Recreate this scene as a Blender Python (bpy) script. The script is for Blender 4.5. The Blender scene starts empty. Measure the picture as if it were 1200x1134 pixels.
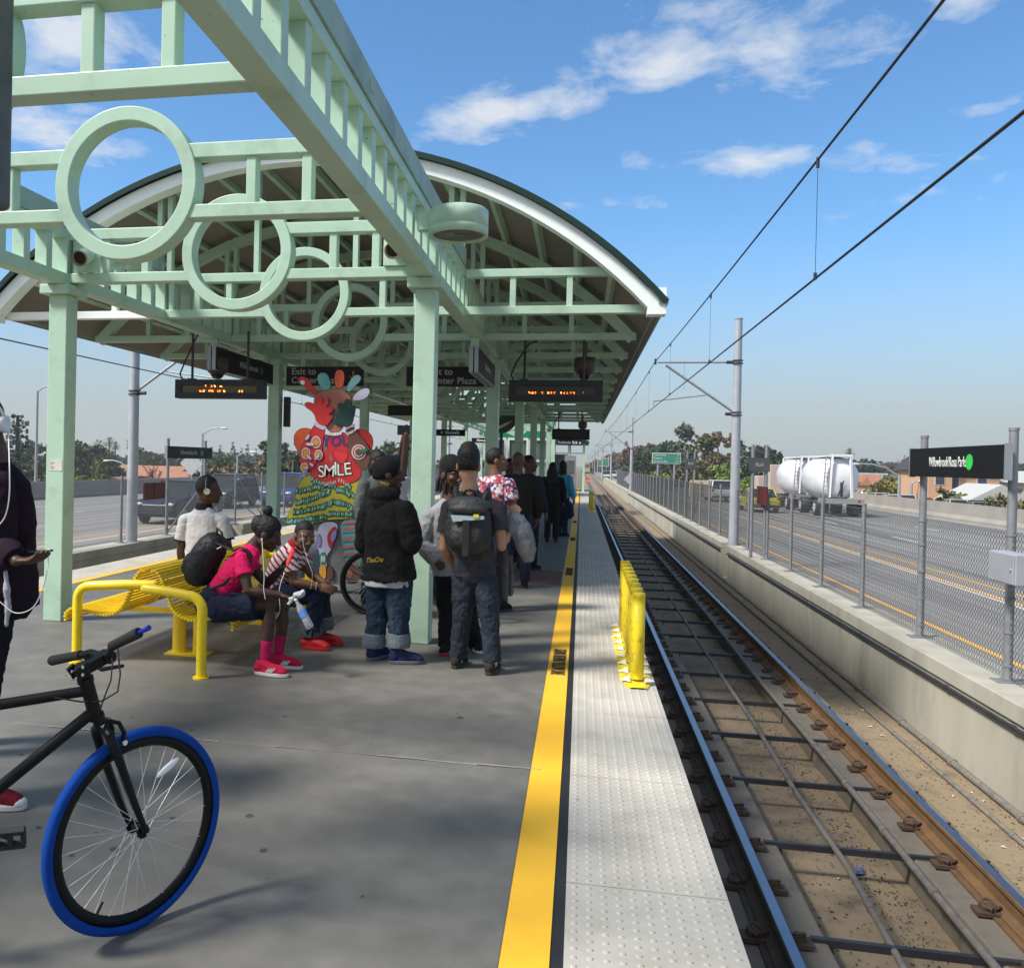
import bpy, bmesh, math, random
import numpy as np
from mathutils import Vector, Matrix
random.seed(7); rng = np.random.default_rng(7)
C = bpy.context.scene.collection
PI = math.pi
# ------------------------------------------------------------------ camera
F_, CX_, CY_, ROLL_, PITCH_, H_ = 1030., 478., 547., .022, .006, 1.62
YAW = math.radians(11.14453)
_f = Vector((-math.sin(YAW)*math.cos(PITCH_), math.cos(YAW)*math.cos(PITCH_), -math.sin(PITCH_)))
_r = Vector((math.cos(YAW), math.sin(YAW), 0)); _u = _r.cross(_f)
_R = _r*math.cos(ROLL_)+_u*math.sin(ROLL_); _U = _u*math.cos(ROLL_)-_r*math.sin(ROLL_)
def at(px, py, Y=None, X=None, Z=None):
    """point of the place seen at photo pixel (px,py) on the plane Y=, X= or Z="""
    d = _f+_R*((px-CX_)/F_)-_U*((py-CY_)/F_); c = Vector((0, 0, H_))
    if Y is not None: return c+d*(Y/d.y)
    if X is not None: return c+d*(X/d.x)
    return c+d*((Z-H_)/d.z)
cam = bpy.data.cameras.new('camera'); co = bpy.data.objects.new('camera', cam); C.objects.link(co)
co.matrix_world = Matrix(((_R.x, _U.x, -_f.x, 0), (_R.y, _U.y, -_f.y, 0), (_R.z, _U.z, -_f.z, H_), (0, 0, 0, 1)))
cam.sensor_width = 36; cam.sensor_fit = 'HORIZONTAL'; cam.lens = F_/1200*36
cam.shift_x = (600-CX_)/1200; cam.shift_y = -(567-CY_)/1200
cam.clip_start = .05; cam.clip_end = 6000
bpy.context.scene.camera = co
# ------------------------------------------------------------------ light
LD = Vector((.72, .46, -1.)).normalized()
sun = bpy.data.lights.new('sun', 'SUN'); sun.energy = 4.8; sun.angle = math.radians(11); sun.color = (1, .955, .90)
so = bpy.data.objects.new('sun', sun); C.objects.link(so)
so.rotation_euler = (-LD).to_track_quat('Z', 'Y').to_euler(); so.location = (-20, -12, 40)
sc = bpy.context.scene
w = bpy.data.worlds.new('World'); sc.world = w; w.use_nodes = True
nt = w.node_tree; nt.nodes.clear(); N = nt.nodes.new; L = nt.links.new
out = N('ShaderNodeOutputWorld'); bg = N('ShaderNodeBackground'); bg.inputs[1].default_value = .14
sky = N('ShaderNodeTexSky'); sky.sky_type = 'NISHITA'; sky.sun_disc = False
sky.sun_elevation = math.asin(-LD.z); sky.sun_rotation = math.atan2(-LD.x, -LD.y)
sky.air_density = 1.0; sky.dust_density = .35; sky.ozone_density = 1.6; sky.altitude = 0
tc = N('ShaderNodeTexCoord'); sep = N('ShaderNodeSeparateXYZ'); L(tc.outputs['Generated'], sep.inputs[0])
def math_(op, a, b=None, clamp=False):
    m = N('ShaderNodeMath'); m.operation = op; m.use_clamp = clamp
    for i, v in enumerate((a, b)):
        if v is None: continue
        if isinstance(v, (int, float)): m.inputs[i].default_value = v
        else: L(v, m.inputs[i])
    return m.outputs[0]
zz = math_('MAXIMUM', sep.outputs[2], .02); zd = math_('ADD', zz, .12)
cx = math_('DIVIDE', sep.outputs[0], zd); cy = math_('DIVIDE', sep.outputs[1], zd)
cmb = N('ShaderNodeCombineXYZ'); L(cx, cmb.inputs[0]); L(cy, cmb.inputs[1])
def skyuv(px, py):
    d = (_f+_R*((px-CX_)/F_)-_U*((py-CY_)/F_)).normalized(); q = max(d.z, .02)+.12; return d.x/q, d.y/q
# broken cloud banks: soft elliptical masks in the cloud plane, broken up by noise
nA = N('ShaderNodeTexNoise'); nA.inputs['Scale'].default_value = 6.5; nA.inputs['Detail'].default_value = 10; nA.inputs['Roughness'].default_value = .62; L(cmb.outputs[0], nA.inputs[0])
nA.inputs['Distortion'].default_value = .25
mk = None
for (pa, pb, wd, st) in (((470, 165), (720, 95), .11, .98), ((700, 95), (850, 40), .13, 1.0), ((780, 190), (1065, 185), .10, .85), ((760, 20), (1000, 70), .17, .85), ((1090, 5), (1160, -30), .10, 1.0), ((730, 235), (850, 238), .07, .55),
        ((920, 255), (1010, 258), .06, .45), ((0, 50), (150, 50), .20, 1.0), ((0, 120), (110, 185), .16, 1.0), ((0, 330), (200, 420), .30, .55), ((560, 235), (700, 260), .10, .42), ((1020, 240), (1200, 210), .10, .5), ((1080, 140), (1200, 130), .08, .45), ((900, 470), (1200, 485), .35, .62), ((100, 190), (200, 170), .08, .35)):
    A_, B_ = skyuv(*pa), skyuv(*pb); m_ = N('ShaderNodeMapping'); m_.vector_type = 'TEXTURE'; L(cmb.outputs[0], m_.inputs[0])
    m_.inputs['Location'].default_value = ((A_[0]+B_[0])/2, (A_[1]+B_[1])/2, 0); m_.inputs['Rotation'].default_value = (0, 0, math.atan2(B_[1]-A_[1], B_[0]-A_[0])); ln_ = math.dist(A_, B_)
    m_.inputs['Scale'].default_value = (ln_*.85, wd*1.25, 1)
    g_ = N('ShaderNodeTexGradient'); g_.gradient_type = 'SPHERICAL'; L(m_.outputs[0], g_.inputs[0])
    v_ = math_('MULTIPLY', math_('POWER', g_.outputs[1], .6), st); mk = v_ if mk is None else math_('MAXIMUM', mk, v_)
dens = math_('SUBTRACT', math_('ADD', math_('MULTIPLY', nA.outputs[0], 1.25), math_('MULTIPLY', mk, .60)), .875)
cf = math_('MULTIPLY', math_('MULTIPLY', dens, 2.5, True), .82)
tint = N('ShaderNodeMix'); tint.data_type = 'RGBA'; tint.blend_type = 'MULTIPLY'; tint.inputs[0].default_value = 1; L(sky.outputs[0], tint.inputs[6]); tint.inputs[7].default_value = (.60, .90, 1.09, 1)
mx = N('ShaderNodeMix'); mx.data_type = 'RGBA'; L(cf, mx.inputs[0]); L(tint.outputs[2], mx.inputs[6]); mx.inputs[7].default_value = (4.7, 4.85, 5.0, 1)
# thin cirrus round the sun; bright veil added over unseen sky as neutral fill
vd = N('ShaderNodeVectorMath'); vd.operation = 'DOT_PRODUCT'; L(tc.outputs['Generated'], vd.inputs[0]); vd.inputs[1].default_value = tuple(Vector((-.45, -.75, .48)).normalized())
vl = math_('MULTIPLY', math_('MULTIPLY', math_('ADD', vd.outputs['Value'], .05), 1.25, True), .62)
mv = N('ShaderNodeMix'); mv.data_type = 'RGBA'; L(vl, mv.inputs[0]); L(mx.outputs[2], mv.inputs[6]); mv.inputs[7].default_value = (4.9, 4.8, 4.6, 1); mx = mv
hzr = N('ShaderNodeValToRGB'); L(math_('MAXIMUM', sep.outputs[2], 0.), hzr.inputs[0]); hzr.color_ramp.interpolation = 'EASE'
hzr.color_ramp.elements[0].position = 0; hzr.color_ramp.elements[0].color = (.92, .92, .92, 1); hzr.color_ramp.elements[1].position = .27; hzr.color_ramp.elements[1].color = (0, 0, 0, 1)
mh = N('ShaderNodeMix'); mh.data_type = 'RGBA'; L(hzr.outputs[0], mh.inputs[0]); L(mx.outputs[2], mh.inputs[6]); mh.inputs[7].default_value = (2.68, 2.78, 2.76, 1)
L(mh.outputs[2], bg.inputs[0]); L(bg.outputs[0], out.inputs[0])
sc.view_settings.view_transform = 'Standard'; sc.view_settings.look = 'None'; sc.view_settings.exposure = .35; sc.view_settings.gamma = 1
sc.render.engine = 'CYCLES'; sc.cycles.max_bounces = 8; sc.cycles.transparent_max_bounces = 16; sc.cycles.use_denoising = True
# ------------------------------------------------------------------ materials
def mat(name, col, rough=.6, metal=0, var=.12, scale=6., bump=0., bscale=40., spec=.4, dirt=None, dscale=1.5, dlo=.5, dhi=.7, emit=None, alpha=None, coord='pos', stretch=None, trans=0, sheen=0, speck=None, sscale=55, sthr=.68):
    m = bpy.data.materials.get(name)
    if m: return m
    m = bpy.data.materials.new(name); m.use_nodes = True; t = m.node_tree; b = t.nodes['Principled BSDF']
    b.inputs['Roughness'].default_value = rough; b.inputs['Metallic'].default_value = metal; b.inputs['Specular IOR Level'].default_value = spec
    if trans: b.inputs['Transmission Weight'].default_value = trans
    if sheen: b.inputs['Sheen Weight'].default_value = sheen
    if coord == 'pos': src = t.nodes.new('ShaderNodeNewGeometry').outputs['Position']
    else: src = t.nodes.new('ShaderNodeTexCoord').outputs['Object']
    if stretch:
        q = t.nodes.new('ShaderNodeMapping'); q.inputs['Scale'].default_value = stretch; t.links.new(src, q.inputs[0]); src = q.outputs[0]
    def noise(s, d=5, r=.55):
        n = t.nodes.new('ShaderNodeTexNoise'); n.inputs['Scale'].default_value = s; n.inputs['Detail'].default_value = d; n.inputs['Roughness'].default_value = r
        t.links.new(src, n.inputs[0]); return n.outputs[0]
    c4 = (*col, 1)
    if var:
        r = t.nodes.new('ShaderNodeValToRGB'); t.links.new(noise(scale), r.inputs[0])
        r.color_ramp.elements[0].position = .28; r.color_ramp.elements[1].position = .72
        r.color_ramp.elements[0].color = (*[c*(1-var) for c in col], 1); r.color_ramp.elements[1].color = (*[min(1, c*(1+var)) for c in col], 1)
        co_ = r.outputs[0]
        if dirt:
            r2 = t.nodes.new('ShaderNodeValToRGB'); t.links.new(noise(dscale, 8, .65), r2.inputs[0])
            r2.color_ramp.elements[0].position = dlo; r2.color_ramp.elements[1].position = dhi
            mxx = t.nodes.new('ShaderNodeMix'); mxx.data_type = 'RGBA'; t.links.new(r2.outputs[0], mxx.inputs[0])
            t.links.new(co_, mxx.inputs[6]); mxx.inputs[7].default_value = (*dirt, 1); co_ = mxx.outputs[2]
        if speck:
            r3 = t.nodes.new('ShaderNodeValToRGB'); t.links.new(noise(sscale, 2, .5), r3.inputs[0]); r3.color_ramp.elements[0].position = sthr; r3.color_ramp.elements[1].position = sthr+.04
            mq = t.nodes.new('ShaderNodeMix'); mq.data_type = 'RGBA'; t.links.new(r3.outputs[0], mq.inputs[0]); t.links.new(co_, mq.inputs[6]); mq.inputs[7].default_value = (*speck, 1); co_ = mq.outputs[2]
        t.links.new(co_, b.inputs['Base Color'])
    else: b.inputs['Base Color'].default_value = c4
    if bump:
        bp_ = t.nodes.new('ShaderNodeBump'); bp_.inputs['Strength'].default_value = bump; bp_.inputs['Distance'].default_value = .01
        t.links.new(noise(bscale, 6, .6), bp_.inputs['Height']); t.links.new(bp_.outputs[0], b.inputs['Normal'])
    if emit:
        b.inputs['Emission Color'].default_value = (*emit[:3], 1); b.inputs['Emission Strength'].default_value = emit[3]
    if alpha is not None: b.inputs['Alpha'].default_value = alpha
    return m
GREEN = mat('mint green paint', (.43, .60, .465), .42, var=.05, scale=3, dirt=(.29, .40, .28), dscale=2.2, dlo=.53, dhi=.78, bump=.05, bscale=90, speck=(.16, .19, .13), sscale=34, sthr=.725)
GREEND = mat('weathered mint paint', (.30, .42, .36), .55, var=.12, scale=4, dirt=(.16, .21, .19), dscale=2.5, dlo=.5, dhi=.8)
WHITEP = mat('pale green white paint', (.88, .93, .90), .45, var=.03)
DKGREEN = mat('dark green roof metal', (.012, .036, .031), .6, var=.1, spec=.2)
SOFFIT = mat('dusty roof deck', (.25, .225, .20), .8, var=.2, scale=1.2, stretch=(1, .25, 1))
CONC = mat('platform concrete', (.146, .138, .120), .58, var=.20, scale=5, bump=.14, bscale=140, dirt=(.098, .091, .077), dscale=.7, dlo=.45, dhi=.72, spec=.5, speck=(.06, .056, .05), sscale=30, sthr=.78)
CONCW = mat('wall concrete', (.41, .39, .315), .85, var=.14, scale=1.6, bump=.15, bscale=60, dirt=(.235, .215, .17), dscale=1.1, dlo=.5, dhi=.75, stretch=(1, 1, .35))
BEDM = mat('track floor', (.27, .205, .128), .9, var=.22, scale=2.2, bump=.35, bscale=60, dirt=(.12, .093, .062), dscale=2.2, dlo=.46, dhi=.70, speck=(.06, .045, .03), sscale=40, sthr=.68)
PLINTH = mat('track plinth', (.185, .160, .125), .9, var=.2, scale=3, bump=.25, bscale=60, dirt=(.11, .095, .075), dscale=3, dlo=.5, dhi=.7)
TACT = mat('tactile paving', (.47, .44, .375), .75, var=.1, scale=2.5, bump=.1, bscale=200, dirt=(.34, .31, .255), dscale=2., dlo=.48, dhi=.75, speck=(.10, .09, .075), sscale=30, sthr=.74)
YELL = mat('yellow floor paint', (.84, .46, .028), .6, var=.06, scale=4, dirt=(.50, .29, .05), dscale=7, dlo=.66, dhi=.85)
BLACK = mat('black rubber', (.02, .02, .021), .6, var=.2)
RAILRUST = mat('rail rust', (.155, .088, .040), .8, var=.25, scale=8)
RAILTOP = mat('worn rail steel', (.34, .36, .40), .34, metal=1, var=.1, scale=3)
RAILDK = mat('grimy rail', (.07, .055, .045), .75, var=.3, scale=8)
CLIPM = mat('rusty clip', (.085, .055, .036), .75, var=.3, scale=20)
GALV = mat('galvanised steel', (.36, .37, .38), .5, metal=.6, var=.14, scale=9)
STEELG = mat('grey steel paint', (.40, .42, .45), .45, var=.1, scale=4, metal=.2)
DKMET = mat('dark steel', (.045, .045, .05), .5, metal=.3, var=.2)
ASPH = mat('freeway concrete', (.265, .255, .235), .85, var=.1, scale=.5, dirt=(.165, .158, .148), dscale=1.0, dlo=.42, dhi=.62, stretch=(1, .03, 1))
BARR = mat('barrier concrete', (.27, .25, .215), .9, var=.1, scale=.8, dirt=(.19, .175, .155), dscale=.5, dlo=.5, dhi=.75)
WLINE = mat('white road paint', (.55, .55, .53), .7, var=.08)
YLINE = mat('orange road paint', (.70, .38, .08), .7, var=.1)
DIRTG = mat('dry ground', (.16, .135, .09), .95, var=.25, scale=.3, dirt=(.12, .13, .06), dscale=.1, dlo=.4, dhi=.6)
# ------------------------------------------------------------------ mesh builder
class MB:
    def __init__(s): s.v = []; s.f = []; s.m = []; s.sm = []
    def add(s, vs, fs, mi=0, smooth=False):
        o = len(s.v); s.v += [tuple(v) for v in vs]; s.f += [tuple(i+o for i in f) for f in fs]; s.m += [mi]*len(fs); s.sm += [smooth]*len(fs)
        return s
    def box(s, x0, x1, y0, y1, z0, z1, mi=0):
        v = [(x, y, z) for z in (z0, z1) for y in (y0, y1) for x in (x0, x1)]
        return s.add(v, [(0, 2, 3, 1), (4, 5, 7, 6), (0, 1, 5, 4), (2, 6, 7, 3), (0, 4, 6, 2), (1, 3, 7, 5)], mi)
    def bar(s, a, b, w, h, mi=0, up=(0, 0, 1)):
        a = Vector(a); b = Vector(b); d = (b-a).normalized(); u = Vector(up); sd = d.cross(u)
        if sd.length < 1e-4: sd = d.cross(Vector((1, 0, 0)))
        sd.normalize(); u = sd.cross(d)
        v = [p+sd*(w/2*i)+u*(h/2*j) for p in (a, b) for j in (-1, 1) for i in (-1, 1)]
        return s.add(v, [(0, 1, 3, 2), (4, 6, 7, 5), (0, 4, 5, 1), (2, 3, 7, 6), (0, 2, 6, 4), (1, 5, 7, 3)], mi)
    def tube(s, pts, r, n=8, mi=0, cap=True, smooth=True, flat=1.):
        pts = [Vector(p) for p in pts]; k = len(pts); rs = r if isinstance(r, (list, tuple)) else [r]*k
        vs = []; prev = None
        for i, p in enumerate(pts):
            d = (pts[min(i+1, k-1)]-pts[max(i-1, 0)])
            if d.length < 1e-9: d = Vector((0, 0, 1))
            d.normalize()
            if prev is None:
                a = d.orthogonal().normalized()
                z = Vector((0, 0, 1))
                if abs(d.z) < .95: a = (z-d*z.dot(d)).normalized()
            else: a = (prev-d*prev.dot(d)).normalized()
            prev = a; b = d.cross(a)
            vs += [p+a*(math.cos(2*PI*j/n)*rs[i]*flat)+b*(math.sin(2*PI*j/n)*rs[i]) for j in range(n)]
        fs = [(i*n+j, i*n+(j+1) % n, (i+1)*n+(j+1) % n, (i+1)*n+j) for i in range(k-1) for j in range(n)]
        s.add(vs, fs, mi, smooth)
        if cap: s.add(vs[:n], [tuple(range(n))[::-1]], mi); s.add(vs[-n:], [tuple(range(n))], mi)
        return s
    def cyl(s, a, b, r, n=16, mi=0, r2=None, cap=True): return s.tube([a, b], [r, r if r2 is None else r2], n, mi, cap)
    def ell(s, c, rx, ry, rz, n=12, mi=0, M=None):
        c = Vector(c); vs = []; m = max(6, n//2+2)
        for i in range(m+1):
            t = PI*i/m
            for j in range(n):
                p = Vector((rx*math.sin(t)*math.cos(2*PI*j/n), ry*math.sin(t)*math.sin(2*PI*j/n), rz*math.cos(t)))
                vs.append(c+((M @ p) if M is not None else p))
        fs = [(i*n+j, (i+1)*n+j, (i+1)*n+(j+1) % n, i*n+(j+1) % n) for i in range(m) for j in range(n)]
        return s.add(vs, fs, mi, True)
    def prism(s, pts, d0, d1, fn, mi=0, mi_side=None, smooth=False):
        """outline pts (2D, ccw) swept from d0 to d1; fn(u,v,d)->xyz"""
        n = len(pts); vs = [fn(u, v, d) for d in (d0, d1) for u, v in pts]
        s.add(vs, [tuple(range(n))[::-1], tuple(range(n, 2*n))], mi)
        s.add(vs, [(i, (i+1) % n, n+(i+1) % n, n+i) for i in range(n)], mi if mi_side is None else mi_side, smooth)
        return s
    def lathe(s, prof, c, n=16, mi=0, M=None):
        c = Vector(c); vs = []
        for r, z in prof:
            for j in range(n):
                p = Vector((r*math.cos(2*PI*j/n), r*math.sin(2*PI*j/n), z)); vs.append(c+((M @ p) if M is not None else p))
        k = len(prof)
        return s.add(vs, [(i*n+j, i*n+(j+1) % n, (i+1)*n+(j+1) % n, (i+1)*n+j) for i in range(k-1) for j in range(n)], mi, True)
    def build(s, name, mats, parent=None, bevel=0, label=None, cat=None, group=None, kind=None, sub=0, world=True):
        me = bpy.data.meshes.new(name); org = ORG.get(parent.name, Vector()) if (parent and world) else Vector()
        v = np.array(s.v, dtype=float).reshape(-1, 3)-np.array(org)
        me.from_pydata(v.tolist(), [], s.f)
        for m in (mats if isinstance(mats, (list, tuple)) else [mats]): me.materials.append(m)
        me.polygons.foreach_set('material_index', s.m); me.polygons.foreach_set('use_smooth', s.sm)
        bm = bmesh.new(); bm.from_mesh(me); bmesh.ops.recalc_face_normals(bm, faces=bm.faces); bm.to_mesh(me); bm.free()
        me.update()
        return link(name, me, parent, bevel, label, cat, group, kind, org, sub)
ORG = {}
def tag(o, label=None, cat=None, group=None, kind=None):
    if label: o['label'] = label
    if cat: o['category'] = cat
    if group: o['group'] = group
    if kind: o['kind'] = kind
    return o
def link(name, me, parent=None, bevel=0, label=None, cat=None, group=None, kind=None, org=None, sub=0):
    o = bpy.data.objects.new(name, me); C.objects.link(o)
    if parent: o.parent = parent
    ORG[o.name] = Vector(org) if org is not None else Vector()
    if bevel:
        b = o.modifiers.new('bevel', 'BEVEL'); b.width = bevel; b.segments = 2; b.limit_method = 'ANGLE'; b.angle_limit = math.radians(40)
    if sub:
        b = o.modifiers.new('sub', 'SUBSURF'); b.levels = sub; b.render_levels = sub
    return tag(o, label, cat, group, kind)
def thing(name, label, cat, loc=(0, 0, 0), group=None, rz=0):
    o = bpy.data.objects.new(name, None); C.objects.link(o); o.location = loc; o.rotation_euler = (0, 0, rz); o.empty_display_size = .1
    ORG[o.name] = Vector(loc)
    return tag(o, label, cat, group)
def dup(root, loc, rz=None, label=None, group=None, scale=None):
    r = root.copy(); C.objects.link(r); r.location = loc
    if rz is not None: r.rotation_euler = (0, 0, rz)
    if scale: r.scale = (scale,)*3 if isinstance(scale, (int, float)) else scale
    if label: r['label'] = label
    if group: r['group'] = group
    def rec(src, dst):
        for ch in list(src.children):
            c = ch.copy(); C.objects.link(c); c.parent = dst; rec(ch, c)
    rec(root, r)
    return r
def text_mesh(body, size, M, name, material, parent=None, label=None, ext=.0015, bold=0, sx=1., align='CENTER', kind=None):
    cu = bpy.data.curves.new(name, 'FONT'); cu.body = body; cu.size = size; cu.align_x = align; cu.align_y = 'CENTER'; cu.extrude = ext; cu.offset = bold; cu.resolution_u = 3; cu.space_character = 1.06
    to = bpy.data.objects.new('tmp', cu); C.objects.link(to)
    dg = bpy.context.evaluated_depsgraph_get(); me = bpy.data.meshes.new_from_object(to.evaluated_get(dg)); bpy.data.objects.remove(to)
    me.transform(Matrix.Diagonal((sx, 1, 1, 1))); me.transform(M)
    org = ORG.get(parent.name, Vector()) if parent else Vector(); me.transform(Matrix.Translation(-org))
    me.materials.clear(); me.materials.append(material)
    o = link(name, me, parent, org=org)
    return tag(o, label, kind=kind)
def frameM(o, x, y):
    """matrix with origin o, local x axis, local y axis"""
    x = Vector(x).normalized(); y = Vector(y).normalized(); z = x.cross(y)
    return Matrix(((x.x, y.x, z.x, o[0]), (x.y, y.y, z.y, o[1]), (x.z, y.z, z.z, o[2]), (0, 0, 0, 1)))
# ------------------------------------------------------------------ setting: ground, platform, track, freeway
PX0, PX1 = -6.95, .56          # platform edges
XC = -3.195
YE = 62.
b = MB(); b.add([(-3000, -300, -6.5), (-31.9, -300, -6.5), (-31.9, 4500, -6.5), (-3000, 4500, -6.5), (-31.9, -300, -3.4), (3000, -300, -3.4), (3000, 4500, -3.4), (-31.9, 4500, -3.4)], [(0, 1, 2, 3), (1, 4, 7, 2), (4, 5, 6, 7)]); b.build('ground', DIRTG, kind='structure')
b = MB()
ys = [-9.5]+[4.71+3.05*k for k in range(-4, 19)]+[YE]
ys = sorted(ys)
for y0, y1 in zip(ys[:-1], ys[1:]): b.box(-6.33, -.225, y0+.004, y1-.004, -.25, 0)
b.box(-6.33, -.225, -9.5, YE, -1.6, -.251)
b.build('platform', CONC, kind='structure', bevel=.006)
b = MB(); rj = random.Random(11)
for yj in [4.71+3.05*k for k in range(-1, 5)]:
    x = -6.3
    while x < -.25:
        l_ = rj.uniform(.08, .5); y_ = yj+rj.uniform(-.006, .012); h_ = rj.uniform(.006, .022)
        if rj.random() < .8: b.add([(x, y_, .0012), (x+l_, y_+rj.uniform(-.006, .006), .0012), (x+l_, y_+h_, .0012), (x, y_+h_*rj.uniform(.4, 1.2), .0012)], [(0, 1, 2, 3)])
        x += l_
b.build('joint_sealant', mat('old joint sealant', (.25, .24, .215), .8, var=.3, scale=20), kind='structure')
b = MB()
for k in range(80):
    x = rj.uniform(-6.2, -.3); y = 2.4+abs(rj.gauss(0, 5)); q = rj.choice([.004, .006, .008, .012, .02])*rj.uniform(.7, 1.3); b.add([(x+q*math.cos(a*PI/4)*rj.uniform(.7, 1.2), y+q*math.sin(a*PI/4)*rj.uniform(.7, 1.2), .0014) for a in range(8)], [tuple(range(8))])
b.build('gum_spots', mat('old gum', (.055, .052, .047), .8), kind='stuff')
b = MB(); b.box(-.20+.135, -.02, -9.5, YE, -.2, -.004); b.box(-6.36-.012, -6.33, -9.5, YE, -.2, -.004); b.build('platform_joint', BLACK, kind='structure')
b = MB(); b.box(-.225, -.065, -9.5, YE, -.2, .001); b.build('yellow_line', YELL, kind='structure')
b = MB(); b.box(-6.33, -6.2, -9.5, YE, -.0, .004); b.build('yellow_line', YELL, kind='structure')
TXT = mat('stencil black', (.05, .04, .03), .7)
for y in (7.35, 13.6, 19.6, 2.0, 25.6):
    text_mesh('STAND BEHIND YELLOW LINE', .15, frameM((-.147, y, .004), (0, -1, 0), (1, 0, 0)), 'line_lettering', TXT, sx=.44, bold=.002, kind='structure')
# tactile tiles
def tactile(domes):
    b = MB(); w, l = .6, 1.21
    b.box(0, w, .003, l-.003, -.2, -.0)
    if domes:
        nx, ny = 11, 22
        for j in range(ny):
            for i in range(nx):
                x = .032+(w-.064)*i/(nx-1); y = .03+(l-.06)*j/(ny-1)
                ring = lambda r, z: [(x+r*math.cos(2*PI*k/7), y+r*math.sin(2*PI*k/7), z) for k in range(7)]
                v = ring(.0135, -.0005)+ring(.008, .0055)
                b.add(v, [(k, (k+1) % 7, 7+(k+1) % 7, 7+k) for k in range(7)]+[tuple(range(7, 14))])
    o = b.build('tactile_paving', TACT, kind='structure', bevel=0); return o
td = tactile(True); tp = td
nt_ = 0
for side in (0, 1):
    for k in range(-6, 49):
        y = 3.47+1.21*k
        if y > YE-1.3: break
        o = td if nt_ == 0 else td.copy()
        if nt_: C.objects.link(o)
        o.location = (-.02+.0, y, 0) if side == 0 else (PX0, y, 0)
        nt_ += 1
b = MB(); b.box(-.02, PX1, -9.5, YE, -1.6, -.203); b.box(PX0, -6.345, -9.5, YE, -1.6, -.203); b.build('platform_edge', CONCW, kind='structure')
b = MB(); b.box(-1.3, -.24, 12.1, 13.6, -.01, .003); b.build('red_floor_paint', mat('worn red floor paint', (.13, .055, .045), .7, var=.2, scale=3), kind='structure')
# track beds, both sides
def mirx(x): return 2*XC-x
def rng2(a, b_, m): return (a, b_) if not m else (mirx(b_), mirx(a))
for m in (0, 1):
    bb = MB()
    x0, x1 = rng2(.56, 3.9, m); bb.box(x0, x1, -10, 420, -1.7, -1.40)
    bb.build('track_bed', BEDM, kind='structure')
    bb = MB()
    for a, c in ((.95, 1.50), (2.42, 2.98)):
        x0, x1 = rng2(a, c, m); bb.box(x0, x1, -10, 200, -1.405, -1.17)
    bb.build('track_plinth', PLINTH, kind='structure', bevel=.02)
    bb = MB(); x0, x1 = rng2(3.90, 4.5, m)
    yb = [-10, 1.5, 6.9, 12.3, 18, 24.9, 25.9, 31, 37, 43, 49, 76, 77, 90, 160]
    bb.box(x0, x1, -10, 160, -1.7, -1.42)
    for ya, yc in zip(yb[:-1], yb[1:]):
        if abs(ya-24.9) < .01 or abs(ya-76) < .01:
            xa, xb = rng2(4.32, 4.5, m); bb.box(xa, xb, ya, yc, -1.42, -.44); continue
        xa, xb = rng2(3.93, 4.5, m); bb.box(xa, xb, ya+.004, yc-.004, -1.42, -.62)
        xa, xb = rng2(3.90, 4.5, m); bb.box(xa, xb, ya+.004, yc-.004, -.62, -.44)
    wl = bb.build('track_wall', CONCW, bevel=.012); tag(wl, ('low sunlit concrete wall beside the near track, carrying the right chain-link fence' if not m else 'low shaded concrete wall beside the far left track, carrying the left chain-link fence'), 'wall')
    # freeway: road, markings, outer barrier
    bb = MB(); x0, x1 = rng2(4.5, 21.6, m)
    if m: x0 = -31.2
    bb.box(x0, x1, -60, 900, -3.6, -1.1); bb.build('freeway_road', ASPH, kind='structure')
    bb = MB()
    for xx, wd in ((6.15, .11), (9.75, .11), (9.05, .12)):
        x0, x1 = rng2(xx, xx+wd, m); bb.box(x0, x1, -40, 700, -1.11, -1.096)
    bb.build('orange_lane_line', YLINE, kind='structure')
    bb = MB(); x0, x1 = rng2(8.85, 8.97, m); bb.box(x0, x1, -40, 700, -1.11, -1.096)
    for xx in ((12.95, 16.6) if not m else (13.3, 16.9, 20.4)):
        for k in range(-4, 60):
            x0, x1 = rng2(xx, xx+.12, m); y = k*11.2+(xx*3 % 7); bb.box(x0, x1, y, y+3.0, -1.11, -1.096)
    bb.build('white_lane_line', WLINE, kind='structure')
    bb = MB(); xa = 21.2 if not m else -31.3; sg = 1 if not m else -1
    prof = [(0, -1.1), (0, -.95), (.16*sg, -.75), (.22*sg, -.08), (.40*sg, -.08), (.46*sg, -7.0 if m else -3.5), (.02*sg, -7.0 if m else -3.5)]
    if not m: pass
    bb.prism([(xa+u, v) for u, v in prof], -50, 700, lambda u, v, d: (u, d, v))
    tag(bb.build('freeway_barrier', BARR), 'long pale concrete barrier along the far edge of the '+('right' if not m else 'left')+' freeway carriageway', 'barrier')
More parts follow.
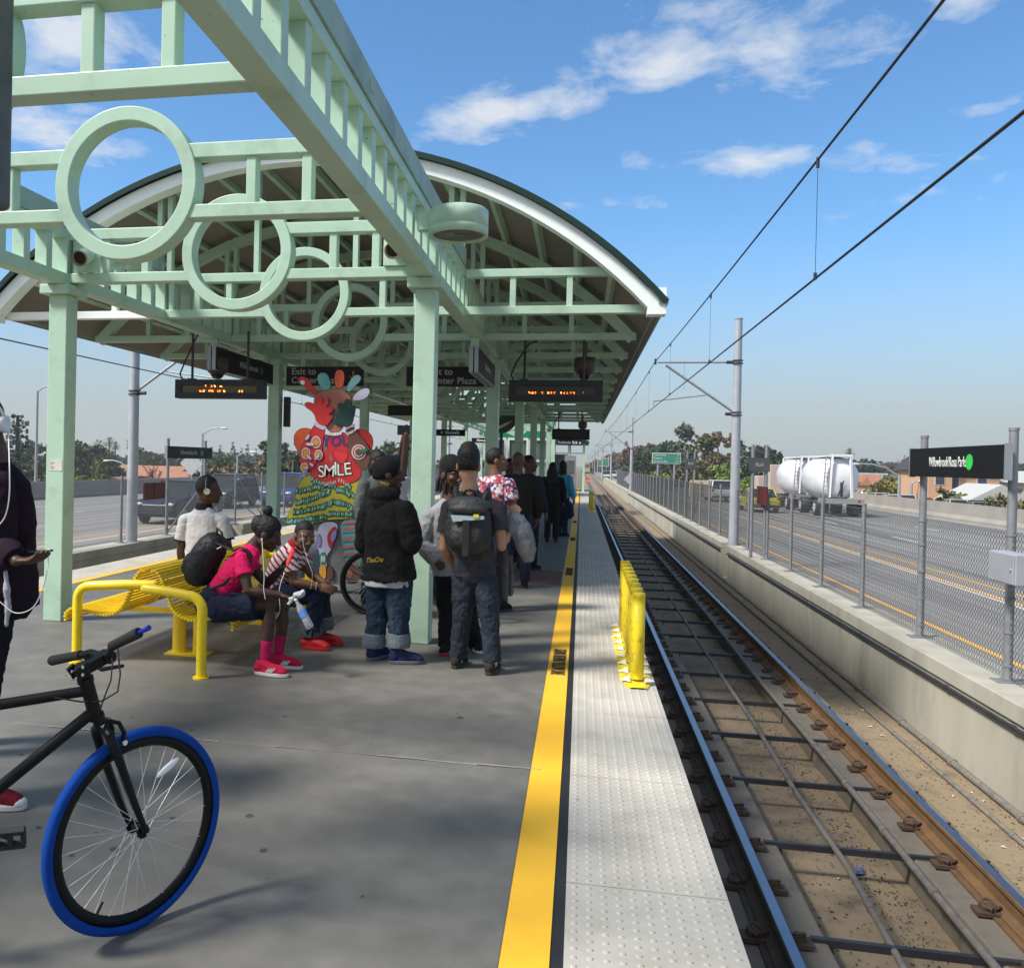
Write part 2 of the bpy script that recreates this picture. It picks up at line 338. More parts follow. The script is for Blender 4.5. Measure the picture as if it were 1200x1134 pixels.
# ------------------------------------------------------------------ rails, clips, rods, conduits
NCLIP = 100
clipmb = MB()
def clip_mesh():
    b = MB()
    b.box(-.085, .085, -.055, .055, -.012, .012)                # base pad
    b.box(-.05, .03, -.03, .03, .012, .04)
    pts = [(-.01+.0, -.052, .03)]
    for k in range(13):
        a = -PI*.5+k/12*PI*1.75
        pts.append((.0+.042*math.cos(a)*-1, .036*math.sin(a), .052+.016*math.sin(a*1.3)))
    pts.append((.075, .02, .03))
    b.tube(pts, .0095, 6)
    me = bpy.data.meshes.new('rail_clip'); me.from_pydata([list(v) for v in b.v], [], b.f); me.materials.append(CLIPM)
    me.polygons.foreach_set('use_smooth', b.sm); return me
cm = clip_mesh()
def rail(xc, label, dark, clips=True, far=300):
    prof = [(-.07, 0), (.07, 0), (.07, .012), (.012, .03), (.010, .115), (.036, .13), (.036, .155), (.03, .16), (-.03, .16), (-.036, .155), (-.036, .13), (-.010, .115), (-.012, .03), (-.07, .012)]
    root = thing('rail', label, 'rail', (xc, 0, -1.15))
    b = MB(); b.prism([(xc+u, -1.15+v) for u, v in prof], -8, far, lambda u, v, d: (u, d, v)); b.build('rail_body', dark, root)
    b = MB(); b.box(xc-.029, xc+.029, -8, far, -.991, -.987); b.build('running_surface', RAILTOP, root)
    b = MB(); b.box(xc-.11, xc+.11, -8, 120, -1.17, -1.152); b.build('rail_pad', dark, root)
    if clips:
        k = 0; far_b = MB()
        for j in range(0, 130):
            y = 4.83+.667*j
            for sd in (-1, 1):
                if j < 50:
                    o = link('rail_clip', cm, root, org=(xc, 0, -1.15)); o.location = (sd*.115, y, .005); o.rotation_euler = (0, 0, 0 if sd < 0 else PI); k += 1
                else: far_b.box(xc+sd*.115-.06, xc+sd*.115+.05, y-.04, y+.04, -1.15, -1.09)
        tag(far_b.build('rail_clip', CLIPM, root), kind='stuff')
    return root
rail(1.19, 'dark rail with a shiny blue-grey top running right beside the platform edge', RAILDK)
rail(2.71, 'rusty brown rail nearest the low sunlit concrete wall', RAILRUST)
rail(mirx(1.19), 'rail of the left track hidden close under the left platform edge', RAILDK, False)
rail(mirx(2.71), 'rail of the left track close to the shaded wall', RAILRUST, False)
# cross rods
def rod_proto():
    r = thing('cross_rod', 'dark flat steel rod lying across the trackbed between the two rails', 'rod', (1.45, 5.58, -1.2), 'steel rods across the right trackbed')
    b = MB(); b.box(1.40, 2.62, 5.562, 5.598, -1.165, -1.145); b.box(1.40, 2.62, 5.562, 5.567, -1.19, -1.165); b.build('bar', DKMET, r)
    b = MB(); b.box(2.45, 2.57, 5.55, 5.61, -1.18, -1.166); b.build('foot', CLIPM, r)
    b = MB(); b.cyl((1.52, 5.58, -1.42), (1.52, 5.58, -1.166), .012, 8); b.build('support', CLIPM, r)
    return r
r0 = rod_proto()
for k in range(1, 60): dup(r0, (1.45, 5.58+1.37*k, -1.2))
# conduits on the track
CONDM = mat('old conduit', (.165, .15, .13), .8, var=.25, scale=12)
def conduit(label, pts, r, collars=True, m=CONDM):
    root = thing('conduit', label, 'conduit', pts[0])
    b = MB(); b.tube(pts, r, 8)
    if collars:
        for i in range(len(pts)-1):
            a = Vector(pts[i]); c = Vector(pts[i+1]); n = int((c-a).length/1.5)
            for k in range(n+1 if n else 0):
                p = a.lerp(c, (k+.3)/(n+1)); d = (c-a).normalized(); b.cyl(p-d*.03, p+d*.03, r*1.3, 8)
    b.build('pipe', m, root)
    return root
conduit('thin grey conduit along the middle of the trackbed floor', [(1.95, -6, -1.37), (1.86, 2, -1.37), (1.84, 5, -1.19), (1.88, 6.6, -1.125), (1.86, 8, -1.125), (1.90, 10, -1.125), (1.88, 14, -1.125), (1.90, 20, -1.125), (1.88, 45, -1.125), (1.88, 110, -1.125)], .022)
conduit('thicker grey conduit on the ledge just left of the rusty rail', [(2.33, -6, -1.125), (2.33, 6, -1.125), (2.35, 9, -1.12), (2.34, 12.8, -1.12), (2.38, 17, -1.12), (2.36, 110, -1.12)], .026)
conduit('black pipe clipped along the face of the right track wall under its coping', [(3.885, -8, -.66), (3.885, 24.8, -.66)], .019, True, DKMET)
conduit('black pipe along the far stretch of the right track wall beyond the first pole', [(3.885, 26.0, -.66), (3.885, 75.9, -.66)], .019, True, DKMET)
conduit('grey pipe lying in the gutter against the foot of the right wall', [(3.84, -8, -1.36), (3.82, 30, -1.36), (3.84, 74, -1.36)], .035)
conduit('second grey pipe lying in the gutter a step out from the right wall', [(3.58, -8, -1.375), (3.60, 12, -1.375), (3.57, 74, -1.375)], .022)
# litter
b = MB(); b.add([at(1003, 1013, Z=-1.385), at(1012, 1016, Z=-1.37), at(1014, 1024, Z=-1.388), at(1001, 1023, Z=-1.375), at(1007, 1018, Z=-1.355)], [(0, 1, 4), (1, 2, 4), (2, 3, 4), (3, 0, 4)])
tag(b.build('snack_wrapper', mat('foil wrapper', (.30, .36, .62), .25, metal=.6, var=.5, scale=60)), 'crumpled blue and white snack wrapper on the trackbed', 'litter')
DEB = mat('dark debris', (.06, .045, .03), .9, var=.4, scale=30)
b = MB()
for k in range(2600):
    y = 4.6+abs(rng.normal(0, 5)); x = rng.choice([rng.uniform(1.55, 2.35), rng.uniform(3.1, 3.85), rng.normal(2.2, .1)])
    s_ = rng.uniform(.004, .016); a = rng.uniform(0, PI); c, sn = math.cos(a)*s_, math.sin(a)*s_
    b.add([(x+c, y+sn, -1.397), (x-sn*.6, y+c*.6, -1.39), (x-c, y-sn, -1.395), (x+sn*.5, y-c*.5, -1.398)], [(0, 1, 2, 3)])
b.build('track_debris', DEB, kind='stuff')
b = MB()
for k in range(34):
    y = 5+abs(rng.normal(0, 7)); x = rng.choice([rng.uniform(1.55, 2.35), rng.uniform(3.15, 3.8), rng.uniform(3.4, 3.7)]); a = rng.uniform(0, PI); s_ = rng.uniform(.012, .035); c, sn = math.cos(a)*s_, math.sin(a)*s_
    b.add([(x+c, y+sn, -1.394), (x-sn*.7, y+c*.7, -1.386), (x-c, y-sn, -1.396), (x+sn*.4, y-c*.6, -1.38)], [(0, 1, 2, 3)])
b.build('paper_scraps', mat('pale scraps', (.45, .43, .40), .8, var=.3, scale=40), kind='stuff')
# ------------------------------------------------------------------ chain-link fences
def chain_panel(L_, Hh, r=.0027):
    """one bay of chain-link in the plane x=0, y 0..L_, z 0..Hh"""
    vs = []; fs = []; p = .064; nw = int(L_/p); nz = int(Hh/p*2)
    def seg(a, b_):
        o = len(vs); a = Vector(a); b_ = Vector(b_); d = (b_-a).normalized(); s_ = d.cross(Vector((1, 0, 0))).normalized()*r; x = Vector((r, 0, 0))
        for q in (a, b_): vs.extend([tuple(q+s_), tuple(q-s_*.5+x*.87), tuple(q-s_*.5-x*.87)])
        fs.extend([(o, o+1, o+4, o+3), (o+1, o+2, o+5, o+4), (o+2, o, o+3, o+5)])
    for i in range(nw+1):
        for sgn in (1, -1):
            y = i*p
            for k in range(nz):
                ya = y+(p/2 if (k % 2) else 0)*sgn; yb = y+(p/2 if not (k % 2) else 0)*sgn
                if min(ya, yb) < 0 or max(ya, yb) > L_: continue
                seg((r*sgn*.8, ya, k*p/2), (r*sgn*.8, yb, (k+1)*p/2))
    me = bpy.data.meshes.new('chain_link'); me.from_pydata(vs, [], fs); me.materials.append(mat('chain-link wire', (.075, .078, .08), .6, metal=.2, var=.1)); return me
PITCHF = 2.32
cl = chain_panel(PITCHF, 1.5); cl_thin = chain_panel(PITCHF, 1.5, .0030)
FPOST = mat('fence post steel', (.27, .28, .29), .5, metal=.4, var=.15, scale=14)
def post_mesh(h, r):
    b = MB(); b.cyl((0, 0, 0), (0, 0, h), r, 12); b.cyl((0, 0, h), (0, 0, h+.03), r*1.12, 12); b.box(-.13, .13, -.1, .1, -.008, .012); b.box(-.05, .05, -.05, .05, .012, .03)
    for z in (.15, .48, .82, 1.15, 1.45): b.cyl((0, 0, z), (0, 0, z+.025), r*1.18, 10); b.box(-r*.3-.0, r*.3, -r*1.9, -r, z+.003, z+.022)
    me = bpy.data.meshes.new('post'); me.from_pydata([list(v) for v in b.v], [], b.f); me.polygons.foreach_set('use_smooth', b.sm); me.materials.append(FPOST); return me
pm = post_mesh(1.55, .032); pmt = post_mesh(2.5, .042)
def fence(x, y0, n, label, tall, braces):
    root = thing('chain_link_fence', label, 'fence', (x, y0, -.44))
    for k in range(n):
        o = link('post', pmt if k in tall else pm, root); o.location = (0, k*PITCHF, 0)
        if k < n-1 and k < 60: o = link('chain_link', cl if x > 0 else cl_thin, root); o.location = (0, k*PITCHF, .03)
    for z in (.06, 1.5): b = MB(); b.tube([(0, 0, z), (0, (n-1)*PITCHF, z)], .003, 5); b.build('tension_wire', FPOST, root, world=False)
    b = MB()   # brace struts at pull posts
    for a_, c_ in braces:
        b = MB(); b.cyl((.04, a_*PITCHF, .1), (.04, c_*PITCHF, 1.40), .02, 8); b.build('brace', FPOST, root, world=False)
    return root
FR = fence(4.22, 9.75-PITCHF*5, 48, 'chain-link fence on the right wall, with the tall posts of the large black station sign', (5, 6), ((14, 15), (16, 15)))
FL = fence(mirx(4.22), 21.35-PITCHF*7, 48, 'chain-link fence on the left wall beyond the left track', (7, 8), ((7, 8.0), (9.8, 8.2), (10, 9.05)))
for k in range(25):   # coarser stretch where the fence runs on beyond the station
    pass
# junction box on right fence
jb = thing('junction_box', 'grey sheet-steel junction box strapped to the fence post under the black sign', 'junction box', (4.14, 9.7, .45))
b = MB(); q = at(1185, 637, X=4.12); b.box(3.98, 4.14, q.y-.42, q.y+.1, .585, .88); b.build('cabinet', STEELG, jb, bevel=.01)
b = MB(); b.box(3.965, 3.98, q.y-.41, q.y+.09, .595, .87); b.cyl((3.955, q.y-.36, .73), (3.965, q.y-.36, .73), .015, 10); b.build('door', STEELG, jb, bevel=.004)
# dark red panels wired to the fences
for x, y, z, nm in ((at(893, 590, X=4.12).x, at(893, 590, X=4.12).y, .6, 'right'), (-10.45, at(181, 579, X=-10.45).y, .8, 'left')):
    b = MB(); hz = at(893, 575, X=4.12).z if nm == 'right' else at(181, 570, X=-10.45).z
    b.box(x-.02, x+.02, y-.55, y+.55, hz-.32, hz+.1); b.box(x-.03, x+.03, y-.04, y+.04, hz-.32, hz+.1)
    tag(b.build('fence_panel', mat('maroon panel', (.10, .018, .016), .6, var=.2)), 'dark red board wired onto the '+nm+' chain-link fence', 'board')
# ------------------------------------------------------------------ canopy: columns, beams, ring trusses, vaulted roof
BAY = 2.0333; Y2 = 7.785
def Yn(n): return Y2+(n-2)*BAY
XL, XR = XC-1.805, XC+1.805
R0, ZC = 5.386, -.197
def arch(x, dr=0): return ZC+math.sqrt((R0-dr)**2-(x-XC)**2)
can = thing('station_canopy', 'mint green steel canopy with ring trusses and a curved roof over the platform', 'canopy', (XC, Y2, 0))
NCOL = [-1, 2, 5, 8, 11, 14, 17, 20]
for n in NCOL:
    for x in (XL, XR):
        if n < 0 and x > XC: continue
        b = MB(); y = Yn(n); b.box(x-.095, x+.095, y-.095, y+.095, 0, 3.16)
        cob = b.build('column', GREEN, can, bevel=.008)
        b = MB(); b.box(x-.155, x+.155, y-.165, y+.165, 3.16, 3.25); b.box(x-.085, x+.085, y-.085, y+.085, 3.25, 3.80); b.build('column_cap', GREEN, cob, bevel=.006)
def beam(x, y0, y1, fascia):
    b = MB(); b.box(x-.075, x+.075, y0, y1, 3.252, 3.37)
    b.box(x-.075, x+.075, y0, y1, 3.71, 3.80)
    k0 = int(math.floor((y0-Y2)/(BAY/6)))
    k = k0
    while True:
        y = Y2+k*BAY/6; k += 1
        if y > y1-.03: break
        if y < y0+.03: continue
        b.box(x-.062, x+.062, y-.045, y+.045, 3.368, 3.712)
    o = b.build('side_beam', GREEN, can, bevel=.006)
    if fascia:
        sg = 1 if x > XC else -1
        b = MB(); yy = y0
        while yy < y1-.01:
            ye = min(yy+BAY*1.5, y1); b.box(x-.09, x+.09, yy+.003, ye-.003, 3.802, 3.985); b.box(x+sg*.0905, x+sg*.094, yy+.05, yy+.15, 3.86, 3.93); yy = ye
        b.build('gutter', GREEND, o, bevel=.004)
for x in (XL, XR):
    beam(x, -1.0, 9.70, True); beam(x, 9.705, 36.2, False); beam(x, 36.21, 46, True)
def ringtruss(n, roofed):
    y = Yn(n); b = MB(); d = .06
    xa, xb = XL+.075, XR-.075
    for z0, z1 in ((3.275, 3.37), (3.69, 3.795)):
        for s in (-1, 1):
            xr = math.sqrt(max(0, .50**2-((z0+z1)/2-3.535)**2))
            x0, x1 = (xa, XC-xr) if s < 0 else (XC+xr, xb)
            b.box(x0, x1, y-d, y+d, z0, z1)
    for s in (-1, 1):
        for t in (.93, 1.33): b.box(XC+s*t-.036, XC+s*t+.036, y-.045, y+.045, 3.368, 3.692)
        b.box(XC+s*1.66-.03, XC+s*1.66+.03, y-.045, y+.045, 3.368, 3.692)
    ns = 56
    for i in range(ns):
        a0, a1 = 2*PI*i/ns, 2*PI*(i+1)/ns
        q = lambda a, r, yy: (XC+r*math.cos(a), yy, 3.535+r*math.sin(a))
        v = [q(a, r, yy) for a in (a0, a1) for r in (.437, .54) for yy in (y-.072, y+.072)]
        b.add(v, [(0, 4, 6, 2), (1, 3, 7, 5), (2, 6, 7, 3), (0, 1, 5, 4)], 0, False)
    tr = b.build('ring_truss', GREEN, can, bevel=.007)
    if roofed:
        front = n == 3
        M1 = WHITEP if front else GREEN
        d = .055
        for s in (-1, 1):
            b = MB(); e = XC+s*3.86; x0 = XC+s*1.88
            b.box(min(e, x0), max(e, x0), y-d, y+d, 3.275, 3.365)
            e2 = XC+s*3.50; b.box(min(e2, x0), max(e2, x0), y-d, y+d, 3.69, 3.78)
            for t in (2.41, 3.03): b.box(XC+s*t-.033, XC+s*t+.033, y-.04, y+.04, 3.36, 3.695)
            b.build('tie_chord', WHITEP if front and s < 0 else GREEN, tr, bevel=.005)  # left chord of the front truss whitened to imitate sun on its green paint
            for t in (.60, 1.70, 1.83):
                b = MB(); b.box(XC+s*t-.03, XC+s*t+.03, y-.04, y+.04, 3.80, arch(XC+s*t, .15)); b.build('hanger_post', GREEN, tr)
        b = MB(); ns = 40; A = math.asin(3.98/R0)
        ro, ri = (R0-.056, R0-.195) if front else (R0-.16, R0-.29)
        d = .075 if front else .05
        yy0, yy1 = (y-.28, y-.10) if front else (y-d, y+d)
        for i in range(ns):
            a0, a1 = -A+2*A*i/ns, -A+2*A*(i+1)/ns
            q = lambda a, r, yy: (XC+r*math.sin(a), yy, ZC+r*math.cos(a))
            v = [q(a, r, yy) for a in (a0, a1) for r in (ri, ro) for yy in (yy0, yy1)]
            fs = [(0, 4, 6, 2), (1, 3, 7, 5), (2, 6, 7, 3), (0, 1, 5, 4)]
            if i == 0: fs.append((0, 2, 3, 1))
            if i == ns-1: fs.append((4, 5, 7, 6))
            b.add(v, fs, 0)
        if front:
            for s in (-1, 1): b.box(min(XC+s*3.84, XC+s*4.03), max(XC+s*3.84, XC+s*4.03), yy0-.002, yy1+.002, 3.22, 3.50)
        b.build('arch_rib', M1, tr)
for n in range(-1, 21): ringtruss(n, 3 <= n <= 15)
# roof shell
YR0, YR1 = Yn(3)-.32, Yn(16)+.1
b = MB(); ns = 48; A = math.asin(4.05/R0)
for i in range(ns):
    a0, a1 = -A+2*A*i/ns, -A+2*A*(i+1)/ns
    q = lambda a, r, yy: (XC+r*math.sin(a), yy, ZC+r*math.cos(a))
    v = [q(a, r, yy) for a in (a0, a1) for r in (R0-.045, R0) for yy in (YR0, YR1)]
    b.add(v, [(2, 6, 7, 3), (0, 4, 6, 2), (1, 3, 7, 5)]+([(0, 2, 3, 1)] if i == 0 else [])+([(4, 5, 7, 6)] if i == ns-1 else []), 0)
    v = [q(a, r, yy) for a in (a0, a1) for r in (R0-.075, R0-.0455) for yy in (YR0+.05, YR1-.05)]
    b.add(v, [(0, 1, 5, 4), (0, 4, 6, 2), (1, 3, 7, 5)], 1)
for i in range(ns):
    a0, a1 = -A+2*A*i/ns, -A+2*A*(i+1)/ns
    q = lambda a, r, yy: (XC+r*math.sin(a), yy, ZC+r*math.cos(a))
    v = [q(a, r, yy) for a in (a0, a1) for r in (R0-.055, R0+.006) for yy in (YR0-.03, YR0-.002)]
    b.add(v, [(2, 6, 7, 3), (0, 4, 6, 2), (1, 3, 7, 5), (0, 1, 5, 4)]+([(0, 2, 3, 1)] if i == 0 else [])+([(4, 5, 7, 6)] if i == ns-1 else []), 0)
roof = b.build('roof', [DKGREEN, SOFFIT], can)
for k in range(-7, 8):
    b = MB(); a = k*.105
    if abs(k) == 7: a = math.copysign(.725, k)
    p0 = Vector((XC+(R0-.12)*math.sin(a), YR0+.06, ZC+(R0-.12)*math.cos(a))); p1 = p0.copy(); p1.y = YR1-.06
    b.bar(p0, p1, .06, .085, up=(math.sin(a), 0, math.cos(a)))
    b.build('purlin', GREEN, roof)
for k in range(1, 56):    # standing seams on the outside of the vault
    pass
for s in (-1, 1): b = MB(); b.box(XC+s*4.0-.05, XC+s*4.0+.05, YR0+.02, YR1-.02, 3.33, 3.40); b.build('eave_gutter', GREEND, roof)
# ------------------------------------------------------------------ signs, lamps, displays, bench, bollards, sculpture, bikes
SIGNF = mat('sign black enamel', (.010, .010, .011), .5, var=.15, scale=3, spec=.2)
SIGNG = mat('sign charcoal enamel', (.026, .026, .029), .55, var=.15, scale=3, spec=.2)
ALU = mat('aluminium frame', (.34, .36, .38), .4, metal=.5, var=.1)
LETW = mat('sign white lettering', (.78, .78, .76), .5, var=0)
LETG = mat('sign grey lettering', (.42, .42, .40), .5, var=0)
DOTG = mat('line green dot', (.04, .55, .08), .5, var=0)
def disc(c, x, y, r, ry, m, name, parent, d=.003):
    b = MB(); x = Vector(x); y = Vector(y); nn = x.cross(y); c = Vector(c); n = 28
    v = [c+x*(r*math.cos(2*PI*i/n))+y*(ry*math.sin(2*PI*i/n))+nn*k for k in (-.002, d) for i in range(n)]
    b.add(v, [tuple(range(n, 2*n))]+[(i, (i+1) % n, n+(i+1) % n, n+i) for i in range(n)]); return b.build(name, m, parent)
def side_sign(x, y0, y1, z0, z1, label, lettering):
    t = thing('station_sign', label, 'sign', (x, (y0+y1)/2, z1))
    b = MB(); b.box(x+.012, x+.055, y0, y1, z0, z1); b.box(x-.055, x-.012, y0, y1, z0, z1); b.box(x-.0125, x+.0125, y0+.05, y1-.05, z0+.02, z1-.02); b.build('panel', SIGNF, t, bevel=.003)
    for s in (-1, 1): b = MB(); b.box(x+s*.034-.026, x+s*.034+.026, y0-.012, y0+.012, z0-.006, z1+.006); b.box(x+s*.034-.026, x+s*.034+.026, y0+.012, y1+.01, z0-.014, z0-.002); b.build('end_frame', ALU, t)
    for ya in (y0+.05, y1-.2): b = MB(); b.box(x-.05, x+.05, ya, ya+.11, z1+.001, 3.252); b.build('hanger', GREEN, t, bevel=.004)
    zc = (z0+z1)/2; yc = (y0+y1)/2+.1
    text_mesh(lettering, .13, frameM((x+.0565, yc, zc), (0, 1, 0), (0, 0, 1)), 'lettering', LETG, t, bold=.002)
    disc((x+.0565, yc+.52, zc), (0, 1, 0), (0, 0, 1), .06, .06, mat('dim green dot', (.03, .16, .08), .5, var=0), 'line_dot', t)
side_sign(-5.0, 11.3, 13.6, 2.83, 3.14, 'black name sign under the left canopy beam, parallel to the platform, reading Willowbrook', 'Willowbrook')
side_sign(-1.39, 11.3, 13.55, 2.80, 3.12, 'black name sign under the right canopy beam, seen almost edge-on', 'Willowbrook')
def exit_sign(x0, x1, label, tx, ax):
    y = Yn(5)-.02; t = thing('exit_sign', label, 'sign', ((x0+x1)/2, y, 3.15))
    b = MB(); b.box(x0, x1, y-.04, y+.04, 2.83, 3.14); b.build('panel', SIGNG, t, bevel=.004)
    for x in (x0+.28, x1-.28): b = MB(); b.box(x-.035, x+.035, y-.035, y+.035, 3.142, 3.276); b.build('hanger', GREEN, t)
    text_mesh('Exit to\nCenter Plaza', .145, frameM((tx, y-.0415, 2.985), (1, 0, 0), (0, 0, 1)), 'lettering', LETG, t, bold=.003, align='LEFT')
    b = MB(); o = (ax, y-.0415); q = [(-.013, .085), (-.013, -.03), (-.055, .012), (-.066, -.002), (0, -.075), (.066, -.002), (.055, .012), (.013, -.03), (.013, .085)]
    b.prism(q, 0, .003, lambda u, v, d: (o[0]+u, o[1]-d, 2.985+v)); b.build('arrow', mat('arrow amber', (.45, .28, .03), .5, var=0), t)
exit_sign(-4.80, -3.50, 'charcoal exit sign behind the painted figure, arrow at its right end', -4.71, -3.66)
exit_sign(-2.78, -1.53, 'charcoal exit sign partly hidden by the front right column', -2.45, -2.62)
LEDM = mat('led amber', (.9, .25, .03), .5, var=0, emit=(1, .10, .012, 5))
LEDY = mat('led yellow', (.9, .5, .1), .5, var=0, emit=(1, .36, .06, 6))
SCR = mat('led screen', (.035, .032, .022), .35, var=.1)
def led(x0, x1, y, z0, z1, label, lit, top, fs=SCR):
    t = thing('message_display', label, 'display', ((x0+x1)/2, y, z1))
    b = MB(); b.box(x0, x1, y-.0, y+.14, z0, z1)
    for q in ((x0, x1, z0, z0+.075), (x0, x1, z1-.075, z1), (x0, x0+.085, z0+.075, z1-.075), (x1-.085, x1, z0+.075, z1-.075)): b.box(q[0], q[1], y-.03, y+.001, q[2], q[3])
    b.build('case', mat('display black', (.012, .012, .013), .45, var=.2), t)
    b = MB(); b.box(x0+.086, x1-.086, y-.006, y-.001, z0+.076, z1-.076); b.build('screen', fs, t)
    if lit:
        r = random.Random(int(x0*100)); b = MB(); zc = (z0+z1)/2
        for row, xs_, xe, dens in ((zc-.028, x0+.26, x1-.24, .62), (zc+.038, x0+.42, x1-.45, .2)):
            x = xs_
            while x < xe:
                if r.random() < dens:
                    for c in range(r.randint(2, 4)):
                        for d in range(3):
                            if r.random() < .72: b.box(x+c*.009, x+c*.009+.0065, y-.0085, y-.0065, row+d*.009-.012, row+d*.009-.0055, int(r.random() < .35))
                x += .042
        b.build('lamp_dots', [LEDM, LEDY], t)
    for x in (x0+.2, x1-.25): b = MB(); b.cyl((x, y+.07, z1-.005), (x, y+.07, top), .018, 8); b.box(x-.05, x+.05, y+.02, y+.12, z1, z1+.02); b.build('drop_rod', DKMET, t)
    b = MB(); b.tube([(x0+.06, y+.07, z1), (x0+.02, y+.07, z1+.08), (x0+.09, y+.07, z1+.25), (x0+.25, y+.08, top-.05), (x0+.36, y+.09, top)], .012, 6); b.build('cable', BLACK, t)
    return t
led(-.97, .255, Yn(4)-.07, 2.46, 2.735, 'black hanging message display with orange lights, by the right platform edge', True, 3.28)
led(-5.37, -4.13, 11.0, 2.405, 2.655, 'black hanging message display with orange lights, left of the platform', True, 3.30, mat('lit led screen', (.10, .085, .035), .5, var=.1))
led(-.92, .24, 28.0, 2.42, 2.75, 'switched-off black message display hanging far along the right side', False, 3.3)
def dome_cam(x, y, z, label):
    t = thing('dome_camera', label, 'camera', (x, y, z+.2))
    b = MB(); b.lathe([(0, .12), (.14, .12), (.15, .02), (.14, -.06), (.10, -.10)], (x, y, z), 18); b.cyl((x, y, z+.12), (x, y, 3.28), .03, 8); b.build('housing', mat('camera housing', (.07, .045, .035), .5), t)
    b = MB(); b.ell((x, y, z-.09), .095, .095, .085, 16); b.build('dome', mat('smoked dome', (.01, .01, .012), .1), t)
dome_cam(.02, Yn(4)+.25, 2.95, 'dark dome camera above the right message display')
dome_cam(-5.0, 11.5, 2.88, 'dark dome camera above the left message display')
dome_cam(.02, 30.0, 2.95, 'small dome camera beyond the switched-off display')
# drum lamp
c = at(538, 262, X=-.98)
dl = thing('drum_lamp', 'round mint green drum lamp bracketed to the right canopy beam', 'lamp', (-.98, 6.8, 3.48))
b = MB(); b.lathe([(0, .105), (.215, .105), (.232, .09), (.232, -.035), (.228, -.037), (.232, -.041), (.232, -.10), (.205, -.10), (.20, -.07), (0, -.07)], (-.98, 6.8, 3.48), 40); b.build('shade', GREEN, dl)
b = MB(); b.lathe([(0, -.072), (.199, -.072), (.199, -.086), (0, -.086)], (-.98, 6.8, 3.48), 32); b.build('lens', mat('lamp lens', (.10, .10, .10), .25, var=.3, scale=12), dl)
b = MB(); b.box(-1.30, -1.19, 6.755, 6.845, 3.43, 3.56); b.build('bracket', GREEN, dl, bevel=.004)
# horn spotlights on the front columns
def spot(x, label):
    y = Y2-.062; z = 3.50; t = thing('spotlight', label, 'spotlight', (x, y, z)); d = Vector((.25 if x < XC else .06, -1, -.38)).normalized()
    b = MB(); b.box(x-.125, x+.125, y-.02, y, z-.13, z+.15); b.build('back_plate', GREEN, t, bevel=.006)
    a = Vector((x, y-.0, z+.05)); e = a+d*.30
    Ms = d.to_track_quat('Z', 'Y').to_matrix()
    b = MB(); b.lathe([(.075, -.05), (.075, .30), (.072, .304), (.064, .300), (.060, .285), (.060, .22)], a, 28, M=Ms); b.build('tube', WHITEP if x > XC else GREEN, t)
    b = MB(); b.cyl(a+d*.262, a+d*.266, .0605, 24); b.build('grille', mat('rusty grille', (.035, .022, .014), .8), t)
    b = MB(); b.lathe([(.073, .301), (.074, .309), (.060, .309), (.0595, .28)], a, 28, M=Ms); b.build('rim', mat('rusty rim', (.25, .17, .10), .8, var=.3, scale=30), t)
spot(-4.70, 'mint tube spotlight on the canopy beside the front left column')
spot(-1.66, 'whitish tube spotlight on the canopy beside the front right column')
# plaque on column
b = MB(); q0 = at(58, 538, Y=Y2-.098); b.box(q0.x, q0.x+.135, Y2-.0985, Y2-.096, q0.z-.11, q0.z); t = b.build('plaque', mat('plaque white', (.62, .60, .56), .5), None)
tag(t, 'small white notice plaque fixed to the front left column', 'plaque')
pm_ = mat('plaque print', (.15, .15, .15), .6, var=0)
b = MB()
for i, (w_, o_) in enumerate(((.045, .03), (.025, .045), (.04, .07), (.035, .085))): b.box(q0.x+.012, q0.x+.012+w_, Y2-.0992, Y2-.0986, q0.z-o_-.006, q0.z-o_)
b.build('print', pm_, t)
# grey hanging cabinet, top left
hc = thing('hanging_sign', 'grey-edged end of a hanging sign cabinet at the top left corner', 'sign', (-2.3, 2.6, 3))
e = at(14.5, 249, Y=2.77); u_ = at(14.5, -60, Y=2.77)
b = MB(); b.box(e.x-.9, e.x-.04, 2.57, 2.75, e.z+.02, u_.z-.02); b.build('panel', SIGNF, hc, bevel=.01)
b = MB(); b.box(e.x-.06, e.x, 2.55, 2.77, e.z, u_.z); b.build('end_frame', mat('weathered cabinet', (.085, .09, .095), .55, var=.35, scale=7), hc, bevel=.02)
b = MB(); b.box(e.x-.55, e.x-.45, 2.6, 2.7, u_.z-.02, 3.4); b.build('hanger', GREEN, hc)
# ------------------------------------------------------------------ bench
YB = mat('yellow powder coat', (.86, .61, .012), .35, var=.08, scale=6, dirt=(.50, .34, .02), dscale=30, dlo=.62, dhi=.74, spec=.45, speck=(.06, .045, .02), sscale=70, sthr=.70)
be = thing('bench', 'yellow slatted metal double bench with tubular armrests', 'bench', (-3.27, 7.3, 0))
BX = -3.27; BY0, BY1 = 6.28, 8.75
def armtube(y, s, base, ctr):
    R = .11; pts = [(base, y, 0)]; top = .60
    for k in range(9):
        a = k/8*PI/2; pts.append((base-s*R*(1-math.cos(a)), y, top-R+R*math.sin(a)))
    for t in (.3, .6): x = base-s*R+(ctr-(base-s*R))*t; pts.append((x, y+.02*t, top+.03*math.sin(t*PI/2)))
    pts += [(ctr-.0, y+.03, top+.03)]
    b = MB(); b.tube(pts, .0375, 14); b.ell(pts[-1], .0375, .0375, .0375, 12); b.cyl((base, y, 0), (base, y, .012), .06, 18)
    b.build('armrest', YB, be)
for yy in (6.03, 8.6):
    armtube(yy, 1, -2.70, -3.17); armtube(yy+.2, -1, -3.83, -3.20)
